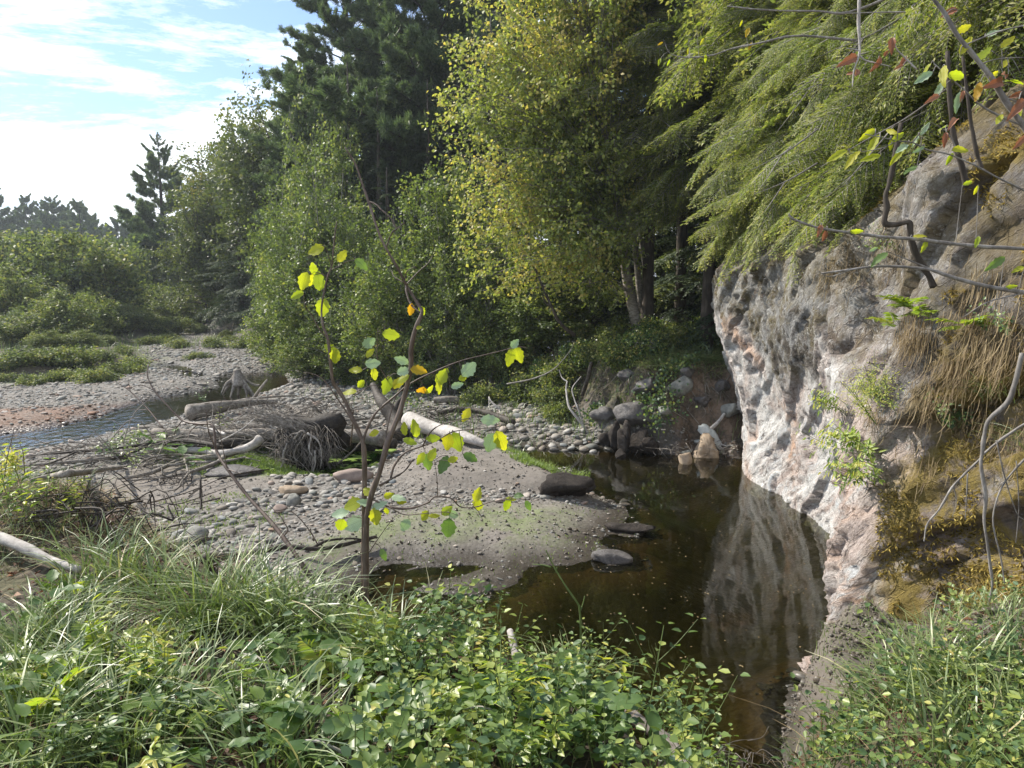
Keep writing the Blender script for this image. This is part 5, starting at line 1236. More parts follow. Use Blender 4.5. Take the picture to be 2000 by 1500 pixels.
r = np.random.default_rng(83); tb = Tubes()
for k in range(150):
    px = r.uniform(1150, 1446); py = r.uniform(692, 800); p = ong(px, py); d = np.array([r.normal(0, .25), -r.uniform(.05, .3), -r.uniform(.15, .6)]); tb.add([p+[0, -.02, .03], p+d*.5+[r.normal(0, .06), -.05, 0], p+d+[0, -.05, 0]], r.uniform(.004, .014), .002, seg=4, n=7, knob=.3, cap=False, tone=r.uniform(0, .8))
tag(tb.build('bank_rootlets', M['drift']), 'bare rootlets hanging from the eroded dirt bank', 'roots', kind='stuff')
for px, py, s_, m_, l_ in [(1225, 742, .22, 'mudrock', 'clod of earth high on the dirt bank'), (1262, 768, .28, 'mudrock', 'rounded earth lump in the middle of the dirt bank'), (1300, 812, .24, 'boulder', 'grey rock low on the dirt bank'), (1372, 792, .2, 'mudrock', 'earth clod under the grey bedded rock'), (1410, 760, .2, 'mudrock', 'dark clod by the cliff corner'), (1345, 735, .16, 'mudrock', 'small clod below the bank crest'), (1180, 822, .26, 'mudrock', 'mossy lump at the left foot of the dirt bank'), (1420, 812, .24, 'boulder', 'grey rock wedged by the cliff above the slab')]:
    boulder('earth_clod', px, py, s_, s_*.8, s_*.65, m_, l_, 'clod', int(px), (r.normal(0, .3), r.normal(0, .3), r.uniform(0, 6)), 5, rough=.45)
# ---------------------------------------------------------------- grasses (uncountable)
def grass(bl, B, Ln, W, az, bend, tone, r, segs=3, up=1.0):
    n = len(B); hd = np.stack([np.cos(az), np.sin(az), 0*az], 1)
    side = np.stack([-np.sin(az), np.cos(az), 0*az], 1)
    side = unit(side + r.normal(0, .35, (n, 3)))
    ts = np.linspace(0, 1, segs+1)
    rows = []
    for t in ts:
        c = B + hd*(Ln*bend*t**1.8)[:, None] + np.array([0, 0, 1.0])*(Ln*up*(t-.45*bend*t**2.6))[:, None]
        w = W*(1-t**2.2)*.5+.0004
        rows.append(c+side*w[:, None]); rows.append(c-side*w[:, None])
    V_ = np.stack(rows, 1)                          # n, 2(segs+1), 3
    k = 2*(segs+1); b = np.arange(n)[:, None]*k
    Fs = [b+np.array([[2*s, 2*s+2, 2*s+3, 2*s+1]]) for s in range(segs)]
    bl.add(V_.reshape(-1, 3), np.concatenate(Fs, 0), np.repeat(np.clip(tone, 0, 1), k))
def sample_bank(n, r, x0, x1, y0, y1, test):
    x = r.uniform(x0, x1, n); y = r.uniform(y0, y1, n); k = test(x, y); return x[k], y[k]
r = np.random.default_rng(31)
onbank = lambda x, y: (sdpoly(x, y, NB) > -.75) & (sdpoly(x, y, CLP) < .1)
nearbank = lambda x, y: onbank(x, y) & ((y > 1.6) | (np.abs(x) > 1.5))
bl = Blades()
x, y = sample_bank(46000, r, -5.6, 3.2, 1.3, 7.2, nearbank)
cl = fbm2(x, y, 1.6, 3, 81); k = r.random(len(x)) < np.clip(.4+2.2*cl, .03, 1)*np.clip(1.15-.13*np.abs(y-2.5), .3, 1)*np.where((x > -.6) & (x < 1.3), .12, 1)*np.where(x < -.7, 1.5, 1); x, y = x[k], y[k]
n = len(x); B = np.stack([x, y, Hf(x, y)-.01], 1)
grass(bl, B, r.uniform(.06, .24, n), r.uniform(.0022, .005, n), r.uniform(0, 6.28, n), r.uniform(.3, 1.1, n), np.clip(.42+.5*cl[k]+r.normal(0, .2, n), 0, 1), r)
# broad-bladed sedge clumps
clumps = [(300, 1120, 90, .42), (430, 1180, 120, .5), (480, 1160, 110, .5), (530, 1190, 130, .5), (385, 1200, 80, .45), (580, 1210, 90, .45), (240, 1090, 70, .4), (170, 1090, 60, .35), (760, 1250, 70, .38), (805, 1262, 60, .38), (700, 1220, 40, .34), (1085, 1290, 60, .4), (1120, 1270, 60, .45), (1165, 1265, 60, .4),
          (60, 1240, 120, .3), (130, 1260, 130, .32), (30, 1330, 120, .35), (220, 1300, 120, .3), (60, 1450, 110, .4), (240, 1440, 110, .4), (330, 1400, 90, .4), (150, 1180, 90, .3), (640, 1190, 60, .4), (400, 1330, 60, .35), (1770, 1320, 90, .35), (1830, 1300, 90, .38), (1900, 1330, 80, .38), (1720, 1360, 60, .3), (1950, 1440, 90, .4), (1850, 1450, 90, .4), (1990, 1300, 70, .4), (860, 1350, 30, .3), (520, 1460, 60, .4), (600, 1480, 50, .35)]
for cx_, cy_, m, ln in clumps:
    p = ong(cx_, cy_+40); q = r.normal(0, .085, (m, 2)); xx = p[0]+q[:, 0]; yy = p[1]+q[:, 1]
    az = np.arctan2(q[:, 1], q[:, 0])+r.normal(0, .7, m)
    grass(bl, np.stack([xx, yy, Hf(xx, yy)-.01], 1), ln*r.uniform(.55, 1.1, m), r.uniform(.006, .011, m), az, r.uniform(.35, 1.15, m), np.clip(r.normal(.5, .2, m), 0, 1), r, segs=5)
tag(link('bank_grass', bl.mesh('bank_grass', M['grass'])), 'tall sedge and fine grass on the near bank', 'grass', kind='stuff')
# dry stalks and litter
bl = Blades(); x, y = sample_bank(5200, r, -5.6, 3.2, 1.3, 7.0, nearbank); n = len(x)
grass(bl, np.stack([x, y, Hf(x, y)-.01], 1), r.uniform(.06, .3, n), r.uniform(.002, .005, n), r.uniform(0, 6.28, n), r.uniform(.6, 2.2, n), r.random(n), r, up=.5)
tag(link('dry_stalks', bl.mesh('dry_stalks', M['drygrass'])), 'brown dry stalks among the grass of the near bank', 'dry grass', kind='stuff')
bl = Blades(); x, y = sample_bank(9000, r, -5.4, 3.2, 1.4, 6.6, nearbank); n = len(x)
v, f, t = leafset(np.stack([x, y, Hf(x, y)+r.uniform(0, .03, n)], 1), rdir(n, r)*np.array([1, 1, .35]), unit(rdir(n, r)*.5+[0, 0, 1]), r.uniform(.025, .06, n), r.uniform(.015, .035, n), r.random(n), .3); bl.add(v, f, t)
tag(link('leaf_litter', bl.mesh('leaf_litter', M['deadleaf'])), 'brown fallen leaves lying on the soil of the near bank', 'leaf litter', kind='stuff')
# small grass on the bars, green fringe of puddle and pool
bl = Blades()
def zone(poly, m, l0, l1, w, tn, jit=.0, hmin=.0):
    p = np.array(poly); x = r.uniform(p[:, 0].min(), p[:, 0].max(), m); y = r.uniform(p[:, 1].min(), p[:, 1].max(), m)
    c = fbm2(x, y, 2.2, 3, 91); k = (sdpoly(x, y, poly) > -.1) & (r.random(m) < np.clip(.5+2.0*c, .03, 1)); x, y = x[k], y[k]; h = Hf(x, y); k = h > hmin; x, y, h = x[k], y[k], h[k]; m = len(x)
    grass(bl, np.stack([x, y, h], 1), r.uniform(l0, l1, m), np.full(m, w)*r.uniform(.7, 1.3, m), r.uniform(0, 6.28, m), r.uniform(.2, .9, m), np.clip(tn+r.normal(0, .18, m), 0, 1), r, segs=2)
zone(GREENZ, 20000, .03, .09, .010, .6); zone(GREEN2, 11000, .04, .12, .010, .7, hmin=-.05); zone(MUD, 3800, .015, .05, .007, .5)
zone(Gp([(300, 1010), (460, 985), (560, 1030), (520, 1080), (350, 1060)]), 3500, .02, .06, .008, .55)
zone(Gp([(240, 870), (420, 860), (520, 880), (520, 930), (300, 930), (180, 900)]), 4200, .03, .14, .009, .6)
zone(Gp([(1040, 905), (1140, 920), (1110, 945), (1040, 935)]), 2200, .06, .2, .009, .75, hmin=-.08)
zone(POND, 5000, .02, .06, .012, .75, hmin=-.3)
tag(link('bar_grass', bl.mesh('bar_grass', M['algae'])), 'short bright green grass along the puddle and on the wet sand', 'grass', kind='stuff')
bl = Blades()
def zone2(poly, m, l0, l1, w, lo=.35):
    zone(poly, m, l0, l1, w, lo)
zone2(Gp([(-300, 790), (0, 752), (200, 735), (285, 720), (290, 690), (250, 672), (0, 690), (-300, 700)]), 9000, .15, .55, .02, .45)
zone2(Gp([(280, 690), (420, 668), (560, 665), (640, 700), (560, 690), (400, 690)]), 3500, .15, .5, .025, .5)
zone2(Gp([(1090, 850), (1445, 880), (1445, 720), (1200, 700), (1000, 720), (800, 750), (560, 740)], .6), 9000, .1, .4, .012, .35)
zone2(Gp([(1090, 700), (1445, 700), (1445, 640), (1000, 650), (800, 690)], 1.9), 6000, .15, .45, .014, .4)
tag(link('sedge', bl.mesh('sedge', M['grass'])), 'sedge and coarse grass on the far banks', 'grass', kind='stuff')

bl = Blades(); r = np.random.default_rng(33)
for k in range(70):
    px = r.uniform(1100, 1446); p = ong(px, r.uniform(684, 716)); m = 60; q = p+r.normal(0, 1, (m, 3))*[.22, .12, .02]
    grass(bl, np.stack([q[:, 0], q[:, 1], Hf(q[:, 0], q[:, 1])], 1), r.uniform(.2, .55, m), r.uniform(.006, .012, m), np.full(m, -1.57)+r.normal(0, .7, m), r.uniform(.6, 1.5, m), r.normal(.55, .25, m), r, segs=4, up=.45)
tag(link('crest_grass', bl.mesh('crest_grass', M['grass'])), 'grass hanging over the crest of the dirt bank', 'grass', kind='stuff')
# ---------------------------------------------------------------- undergrowth of the far bank
UG = []
for k in range(3):
    t_, b_ = crown(700+k, h=1.0, blobs=[(0, 0, .45, .75, .55, .42), (.5, 0, .3, .5, .5, .3), (-.5, 0, .3, .5, .5, .3)], nlimb=60, leaves=4200, L=.095, W=.07, trunk_r=.012, stems=7, tone0=.5, tonevar=.4, twig=.35, spread0=.5, limb_lo=.02, vis=.6)
    UG.append((t_.mesh('stem', M['bark_grey']), b_.mesh('foliage', M['shrub' if k else 'herb'])))
ug = [(870, 700), (920, 715), (965, 730), (1000, 760), (1040, 770), (1085, 780), (1060, 730), (1010, 710), (1100, 740), (1130, 700), (1165, 690), (1210, 700), (1250, 690), (1290, 680), (1330, 670), (1370, 670), (1180, 665), (1220, 655), (1270, 660), (1310, 655), (1350, 650), (1385, 655), (940, 780), (1090, 810), (820, 690), (790, 720), (840, 735), (770, 745), (900, 745), (730, 745), (690, 740), (1120, 660), (1060, 665), (1000, 670), (940, 670), (880, 665), (1230, 700)]
for k, (px, py) in enumerate(ug):
    p = ong(px, py+12); s = .55+.35*((k*37) % 10)/10
    nm = 'leafy undergrowth bush on the crest of the far bank' if py < 720 else 'leafy undergrowth bush on the slope of the far bank'
    o = empty('undergrowth_bush', (p[0], p[1], Hs(p[0], p[1])-.05), k*1.3); tag(o, nm, 'undergrowth', nm); o.scale = (s*.9, s*.9, s)
    t_, b_ = UG[k % 3]; link('stem', t_, o); link('foliage', b_, o)
lb = [(20, 735), (60, 740), (110, 735), (150, 730), (190, 735), (230, 720), (265, 712), (50, 700), (100, 700), (150, 700), (200, 690), (240, 680), (-20, 720), (10, 700), (350, 668), (300, 662), (420, 668), (480, 668), (530, 680), (570, 690), (390, 690), (450, 655), (500, 655), (330, 655), (540, 655)]
for k, (px, py) in enumerate(lb):
    p = ong(px, py+10); s = (.55+.5*((k*31) % 10)/10)
    nm = 'low leafy plant at the edge of the left bank' if px < 280 else 'low leafy plant on the far gravel by the forest'
    o = empty('undergrowth_bush', (p[0], p[1], Hs(p[0], p[1])-.1), k*1.9); tag(o, nm, 'undergrowth', nm); o.scale = (s*1.2, s, s*.8)
    t_, b_ = UG[1+k % 2]; link('stem', t_, o); link('foliage', b_, o)
# trailing vines on the dirt bank
def vine(pts, m, label, seed, L=.07, spread=.12):
    r = np.random.default_rng(seed); W = np.array([ong(a, b) for a, b in pts]); c = catmull(W, 60)
    o = empty('vine', W[0]); tag(o, label, 'vine', None); tb = Tubes(); tb.add(c[::6]-W[0]+[0, -.05, .03], .01, .004, seg=4, n=30, knob=.1, cap=False); tb.build('stem', M['stem_g'], o)
    q = c[r.integers(60, size=m)]-W[0]+r.normal(0, spread, (m, 3))*[1, .5, .6]+[0, -.12, .06]
    bl = Blades(); v, f, t = leafset(q, rdir(m, r)+[0, -.2, -.6], unit(rdir(m, r)*.5+[-.3, -.8, .5]), r.uniform(.6, 1.2, m)*L, L*.8, np.clip(r.normal(.45, .22, m), 0, 1), .1); bl.add(v, f, t)
    link('foliage', bl.mesh('foliage', M['herb']), o)
vine([(1310, 705), (1290, 740), (1260, 775), (1240, 800), (1222, 825)], 420, 'green vine trailing down the dirt bank to the peat lumps', 1)
vine([(1350, 700), (1335, 715), (1310, 725)], 220, 'vine hanging from the bank crest near the cliff', 2)
vine([(1295, 770), (1290, 800), (1285, 830)], 320, 'leafy creeper over the dark rock of the bank', 3, spread=.2)
vine([(1170, 795), (1160, 810), (1170, 825)], 260, 'mossy green creeper at the foot of the far bank', 4, spread=.15)
vine([(800, 770), (795, 790), (790, 810)], 200, 'vine leaves over the black broken stump', 5, spread=.2)
bl = Blades(); r = np.random.default_rng(44)   # asters
for cx_, cy_, m, s in [(1280, 640, 160, .5), (1240, 650, 90, .3), (820, 620, 110, .4), (880, 672, 40, .15), (1110, 690, 40, .2)]:
    p = ong(cx_, cy_+15); q = p+r.normal(0, 1, (m, 3))*[s, s*.5, .12]+[0, -.1, .35]
    v, f, t = leafset(q, rdir(m, r), unit(rdir(m, r)*.5+[0, -.4, .8]), .035, .035, r.random(m), 0); bl.add(v, f, t)
tag(link('aster_flowers', bl.mesh('aster_flowers', M['flower'])), 'pale aster flowers on the crest of the far bank', 'flowers', kind='stuff')
# butterbur-like leaves in the driftwood
def leafmesh(name, L, W, mat, nseg=6, lobes=0.0, curl=.12, fold=.16, serr=.06, tip=1.4, seed=0):
    """one big leaf along +X, with serrated outline, in strips either side of the midrib"""
    r = np.random.default_rng(seed); n = nseg
    t = np.linspace(0, 1, n+1); w = (np.sin(np.pi*np.clip(t, 0, 1)**.78)**.8)*(1-.18*t**3); w[0] = .02; w[-1] = 0.0
    V_ = []; lf = []
    for i, tt in enumerate(t):
        z = -curl*L*tt**2 + .02*L*math.sin(tt*9+seed)
        jag = (serr*(1 if i % 2 else -1)*(0 < i < n))
        for a in (-1, -.5, 0, .5, 1):
            ww = W*.5*w[i]*(1+jag*(abs(a) == 1)*2)
            V_.append((tt*L + (abs(a) == 1)*.04*L*(0 < i < n), a*ww, z + abs(a)*fold*W*.5*w[i] + r.normal(0, .012*W)*(abs(a) == 1)))
            lf.append((a*w[i], tt, 0))
    F_ = []
    for i in range(n):
        for j in range(4):
            F_.append((i*5+j, i*5+j+1, (i+1)*5+j+1, (i+1)*5+j))
    me = quadmesh(name, np.array(V_), np.array(F_), mat, True, {'lf': np.array(lf), 'tone': np.full(len(V_), r.uniform(.2, .8))}); return me
BR = [leafmesh('leaf', 1, .62, M['broad'], 6, seed=k, curl=.15+.1*k) for k in range(3)]
r = np.random.default_rng(51)
def rosette(name, p, m, L, label, cat, group, mat=None, h=.2, parts=BR, up=(.1, .6)):
    o = empty(name, p, r.uniform(0, 6.28)); tag(o, label, cat, group); tb = Tubes()
    for k in range(m):
        a = k*2.4+r.normal(0, .3); hh = h*r.uniform(.4, 1.1); d = np.array([math.cos(a), math.sin(a), 0]); e = d*r.uniform(.02, .12)*L/.1+[0, 0, hh]
        tb.add([(0, 0, 0), e*.5+[0, 0, .02], e], .003, .002, seg=4, n=5, cap=False, knob=0)
        link('leaf', parts[r.integers(len(parts))], o, e, (r.normal(0, .3), -r.uniform(*up), a), L*r.uniform(.7, 1.2))
    tb.build('stem', M['stem_g'], o)
for px, py, lab in [(335, 870, 'big-leaved plant growing among the grey limbs of the jam'), (320, 890, 'lower big-leaved plant among the grey limbs of the jam'), (360, 905, 'small big-leaved plant beside the upturned branch')]:
    rosette('big_leaved_plant', ong(px, py+10), 9, .26, lab, 'plant', None, h=.3)
# leafy sprouts in the jam
HB1 = []
def herb_meshes(seed, h, nodes, L, W, mat='herb', stem='stem_g', side=3, tone=.45, wob=.06):
    r = np.random.default_rng(seed); tb = Tubes(); C = []; D = []
    top = np.array([r.normal(0, wob), r.normal(0, wob), h]); c = tb.add([(0, 0, 0), top*.5+r.normal(0, wob*.4, 3), top], .0035, .0015, seg=5, n=12, knob=0, cap=False)
    axes = [(c, nodes)]
    for k in range(side):
        b = c[int(r.uniform(3, 9))]; a = r.uniform(0, 6.28); e = b+np.array([math.cos(a)*.12, math.sin(a)*.12, r.uniform(.08, .16)])*h/.4
        c2 = tb.add([b, (b+e)/2+[0, 0, -.01], e], .002, .001, seg=4, n=8, knob=0, cap=False); axes.append((c2, nodes//2))
    for c_, m in axes:
        for k in range(m):
            q = .2+.8*(k+1)/m; p = c_[min(len(c_)-1, int(q*(len(c_)-1)))]; a = k*2.4+r.normal(0, .4)
            for s in (0, math.pi):
                d = np.array([math.cos(a+s), math.sin(a+s), r.uniform(-.2, .5)]); C.append(p+d*r.uniform(.005, .03)); D.append(d)
    C = np.array(C); D = np.array(D); n = len(C)
    sc_l = 1-.35*np.clip(C[:, 2]/h, 0, 1)
    v, f, t = leafset(C, D, unit(np.array([0, 0, 1.0])+r.normal(0, .35, (n, 3))), L*sc_l*r.uniform(.7, 1.25, n), W*sc_l*r.uniform(.8, 1.2, n), np.clip(tone+r.normal(0, .15, n)+.25*C[:, 2]/h, 0, 1), .12, True)
    bl = Blades(); bl.add(v, f, t); return tb.mesh('stem', M[stem]), bl.mesh('foliage', M[mat])
HV = [herb_meshes(800+k, .34+.05*k, 6, .066, .046, tone=.2+.12*(k % 4)) for k in range(6)]
HP = [herb_meshes(820+k, .4, 8, .085, .028, mat='broad', side=2, tone=.4+.1*k) for k in range(3)]    # lanceolate
HR = [herb_meshes(840+k, .3, 7, .04, .022, mat='deadleaf', stem='stem_r', side=2) for k in range(2)]
def herb(px, py, mv, s, lab, cat='plant', name='leafy_plant', p=None, tilt=.15):
    p = ong(px, py) if p is None else p
    o = empty(name, (p[0], p[1], p[2]-.01)); o.rotation_euler = (r.normal(0, tilt), r.normal(0, tilt), r.uniform(0, 6.28)); o.scale = (s, s, s); tag(o, lab, cat, lab)
    link('stem', mv[0], o); link('foliage', mv[1], o); return o
for px, py in [(430, 850), (250, 880), (270, 895), (410, 800), (520, 860), (240, 910), (255, 930), (225, 905)]:
    herb(px, py, HV[(px+py) % 6], 1.3, 'leafy sprout among the driftwood', 'plant')
# near bank herbs
spots = []
tries = 0
while len(spots) < 135 and tries < 6000:
    tries += 1
    px = r.uniform(-60, 1420); lim = np.interp(px, [-60, 250, 500, 700, 850, 1000, 1150, 1250, 1330, 1400], [1200, 1230, 1280, 1300, 1300, 1300, 1335, 1390, 1470, 1540])
    py = r.uniform(lim, 1640)
    wgt = np.interp(px, [0, 400, 640, 800, 1400], [.10, .14, .4, 1, 1])*(1 if vnoise(np.array([[px*.006, py*.008, 0]]), 3)[0] > -.25 else .12)
    if r.random() > wgt: continue
    p = ong(px, py)
    if p[1] < 1.35 or any((p[0]-a[0])**2+(p[1]-a[1])**2 < .06**2 for a in spots): continue
    spots.append(p)
for p in spots:
    px, py, _ = proj(p); 
    if px > 620 or r.random() < .5: mv = HV[r.integers(6)]; lab = 'round-leaved herb in the dense patch right of the sapling foot' if px > 720 else 'round-leaved herb among the grass of the near bank'
    elif r.random() < .8: mv = HP[r.integers(3)]; lab = 'narrow-leaved green herb on the near bank'
    else: mv = HR[r.integers(2)]; lab = 'withered brown herb on the near bank'
    if px > 620 and r.random() < .12: mv = HP[r.integers(3)]; lab = 'narrow-leaved green herb on the near bank'
    lab = lab.replace(' on the near bank', '').replace(' among the grass of the near bank', '').replace(' in the dense patch right of the sapling foot', '') + (' in the lower left grass' if px < 350 else ' before the pale sand left of the sapling' if px < 640 else ' just in front of the sapling foot' if px < 820 else ' right of the sapling, against the shallow water' if px < 1020 else ' around the foreground logs' if px < 1200 else ' on the brink above the deep pool')
    herb(0, 0, mv, r.uniform(.45, .85), lab, p=p)
special = [(1130, 1330, .9, HV, 'tall round-leaved herb standing over the pool, right of the weathered pole'), (1180, 1340, .95, HV, 'bushy round-leaved herb at the water edge'), (1330, 1450, 1.1, HV, 'pale round-leaved herb on the brink left of the dark pool corner'), (1365, 1440, 1.1, HV, 'right-hand herb of the pair on the brink of the pool'), (945, 1270, .8, HV, 'upright herb with bluish leaves against the brown water'), (890, 1260, .9, HV, 'bluish-leaved herb right of the sapling against the brown water'), (1290, 1400, 1., HP, 'herb with narrow arching leaves and thin seed pods over the pool')]
for px, py, s, fam, lab in special:
    for j in range(3 if fam is HV else 1): herb(px+r.normal(0, 12), py+j*14, fam[r.integers(len(fam))], s, lab if fam is HP else lab, tilt=.08)
# broad-leaved plants
for k in range(80):
    px = r.uniform(20, 1300); py = r.uniform(np.interp(px, [0, 800, 1300], [1180, 1300, 1440]), 1560); p = ong(px, py)
    if p[1] < 1.5: continue
    yl = px < 900 and r.random() < .5
    rosette('broad_leaved_plant', p, 6, r.uniform(.06, .115), 'low broad-leaved plant ' + ('in the lower left grass' if px < 350 else 'left of the dark hollow in the foreground' if px < 640 else 'in front of the sapling foot' if px < 850 else 'around the foreground logs' if px < 1130 else 'on the brink above the pool'), 'plant', 'low broad-leaved plants', h=.16)
# ferns, yellow-green lobed fronds
def frond_mesh(seed, L=.42, m=11, mat='broad', w=.13, tone=.85):
    r = np.random.default_rng(seed); tb = Tubes(); pt = lambda t: np.array([t*L, 0, .35*L*t-.4*L*t*t]); C = []; D = []; Ls = []
    tb.add([pt(0), pt(.5), pt(1)], .0028, .001, seg=4, n=8, knob=0, cap=False)
    for i in range(m):
        t = .25+.73*i/m; ll = w*math.sin(math.pi*(.25+.72*i/m))**.7
        for s in (-1, 1): C.append(pt(t)); D.append((.45, s, r.normal(0, .12)-.1)); Ls.append(ll*r.uniform(.8, 1.1))
    C.append(pt(.96)); D.append((1, 0, -.3)); Ls.append(.06)
    C = np.array(C); D = np.array(D); Ls = np.array(Ls); n = len(C)
    v, f, t = leafset(C, D, np.array([[-.1, 0, 1.0]])+r.normal(0, .15, (n, 3)), Ls, Ls*.36, np.clip(tone+r.normal(0, .1, n), 0, 1), .08, True)
    bl = Blades(); bl.add(v, f, t); return mesh2('frond', bl, tb, M[mat], M['stem_r'])
FR = [frond_mesh(k, tone=.62+.1*k) for k in range(3)]; FRD = [frond_mesh(10+k, mat='deadleaf', tone=.4, w=.1) for k in range(2)]
def fern(p, m, s, lab, fr=FR, name='fern', up=(.35, .95), az=None, azs=3.2):
    o = empty(name, p); tag(o, lab, 'fern'); 
    for k in range(m):
        a = (k*6.28/m+r.normal(0, .3)) if az is None else az+r.uniform(-azs, azs)
        link('frond', fr[r.integers(len(fr))], o, (0, 0, 0), (r.normal(0, .2), -r.uniform(*up), a), s*r.uniform(.7, 1.1))
for px, py, m, s, lab in [(215, 1290, 6, .8, 'yellow-green fern with upright fronds in the left foreground'), (150, 1150, 5, .5, 'small yellow fern beside the peeled branch'), (330, 1260, 5, .7, 'fern with yellowing tips left of the sedge clump'), (720, 1275, 6, .7, 'pale yellow fern right of the sapling foot'), (930, 1430, 5, .6, 'bright fern frond over the short grey log'), (660, 1330, 5, .6, 'yellow fern in the shaded hollow of the foreground'),
                          (760, 1390, 5, .6, 'yellow fern above the round-leaved patch'), (60, 1400, 6, .9, 'arching light green fern at the lower left'), (980, 1490, 5, .6, 'pale fern at the bottom edge of the frame'), (430, 1210, 4, .55, 'fern behind the broad sedge clump'), (560, 1140, 4, .5, 'yellow fern sprig below the dark limb')]:
    fern(ong(px, py+20), m, s, lab)
for px, py, lab in [(260, 1100, 'withered rust-red fern at the edge of the bank'), (440, 1120, 'drooping dark red fern below the pale sand'), (330, 1180, 'curled brown fern in the grass'), (280, 1370, 'black-brown withered fern in the foreground hollow'), (520, 1440, 'heap of curled dead fern at the bottom of the frame'), (860, 1460, 'dead curled fern beside the grey log'), (930, 1300, 'rusty dead fern left of the weathered pole'), (180, 1020, 'dead fern draped on the mound'), (1340, 1490, 'dead fern on the log at the bottom right'), (360, 1120, 'small dead fern at the brink')]:
    fern(ong(px, py+15), 6, .5, lab, FRD, 'dead_fern', (-.2, .6))
# right foreground
tries = 0; sp2 = []
while len(sp2) < 80 and tries < 4000:
    tries += 1; px = r.uniform(1570, 2060); lim = np.interp(px, [1570, 1700, 1850, 2060], [1450, 1400, 1330, 1240]); py = r.uniform(lim, 1640); p = ong(px, py)
    if p[1] < 1.35 or any((p[0]-a[0])**2+(p[1]-a[1])**2 < .055**2 for a in sp2): continue
    sp2.append(p)
for p in sp2: herb(0, 0, HV[r.integers(6)] if r.random() < .85 else HR[r.integers(2)], r.uniform(.45, .8), 'round-leaved herb in the lower right corner under the mossy rock', p=p)
# left mound: dark leaves and goldenrod
for px, py, s in [(20, 985, 1.), (50, 980, 1.1), (90, 990, .9), (25, 1010, .9), (70, 1030, .9), (120, 1010, .7), (0, 960, .9), (-30, 990, 1), (150, 985, .6)]:
    herb(px, py+15, HP[(px+py) % 3], s, 'dark-leaved herb on the mound at the left edge', 'plant')
bl = Blades(); 
for px, py in [(28, 950), (24, 958), (34, 955), (0, 985)]:
    p = ong(px, py+35)+[0, 0, .28]; m = 60; v, f, t = leafset(p+r.normal(0, .03, (m, 3))*[1, 1, 1.4], rdir(m, r), rdir(m, r), .02, .02, np.full(m, .86), 0); bl.add(v, f, t)
tag(link('goldenrod_flowers', bl.mesh('goldenrod_flowers', M['birch'])), 'yellow goldenrod flower heads on the left mound', 'flowers', kind='stuff')
bl = Blades(); p0 = ong(90, 975); m = 2600
xx = p0[0]+r.normal(.3, .55, m); yy = p0[1]+r.normal(0, .3, m)
grass(bl, np.stack([xx, yy, Hf(xx, yy)], 1), r.uniform(.05, .22, m), r.uniform(.002, .004, m), r.uniform(0, 6.28, m), r.uniform(.8, 2.0, m), r.random(m), r, up=.35)
tag(link('mound_straw', bl.mesh('mound_straw', M['drygrass'])), 'straw-coloured dead grass draping the left mound', 'dry grass', kind='stuff')
tangle('root_tangle', 175, 1010, 1.55, 90, .6, .18, 'drift_dark', 'dark dead roots hanging over the edge of the left mound', 'roots', 12, 'stuff', rr=.005)

# ---------------------------------------------------------------- moss, grasses and plants on the cliff
r = np.random.default_rng(61)
sel = np.argwhere((CG['moss'] > .45) & (CG['VV'] > .1) & (CG['VV'] < 4.6) & (CG['Y'] > 3.2) & (CG['Y'] < 8.5))
k = sel[r.integers(len(sel), size=52000)]; i0, i1 = k[:, 0], k[:, 1]
B = np.stack([CG['X'][i0, i1], CG['Y'][i0, i1], CG['Z'][i0, i1]], 1); nn = np.stack([CG['NX'][i0, i1], CG['NY'][i0, i1], 0*B[:, 0]], 1)
mk = fbm(B*2.2, 4, 62) > -.05; near = (B[:, 1] < 7.5); mk &= near | (r.random(len(B)) < .5); B, nn = B[mk], nn[mk]; n = len(B)
bl = Blades(); v, f, t = leafset(B-nn*.005, nn*.7+rdir(n, r)*.8+[0, 0, -.3], rdir(n, r), r.uniform(.02, .055, n), r.uniform(.006, .013, n), np.clip(r.normal(.5, .3, n)+.5*fbm(B*3, 2, 63), 0, 1), .1); bl.add(v, f, t)
tag(link('cliff_moss', bl.mesh('cliff_moss', M['moss'])), 'golden green moss covering the near rock wall', 'moss', kind='stuff')
bl = Blades()
for px, py, m, s, l in [(1960, 690, 420, .35, .3), (1860, 720, 260, .2, .25), (1780, 650, 300, .2, .28), (1820, 780, 220, .25, .22), (1900, 800, 220, .25, .25), (1900, 620, 220, .3, .25), (1800, 900, 120, .25, .2), (1700, 800, 120, .2, .18), (1980, 850, 200, .3, .25), (1950, 560, 150, .4, .25), (1640, 520, 150, .4, .3), (1750, 480, 150, .4, .3)]:
    p, nn = oncliff(px, py, .03); q = p+r.normal(0, s*.5, (m, 3))*[.5, 1, .6]
    az = np.arctan2(nn[1], nn[0])+r.normal(0, .7, m)
    grass(bl, q, l*r.uniform(.4, 1.1, m), r.uniform(.002, .0045, m), az, r.uniform(.15, .6, m), r.random(m), r, segs=4, up=-.9)
tag(link('cliff_dry_grass', bl.mesh('cliff_dry_grass', M['drygrass'])), 'straw-brown grass hanging over the mossy wall', 'dry grass', kind='stuff')
bl = Blades()
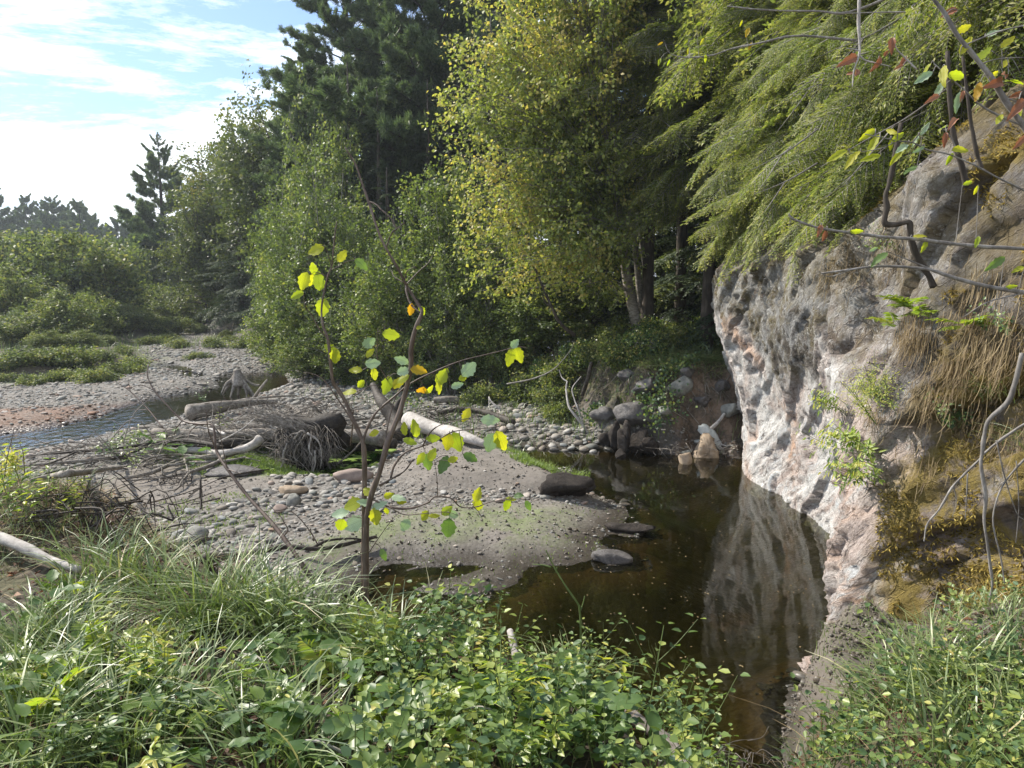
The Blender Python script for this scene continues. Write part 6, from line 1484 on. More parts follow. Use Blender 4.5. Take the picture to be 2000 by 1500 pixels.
for px, py, m, s, l in [(1850, 830, 90, .15, .22), (1930, 770, 90, .2, .25), (1980, 870, 80, .2, .2), (1700, 770, 60, .1, .2), (1730, 1280, 60, .15, .3), (1790, 1270, 60, .12, .3), (1600, 1310, 60, .08, .08), (1640, 1320, 60, .1, .06), (1890, 1240, 60, .15, .25)]:
    p, nn = oncliff(px, py, .02); q = p+r.normal(0, s*.5, (m, 3))*[.5, 1, .3]
    grass(bl, q, l*r.uniform(.4, 1.1, m), r.uniform(.003, .006, m), np.arctan2(nn[1], nn[0])+r.normal(0, .9, m), r.uniform(.5, 1.2, m), np.clip(r.normal(.6, .2, m), 0, 1), r, segs=4, up=.6)
tag(link('cliff_grass', bl.mesh('cliff_grass', M['grass'])), 'green grass tufts on the ledges of the rock wall', 'grass', kind='stuff')
def cliffherb(px, py, fam, s, lab, m=3, lean_=.9, sp=14, name='ledge_plant'):
    for j in range(m):
        p, nn = oncliff(px+r.normal(0, sp), py+r.normal(0, sp*.5), .0)
        o = empty(name, p); d = Vector((nn[0]*lean_+r.normal(0, .25), nn[1]*lean_-.3+r.normal(0, .25), 1.0)).normalized(); o.rotation_euler = d.to_track_quat('Z', 'Y').to_euler(); o.scale = (s*r.uniform(.8, 1.2),)*3; tag(o, lab, 'plant', lab)
        mv = fam[r.integers(len(fam))]; link('stem', mv[0], o); link('foliage', mv[1], o)
HY = [herb_meshes(860+k, .5, 16, .03, .012, mat='broad', side=4, tone=.75) for k in range(2)]
cliffherb(1720, 790, HY, .9, 'yellow-green bushy sprig on the rock ledge', 7, .4); cliffherb(1700, 840, HY, .8, 'yellow-green bushy sprig on the rock ledge', 5, .6)
cliffherb(1700, 890, HP, 1.0, 'leafy green spray reaching left over the pale rock', 8, 2.2, 16); cliffherb(1690, 930, HP, .9, 'leafy green spray hanging below the sprigs of the ledge', 5, 2.4, 16); cliffherb(1640, 800, HP, .8, 'small leafy spray on the pale rock left of the yellow sprigs', 5, 2.2, 16)
cliffherb(1860, 840, HV, .6, 'clover-like green plant on the ledge of the mossy wall', 5, 1.0); cliffherb(1960, 660, HV, .5, 'small green plant under the hanging root', 3, 1.0)
cliffherb(1950, 1200, HV, .7, 'round-leaved herb at the foot of the mossy wall', 6, 1.0, 30); cliffherb(1900, 1260, HV, .7, 'round-leaved herb at the foot of the mossy wall', 6, 1.0, 30); cliffherb(1740, 490, HV, .6, 'reddish-leaved sprout on the grey rock', 3, 1.2)
for px, py, lab in [(1770, 600, 'yellowing fern on the rock edge above the dark hollow'), (1800, 625, 'fern with drooping green fronds above the dark hollow'), (1740, 640, 'fern hanging left over the dark hollow'), (1890, 640, 'small fern on the upper ledge')]:
    p, nn = oncliff(px, py, .02); fern(p, 6, .6, lab, az=math.atan2(nn[1], nn[0]), azs=1.3, up=(-.1, .6))

# roots and thin stems hanging over the near wall
def hang(pts, r0, r1, mat, label, D, forks=(), cat='hanging root', name='hanging_root', leaves=()):
    W = [P(p[0], p[1], p[2] if len(p) > 2 else D) for p in pts]; o = empty(name, W[0]); tag(o, label, cat)
    tb = Tubes(); tb.add([w-W[0] for w in W], r0, r1, seg=7, n=max(14, 5*len(pts)), knob=.12); tb.build('stem', M[mat], o)
    cs = [catmull(W, 40)]
    for f in forks:
        Wf = [P(p[0], p[1], p[2] if len(p) > 2 else D) for p in f[0]]; tb = Tubes(); tb.add([w-W[0] for w in Wf], f[1], f[2], seg=5, n=max(10, 4*len(Wf)), knob=.1); tb.build('branch', M[mat], o); cs.append(catmull(Wf, 30))
    return o, W[0], cs
hang([(1996, 690), (1982, 751), (1967, 787), (1937, 814), (1925, 835), (1919, 880), (1916, 910), (1925, 970), (1922, 1015), (1928, 1060), (1934, 1105), (1937, 1150), (1918, 1230)], .013, .006, 'bark_grey', 'long knobbly pale root hanging down the mossy wall', 3.7)
hang([(2030, 815), (2000, 829), (1955, 859), (1922, 886), (1910, 901), (1862, 949), (1835, 994), (1811, 1024), (1805, 1057)], .008, .004, 'bark_grey', 'thin root curving left across the mossy wall', 3.75, [([(1862, 949), (1868, 980), (1860, 1010)], .003, .001)])
hang([(2030, 870), (2000, 898), (1964, 940), (1946, 979), (1940, 1024), (1955, 1090), (1962, 1140)], .006, .003, 'bark_grey', 'thin wavy root right of the knobbly root', 3.65, [([(1946, 860), (1962, 930), (1985, 1000), (2000, 1015)], .004, .002), ([(1985, 900), (1990, 990), (1984, 1060)], .003, .002)])
hang([(1890, 925), (1888, 970), (1885, 1015)], .004, .002, 'bark_grey', 'short straight rootlet left of the knobbly root', 3.8)
def fixd(pts, dd=-.1):
    D_ = oncliff(*pts[-1])[0][1]+dd
    return [(a, b, D_) for a, b, _ in pts]
TRF = 1
hang(fixd([(1760, 240, 7), (1740, 345, 7.0), (1730, 380, 7.0), (1732, 405, 7.0), (1728, 435, 6.9), (1750, 438, 6.9), (1775, 434, 6.9), (1778, 460, 6.8), (1790, 500, 6.7), (1812, 535, 6.6), (1824, 560, 6.6)]), .009, .013, 'bark_dark', 'crooked grey trunk with a sharp elbow in front of the rock', 6.8, cat='crooked trunk', name='crooked_trunk')
hang(fixd([(1850, 100, 6.2), (1858, 230, 6.2), (1868, 290, 6.2), (1880, 330, 6.2), (1888, 365, 6.1)]), .009, .012, 'bark_dark', 'dark slim trunk rooted on the rock shelf', 6.2, cat='trunk', name='thin_trunk')
hang(fixd([(1880, 110, 6.0), (1894, 225, 6.0), (1900, 260, 6.0), (1908, 300, 6.0), (1917, 328, 5.9)]), .006, .008, 'bark_dark', 'thinner dark trunk right of the slim trunk', 6.0, cat='trunk', name='thin_trunk')
hang(fixd([(1640, 340, 8), (1645, 450, 8), (1655, 488, 8), (1657, 492, 8)]), .015, .02, 'bark_grey', 'short grey stem in front of the brown rock', 8, cat='stem', name='thin_trunk')
# pale dead twigs crossing the upper right
hang([(1540, 418), (1552, 429), (1600, 445), (1650, 453), (1720, 462), (1790, 467), (1900, 480), (2040, 488)], .0035, .008, 'bark_grey', 'long pale twig running across the cliff to the right edge', 2.9, cat='twig', name='twig')
hang([(1604, 534), (1650, 528), (1720, 520), (1807, 525), (1850, 538), (1895, 551), (1950, 563), (2040, 576)], .003, .009, 'bark_grey', 'pale forked twig below the long one at the right edge', 2.8, [([(1850, 538), (1780, 510), (1730, 490)], .004, .001), ([(1660, 528), (1620, 540), (1596, 528)], .002, .001), ([(2000, 572), (1930, 590), (1880, 620)], .004, .001)], cat='twig', name='twig')
hang([(1420, 12, 6), (1500, 20, 6), (1600, 22, 6), (1645, 26, 6), (1700, 10, 6), (1760, -20, 6)], .005, .012, 'bark_grey', 'pale bare twig along the top of the frame', 6, cat='twig', name='twig')
for k in range(24):
    x0 = r.uniform(1450, 1900); y0 = r.uniform(60, 420); L_ = r.uniform(120, 300); D_ = r.uniform(6.5, 9); a = r.uniform(.35, .75)
    hang([(x0+L_, y0-L_*a, D_), (x0+L_*.6, y0-L_*a*.55+6, D_-.1), (x0+L_*.3, y0-L_*a*.3+10, D_-.15), (x0, y0+8, D_-.2)], .009, .002, 'bark_grey', 'bare grey twig under the hemlock boughs over the cliff', D_, [([(x0+L_*.5, y0-L_*a*.45+6, D_-.1), (x0+L_*.3, y0-L_*a*.2+30, D_-.1), (x0+L_*.15, y0+45, D_-.1)], .006, .002)], cat='twig', name='twig')['group' if False else 0]['group'] = 'bare twigs over the cliff'

r = np.random.default_rng(71); m = 9000
x = r.uniform(1.4, 3.3, m); y = r.uniform(3.0, 6.1, m); k = (sdpoly(x, y, SHELF) > -.25) & (sdpoly(x, y, CLP) < .1); x, y = x[k], y[k]; m = len(x); sz = np.exp(r.normal(np.log(.008), .55, m)).clip(.003, .035)
tag(gn_scatter('shelf_clods', np.stack([x, y, Hf(x, y)+sz*.3], 1), np.stack([sz, sz*r.uniform(.6, 1, m), sz*r.uniform(.4, .9, m)], 1), np.stack([r.normal(0, .5, m), r.normal(0, .5, m), r.uniform(0, 6, m)], 1), r.uniform(.62, .72, m), np.full(m, .75), np.zeros(m), M['pebble'], 1), 'crumbs of soil and grit on the dirt shelf by the pool corner', 'grit', kind='stuff')
bl = Blades(); m = 2600; x = r.uniform(1.5, 3.0, m); y = r.uniform(3.4, 6.0, m); c_ = fbm2(x, y, 2.6, 3, 95); k = (sdpoly(x, y, SHELF) > -.1) & (c_ > -.02); x, y = x[k], y[k]; m = len(x)
grass(bl, np.stack([x, y, Hf(x, y)], 1), r.uniform(.02, .10, m), r.uniform(.002, .004, m), r.uniform(0, 6.28, m), r.uniform(.3, 1, m), r.normal(.6, .2, m), r, segs=2)
tag(link('shelf_grass', bl.mesh('shelf_grass', M['algae'])), 'fine green grass sprouting on the dirt shelf', 'grass', kind='stuff')
# crumbs, litter and twigs on the sandbar
m = 16000; x = r.uniform(-5.5, 2.6, m); y = r.uniform(6.2, 15, m); k = (np.maximum.reduce([sdpoly(x, y, MUD), sdpoly(x, y, MOUND), sdpoly(x, y, SANDZ)]) > -.5) & (Hf(x, y) > -.02) & (sdpoly(x, y, NB) < -1.0); x, y = x[k], y[k]; m = len(x); sz = np.exp(r.normal(np.log(.009), .6, m)).clip(.004, .04)
dk = r.random(m) < .55
tag(gn_scatter('sandbar_grit', np.stack([x, y, Hf(x, y)+sz*.2], 1), np.stack([sz, sz*r.uniform(.5, 1, m), sz*r.uniform(.3, .6, m)], 1), np.stack([r.normal(0, .4, m), r.normal(0, .4, m), r.uniform(0, 6, m)], 1), np.where(dk, .66, r.random(m)), np.where(dk, 1.0, .2), np.zeros(m), M['pebble'], 1), 'dark crumbs and grit scattered on the damp sandbar', 'grit', kind='stuff')
bl = Blades(); m = 700; x = r.uniform(-1.5, 3.6, m); y = r.uniform(5.4, 13.5, m); k = sdpoly(x, y, POOL) > .1; x, y = x[k], y[k]; m = len(x)
v, f, t = leafset(np.stack([x, y, np.full(m, .003)], 1), rdir(m, r)*[1, 1, 0], np.tile([0, 0, 1.0], (m, 1)), r.uniform(.012, .035, m), r.uniform(.008, .02, m), r.random(m), .02); bl.add(v, f, t)
tag(link('floating_leaves', bl.mesh('floating_leaves', M['drygrass'])), 'small pale leaves and bits floating on the pool', 'floating leaves', kind='stuff')

# ---------------------------------------------------------------- leafy branches and the lone sapling
LM = {}
for key in 'ywgob':
    LM[key] = [leafmesh('leaf', 1, .68 if key != 'b' else .5, M['leaf_'+key], 8, seed=k+3*ord(key), curl=(.05, .22, .4)[k] if key != 'b' else .6, fold=(.1, .25, -.15)[k] if key != 'b' else .6) for k in range(3)]
LN = {}
for key in 'ywgob':
    LN[key] = [leafmesh('leaf', 1, .40 if key != 'b' else .5, M['leaf_'+key], 8, seed=50+k+3*ord(key), curl=(.05, .2, .35)[k] if key != 'b' else .6, fold=(.1, .3, .2)[k] if key != 'b' else .7) for k in range(3)]
def setleaves(root, base, curves, data, D, lib, petm, seed):
    r = np.random.default_rng(seed); allc = np.vstack(curves); ax_, ay_, af_ = proj(allc); tb = Tubes(); used = False
    for (px, py, L, ang, key) in data:
        a = R(ang); bx_ = px-math.cos(a)*L*.5; by_ = py+math.sin(a)*L*.5      # base point in the picture
        k = np.argmin((ax_-bx_)**2+(ay_-by_)**2); anchor = allc[k]; Dk = anchor[1]+r.normal(0, .015)
        bw = P(bx_, by_, Dk); ew = P(px+math.cos(a)*L*.5, py-math.sin(a)*L*.5, Dk+r.normal(0, .02))
        X_ = unit((ew-bw)[None])[0]; vd = unit((np.array([0, 0, CAMZ])-bw)[None])[0]
        nrm = vd + np.array([0, 0, .35]) + r.normal(0, .28, 3); nrm = nrm-X_*np.dot(nrm, X_); nrm = unit(nrm[None])[0]; Y_ = np.cross(nrm, X_)
        length = np.linalg.norm(ew-bw)*1.06
        mtx = Matrix(((X_[0], Y_[0], nrm[0]), (X_[1], Y_[1], nrm[1]), (X_[2], Y_[2], nrm[2]))).to_4x4()
        wsc = r.uniform(.75, 1.1)
        o = bpy.data.objects.new('leaf', lib[key][r.integers(3)]); col.objects.link(o); o.parent = root
        o.matrix_basis = Matrix.Translation(Vector(bw-base)) @ mtx @ Matrix.Diagonal((length, length*wsc, length, 1))
        if np.linalg.norm(bw-anchor) < .35:
            tb.add([anchor-base, (anchor+bw)/2-base+[0, 0, .01], bw-base], .0018, .0012, seg=4, n=6, knob=0, cap=False); used = True
    if used: tb.build('leaf_stalks', M[petm], root)
SD = 3.45
sap = empty('sapling', P(714, 1235, SD)); tag(sap, 'lone sapling with two crooked stems and sparse yellow-green leaves', 'sapling')
sb0 = P(714, 1235, SD)
stems = [([(718, 1235), (716, 1180), (714, 1100), (716, 1020), (724, 970), (740, 925), (752, 880), (770, 830), (782, 800), (796, 750), (803, 715), (803, 680), (812, 640), (824, 612), (820, 600), (808, 580), (795, 560), (790, 550), (775, 520), (756, 488), (740, 455), (722, 400), (708, 360), (694, 320), (674, 288)], .0155, .0035, 0),
         ([(712, 1235), (709, 1180), (710, 1100), (711, 1000), (712, 920), (710, 870), (703, 850), (690, 820), (675, 785), (660, 760), (650, 745), (645, 700), (640, 660), (632, 640), (628, 615), (630, 585), (640, 540), (648, 520), (650, 500), (655, 450), (658, 432)], .0135, .002, .05)]
brs = [([(754, 484), (765, 455), (775, 447), (790, 435)], .004, .002), ([(775, 447), (762, 425), (745, 410), (735, 400), (720, 393)], .0035, .004), ([(790, 550), (795, 530), (812, 520)], .003, .001), ([(793, 557), (815, 533), (835, 515), (845, 500)], .0035, .001), ([(793, 557), (795, 575), (803, 595), (820, 610)], .005, .004), ([(788, 552), (770, 540), (765, 528)], .003, .001),
       ([(648, 522), (640, 495), (633, 482), (625, 478)], .002, .001), ([(648, 527), (665, 518), (680, 510), (698, 506)], .0022, .001), ([(640, 660), (625, 645), (608, 615), (597, 600), (593, 580)], .003, .0015),
       ([(708, 866), (714, 845), (725, 820), (740, 800), (770, 775), (800, 750), (850, 725), (900, 705), (960, 690), (1010, 678), (1030, 680)], .007, .0015), ([(700, 840), (690, 825), (660, 780), (630, 740), (600, 727)], .006, .0015), ([(757, 872), (755, 845), (765, 800), (775, 770), (787, 750)], .004, .0015),
       ([(742, 948), (765, 935), (790, 920), (806, 898)], .006, .003), ([(763, 935), (770, 910), (790, 885), (820, 873), (850, 862), (880, 845), (905, 840), (960, 835), (990, 828)], .006, .0015), ([(825, 872), (840, 845), (860, 830), (890, 822), (925, 815)], .004, .0015),
       ([(728, 975), (760, 990), (800, 993), (835, 982), (850, 970), (880, 973), (900, 990), (930, 990), (960, 980), (1000, 975), (1035, 975)], .006, .0015), ([(855, 968), (853, 930), (848, 900)], .002, .001), ([(925, 990), (935, 1000), (942, 1014)], .002, .001), ([(760, 990), (790, 1005), (830, 1003), (870, 1000), (900, 1008)], .003, .001),
       ([(690, 775), (720, 755), (745, 752)], .003, .001), ([(770, 762), (752, 735), (737, 700), (738, 640)], .003, .001), ([(730, 1010), (755, 990), (790, 985)], .003, .001), ([(714, 1090), (740, 1050), (770, 1010), (785, 1000)], .003, .001), ([(690, 800), (687, 850), (684, 870)], .004, .003)]
curves = []
for pts, a, b, dy in stems:
    W = [P(p[0], p[1], SD+dy+.02*math.sin(i*.9)) for i, p in enumerate(pts)]; tb = Tubes(); tb.add([w-sb0 for w in W], a, b, seg=9, n=70, knob=.12); tb.build('stem', M['bark_sap'], sap); curves.append(catmull(W, 120))
allc = np.vstack(curves); ax_, ay_, _ = proj(allc)
for j, (pts, a, b) in enumerate(brs):
    k = np.argmin((ax_-pts[0][0])**2+(ay_-pts[0][1])**2); D0_ = allc[k][1]; dr = (-.12, .1, -.05, .14)[j % 4]
    W = [P(p[0], p[1], D0_+dr*i/len(pts)) for i, p in enumerate(pts)]; tb = Tubes(); tb.add([w-sb0 for w in W], a, b, seg=6, n=max(10, 5*len(pts)), knob=.15); tb.build('branch', M['bark_sap'], sap); curves.append(catmull(W, 40))
LD = [(618, 488, 34, 200, 'y'), (667, 500, 28, 60, 'y'), (705, 515, 30, -40, 'g'), (612, 525, 24, 100, 'y'), (594, 548, 36, 250, 'y'), (608, 548, 26, 260, 'y'), (622, 551, 36, 100, 'y'), (581, 576, 28, 200, 'y'), (630, 600, 36, -95, 'y'), (803, 604, 24, -100, 'o'), (824, 606, 20, -60, 'y'),
      (763, 652, 34, 0, 'y'), (720, 670, 28, 35, 'w'), (722, 690, 22, 45, 'y'), (645, 683, 30, 160, 'y'), (655, 695, 30, -100, 'y'), (695, 723, 26, 180, 'y'), (731, 730, 24, -80, 'y'), (727, 710, 30, 5, 'w'), (785, 704, 28, 160, 'w'), (788, 725, 28, 20, 'w'), (786, 738, 30, 200, 'y'), (756, 752, 38, 250, 'y'), (775, 748, 30, 40, 'y'), (817, 723, 32, -5, 'o'), (683, 766, 28, 185, 'y'),
      (863, 737, 36, 60, 'y'), (858, 755, 24, -80, 'y'), (824, 763, 18, 250, 'o'), (838, 762, 20, 40, 'y'), (915, 722, 36, 45, 'w'), (903, 738, 18, 200, 'y'), (892, 753, 24, 20, 'w'), (996, 697, 36, -110, 'y'), (1013, 692, 34, -70, 'y'), (1005, 672, 20, 50, 'w'), (731, 846, 20, 200, 'y'), (790, 838, 26, 95, 'y'), (811, 838, 34, 100, 'y'), (800, 862, 28, -20, 'y'), (845, 855, 28, 10, 'y'),
      (875, 862, 34, -100, 'y'), (892, 862, 40, -70, 'y'), (911, 810, 30, -120, 'y'), (955, 820, 34, 0, 'w'), (957, 865, 42, -110, 'w'), (978, 860, 42, -65, 'y'), (918, 893, 30, -20, 'g'), (822, 895, 28, 240, 'y'), (835, 902, 34, -80, 'g'), (842, 890, 22, 70, 'y'), (867, 907, 38, -115, 'g'), (884, 897, 20, 20, 'y'),
      (665, 1003, 34, 190, 'w'), (690, 985, 36, 200, 'y'), (690, 1022, 46, 200, 'w'), (665, 1028, 32, -110, 'y'), (733, 1008, 34, -80, 'y'), (712, 982, 28, 160, 'w'), (740, 987, 32, 20, 'w'), (718, 960, 22, 130, 'y'), (758, 968, 18, 20, 'y'), (775, 970, 24, 0, 'w'), (755, 998, 14, -80, 'y'), (783, 980, 18, 0, 'y'), (830, 1007, 24, -130, 'y'), (848, 1005, 24, 20, 'y'), (872, 998, 24, 40, 'y'), (885, 1005, 22, 0, 'w'), (876, 1030, 38, -95, 'g'), (792, 1025, 26, -120, 'w'),
      (932, 987, 28, -100, 'y'), (932, 967, 28, 70, 'y'), (990, 987, 28, -110, 'y'), (997, 975, 22, 0, 'y'), (1012, 968, 18, 10, 'g'), (1032, 987, 22, -60, 'g'), (748, 1082, 22, -70, 'g'), (705, 750, 20, 230, 'y'), (818, 640, 12, 20, 'y')]
setleaves(sap, sb0, curves, LD, SD, LM, 'bark_sap', 1)
# bare leaning stem left of the sapling
o, b0, cs = hang([(612, 1135, 3.75), (585, 1095, 3.8), (553, 1049, 3.9), (518, 1007, 4.0), (483, 968, 4.1), (444, 916, 4.2), (422, 878, 4.3), (416, 832, 4.35), (388, 828, 4.4), (357, 821, 4.5), (325, 790, 4.55), (301, 762, 4.6), (288, 734, 4.65), (290, 712, 4.7)], .0135, .003, 'bark_sap', 'bare dark stem leaning left over the sand, beside the sapling', 4,
     [([(553, 1049, 3.9), (562, 1035, 3.9), (556, 1022, 3.9), (545, 1005, 3.9), (518, 981, 3.95)], .005, .002), ([(422, 878, 4.3), (410, 850, 4.25), (405, 830, 4.2), (402, 800, 4.2)], .005, .002), ([(444, 916, 4.2), (470, 925, 4.1)], .004, .003), ([(620, 1062, 3.9), (600, 1030, 3.9), (570, 1000, 3.9), (540, 1000, 3.9)], .004, .002), ([(357, 821, 4.5), (345, 835, 4.5), (340, 850, 4.5)], .004, .002), ([(388, 828, 4.4), (372, 842, 4.4), (366, 860, 4.35)], .004, .002), ([(301, 762, 4.6), (270, 752, 4.6), (240, 770, 4.6)], .003, .001), ([(444, 916, 4.2), (432, 860, 4.2), (428, 810, 4.2), (430, 780, 4.2)], .003, .001)], cat='bare stem', name='bare_stem')
o, b0, cs = hang([(318, 836, 4.6), (290, 800, 4.7), (255, 765, 4.8), (225, 745, 4.8)], .005, .0015, 'bark_sap', 'thin twiggy stem rising behind the bare leaning stem', 4.6, [([(290, 800, 4.7), (262, 800, 4.7), (235, 790, 4.7)], .003, .001), ([(255, 765, 4.8), (250, 740, 4.8)], .002, .001)], cat='bare stem', name='bare_stem')
for pts, lab in (([(8, 935, 4.4), (15, 890, 4.4), (25, 850, 4.4), (27, 835, 4.4)], 'thin upright stalk at the left edge'), ([(48, 925, 4.4), (45, 885, 4.4), (40, 860, 4.4), (75, 858, 4.4)], 'thin stalk with a bent tip right of the upright stalk')):
    hang(pts, .003, .0015, 'bark_sap', lab, 4.4, cat='stalk', name='dry_stalk')
# green forked stalk over the pool, right of centre
for k, (px, py, a, l) in enumerate([(300, 1380, .3, 130), (470, 1420, 2.6, 160), (620, 1400, .9, 120), (540, 1330, 2.2, 110), (760, 1440, .4, 150), (200, 1440, .8, 120), (840, 1330, 1.2, 100), (1010, 1420, 2.7, 130), (1180, 1450, .7, 120), (690, 1480, 2.9, 150)]):
    p0 = ong(px, py, .06); p1 = ong(px+math.cos(a)*l, py-math.sin(a)*l*.6, .10); hangp = [p0, (p0+p1)/2+[0, 0, .04], p1]
    logobj('dead_stick', hangp, .006, .003, 'drift_pale' if k % 2 else 'drift', ['short dead stick near the left herbs', 'long dead stick left of the hollow', 'dead stick in the dark hollow', 'dead stick leaning left behind the hollow', 'dead stick across the yellow ferns', 'thin stick in the lower left grass', 'dead stick rising between round-leaved herbs', 'dead stick by the foreground logs', 'dead stick near the split grey log', 'dead stick at the bottom of the frame'][k], 'stick', raw=True, seg=5, n=14)
hang([(1136, 1330, 3.3), (1134, 1230, 3.3), (1132, 1190, 3.3), (1128, 1178, 3.3), (1105, 1145, 3.3), (1085, 1112, 3.3), (1076, 1095, 3.3), (1066, 1074, 3.3)], .0055, .0035, 'stem_g', 'thick green forked stalk standing up in front of the pool', 3.3, [([(1134, 1192, 3.3), (1139, 1178, 3.3), (1142, 1164, 3.3)], .004, .002), ([(1076, 1108, 3.3), (1062, 1104, 3.3), (1040, 1102, 3.3)], .004, .002), ([(1086, 1118, 3.3), (1088, 1108, 3.3)], .003, .002)], cat='stalk', name='green_stalk')
# leafy branch in the upper right corner
o, b0, cs = hang([(2060, 330), (2000, 247), (1983, 224), (1959, 189), (1934, 149), (1899, 105), (1868, 65), (1845, 26), (1825, 0), (1800, -40)], .011, .006, 'bark_grey', 'grey branch crossing the upper right corner with bright leaves', 2.6,
     [([(2000, 247), (1950, 225), (1915, 205), (1880, 173), (1847, 145), (1824, 124)], .004, .002), ([(2040, 400), (2000, 372), (1945, 345), (1903, 322), (1852, 301), (1810, 292), (1782, 278), (1752, 275), (1721, 268), (1690, 262)], .004, .0015), ([(1871, 301), (1861, 275), (1845, 254), (1817, 238)], .0025, .001), ([(1915, 125), (1950, 115), (2000, 112)], .003, .001), ([(1880, 90), (1950, 62), (2010, 48)], .003, .002), ([(1752, 275), (1720, 290), (1660, 300)], .002, .001), ([(1782, 278), (1800, 255), (1815, 240)], .002, .001), ([(1959, 189), (1990, 200), (2010, 205)], .003, .001)], cat='branch', name='leafy_branch')
LR = [(1886, 88, 46, 60, 'y'), (1918, 108, 48, 45, 'y'), (1968, 82, 36, 40, 'y'), (1882, 56, 32, 25, 'y'), (1938, 65, 30, 25, 'w'), (1964, 123, 24, 60, 'y'), (1942, 146, 26, 35, 'y'), (1980, 158, 36, 5, 'y'), (1808, 135, 32, 225, 'y'), (1805, 150, 40, 210, 'w'), (1841, 144, 34, 255, 'y'), (1870, 147, 44, 0, 'y'), (1835, 173, 40, 235, 'w'), (1910, 178, 38, 255, 'o'), (1870, 198, 40, 255, 'w'), (1952, 232, 22, 240, 'y'), (1842, 249, 22, 200, 'y'), (1876, 292, 36, 5, 'y'), (1855, 310, 28, 240, 'y'),
      (1697, 261, 32, 215, 'y'), (1706, 280, 44, 235, 'y'), (1741, 257, 26, 160, 'y'), (1753, 268, 32, 40, 'y'), (1740, 282, 24, -100, 'y'), (1637, 302, 42, 205, 'y'), (1665, 310, 44, 225, 'y'), (1702, 307, 38, 190, 'y'), (1753, 303, 42, 225, 'y'), (1763, 288, 24, 210, 'w'), (1787, 275, 26, 230, 'w'), (1795, 292, 26, 210, 'w'), (1806, 252, 32, 55, 'w'), (1779, 331, 28, 210, 'g'),
      (1857, 22, 28, 190, 'b'), (1961, 148, 18, 200, 'b'), (1950, 161, 18, 190, 'b'), (1985, 185, 26, 210, 'b'), (1993, 205, 30, 220, 'b'), (1864, 235, 16, 200, 'b'), (1846, 270, 24, 260, 'b'), (1825, 190, 20, 200, 'b'), (1880, 185, 18, 250, 'b'), (1995, 275, 30, 230, 'b'), (1990, 225, 26, 240, 'y')]
setleaves(o, b0, cs, LR, 2.6, LN, 'bark_grey', 2)
o, b0, cs = hang([(1680, -30, 4.2), (1677, 40, 4.2), (1679, 80, 4.2), (1678, 108, 4.2), (1668, 138, 4.2), (1665, 170, 4.2)], .010, .003, 'drift_pale', 'pale dead branch tip hanging with curled brown leaves', 4.2, [([(1679, 108, 4.2), (1690, 118, 4.2), (1715, 124, 4.2), (1740, 130, 4.2)], .005, .002), ([(1678, 98, 4.2), (1654, 94, 4.2)], .004, .002), ([(1790, 135, 4.2), (1765, 110, 4.2), (1750, 92, 4.2), (1748, 66, 4.2)], .005, .002), ([(1768, 23, 4.2), (1710, 24, 4.2), (1640, 26, 4.2), (1604, 22, 4.2)], .004, .001)], cat='dead branch', name='dead_branch')
setleaves(o, b0, cs, [(1663, 115, 24, 200, 'b'), (1715, 122, 28, 260, 'b'), (1742, 85, 24, 260, 'b'), (1730, 105, 18, 230, 'b'), (1765, 118, 18, 230, 'b'), (1757, 130, 16, 200, 'b'), (1675, 140, 20, 60, 'b'), (1660, 143, 14, 180, 'b')], 4.2, LN, 'bark_grey', 3)
o = [q for q in bpy.data.objects if q.get('label', '').startswith('long pale twig')][0]; 
for lab, ld, D_ in (('long pale twig', [(1673, 452, 28, 0, 'y'), (1795, 460, 26, 10, 'y'), (1806, 480, 22, 250, 'y'), (1909, 471, 22, 250, 'y'), (1602, 448, 18, 260, 'b'), (1611, 460, 22, 260, 'b'), (1907, 371, 22, 250, 'y'), (1891, 357, 24, 20, 'y')], 2.9), ('pale forked twig', [(1706, 487, 20, 20, 'w'), (1720, 501, 32, 210, 'g'), (1947, 513, 38, 215, 'g'), (1990, 525, 24, 200, 'y'), (1975, 560, 26, 10, 'y')], 2.8)):
    o = [q for q in bpy.data.objects if q.get('label', '').startswith(lab)][0]; b0 = np.array(o.location)
    cs = [catmull([P(1540, 418, 2.9), P(1650, 453, 2.9), P(1790, 467, 2.9), P(2040, 488, 2.9)], 60)] if D_ == 2.9 else [catmull([P(1604, 534, 2.8), P(1720, 520, 2.8), P(1895, 551, 2.8), P(2040, 576, 2.8)], 60)]
    setleaves(o, b0, cs, ld, D_, LN, 'bark_grey', 4)
o, b0, cs = hang([(1680, 80, 7.2), (1560, 70, 7.2), (1480, 85, 7.1), (1430, 95, 7.1), (1390, 108, 7), (1340, 112, 7), (1310, 105, 7), (1300, 88, 7)], .012, .003, 'bark_grey', 'thin birch twig with small yellow leaves against the hemlocks', 7, cat='twig', name='twig')
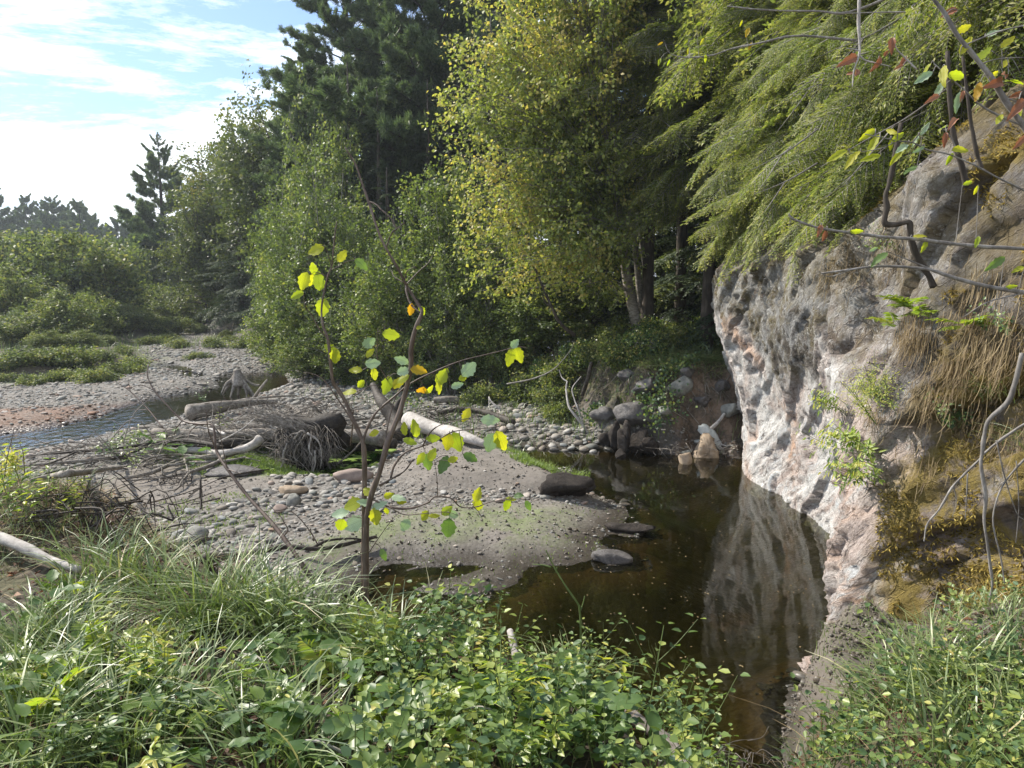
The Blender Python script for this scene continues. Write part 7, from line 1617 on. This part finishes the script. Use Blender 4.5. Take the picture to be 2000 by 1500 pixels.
setleaves(o, b0, cs, [(1288, 120, 14, 250, 'y'), (1306, 122, 14, 250, 'y'), (1345, 98, 16, 250, 'y'), (1366, 46, 14, 30, 'y'), (1340, 82, 14, 230, 'y'), (1372, 80, 14, 240, 'y'), (1378, 114, 16, 270, 'y'), (1460, 62, 16, 250, 'o'), (1465, 90, 16, 250, 'o'), (1448, 45, 14, 250, 'y'), (1290, 85, 12, 210, 'o')], 7, LN, 'bark_grey', 5)
# log of the herb seed pods over the pool
hang([(1296, 1420, 3.3), (1290, 1330, 3.3), (1282, 1290, 3.3)], .002, .001, 'stem_g', 'herb stalk with thin upright seed pods over the dark pool', 3.3, [([(1284, 1296, 3.3), (1270, 1270, 3.3), (1266, 1250, 3.3)], .0012, .0008), ([(1284, 1292, 3.3), (1288, 1270, 3.3), (1290, 1252, 3.3)], .0012, .0008), ([(1282, 1290, 3.3), (1276, 1268, 3.3), (1272, 1260, 3.3)], .0012, .0008), ([(1286, 1300, 3.3), (1284, 1275, 3.3), (1280, 1256, 3.3)], .0012, .0008)], cat='stalk', name='seed_stalk')
tangle('root_tangle', 1430, 1500, 1.2, 60, .28, .15, 'drift', 'pale dead roots and twigs at the brink at the bottom of the frame', 'roots', 13, 'stuff', rr=.003, curl=.15)

# ---------------------------------------------------------------- air
if HAZE > 0:
    me = bpy.data.meshes.new('haze'); import bmesh
    bm = bmesh.new(); bmesh.ops.create_cube(bm, size=1.0); bmesh.ops.scale(bm, vec=(1700, 1500, 60), verts=bm.verts); bmesh.ops.translate(bm, vec=(0, 690, 26), verts=bm.verts); bm.to_mesh(me); bm.free()
    hm = bpy.data.materials.new('haze_air'); hm.use_nodes = True; nn_ = hm.node_tree.nodes; nn_.clear(); ov = nn_.new('ShaderNodeOutputMaterial'); pv = nn_.new('ShaderNodeVolumePrincipled')
    pv.inputs['Color'].default_value = (.82, .9, 1, 1); pv.inputs['Density'].default_value = HAZE; pv.inputs['Anisotropy'].default_value = .35
    hm.node_tree.links.new(pv.outputs[0], ov.inputs['Volume']); me.materials.append(hm); hob = link('haze', me); tag(hob, 'thin bluish haze in the air', 'haze', kind='stuff')
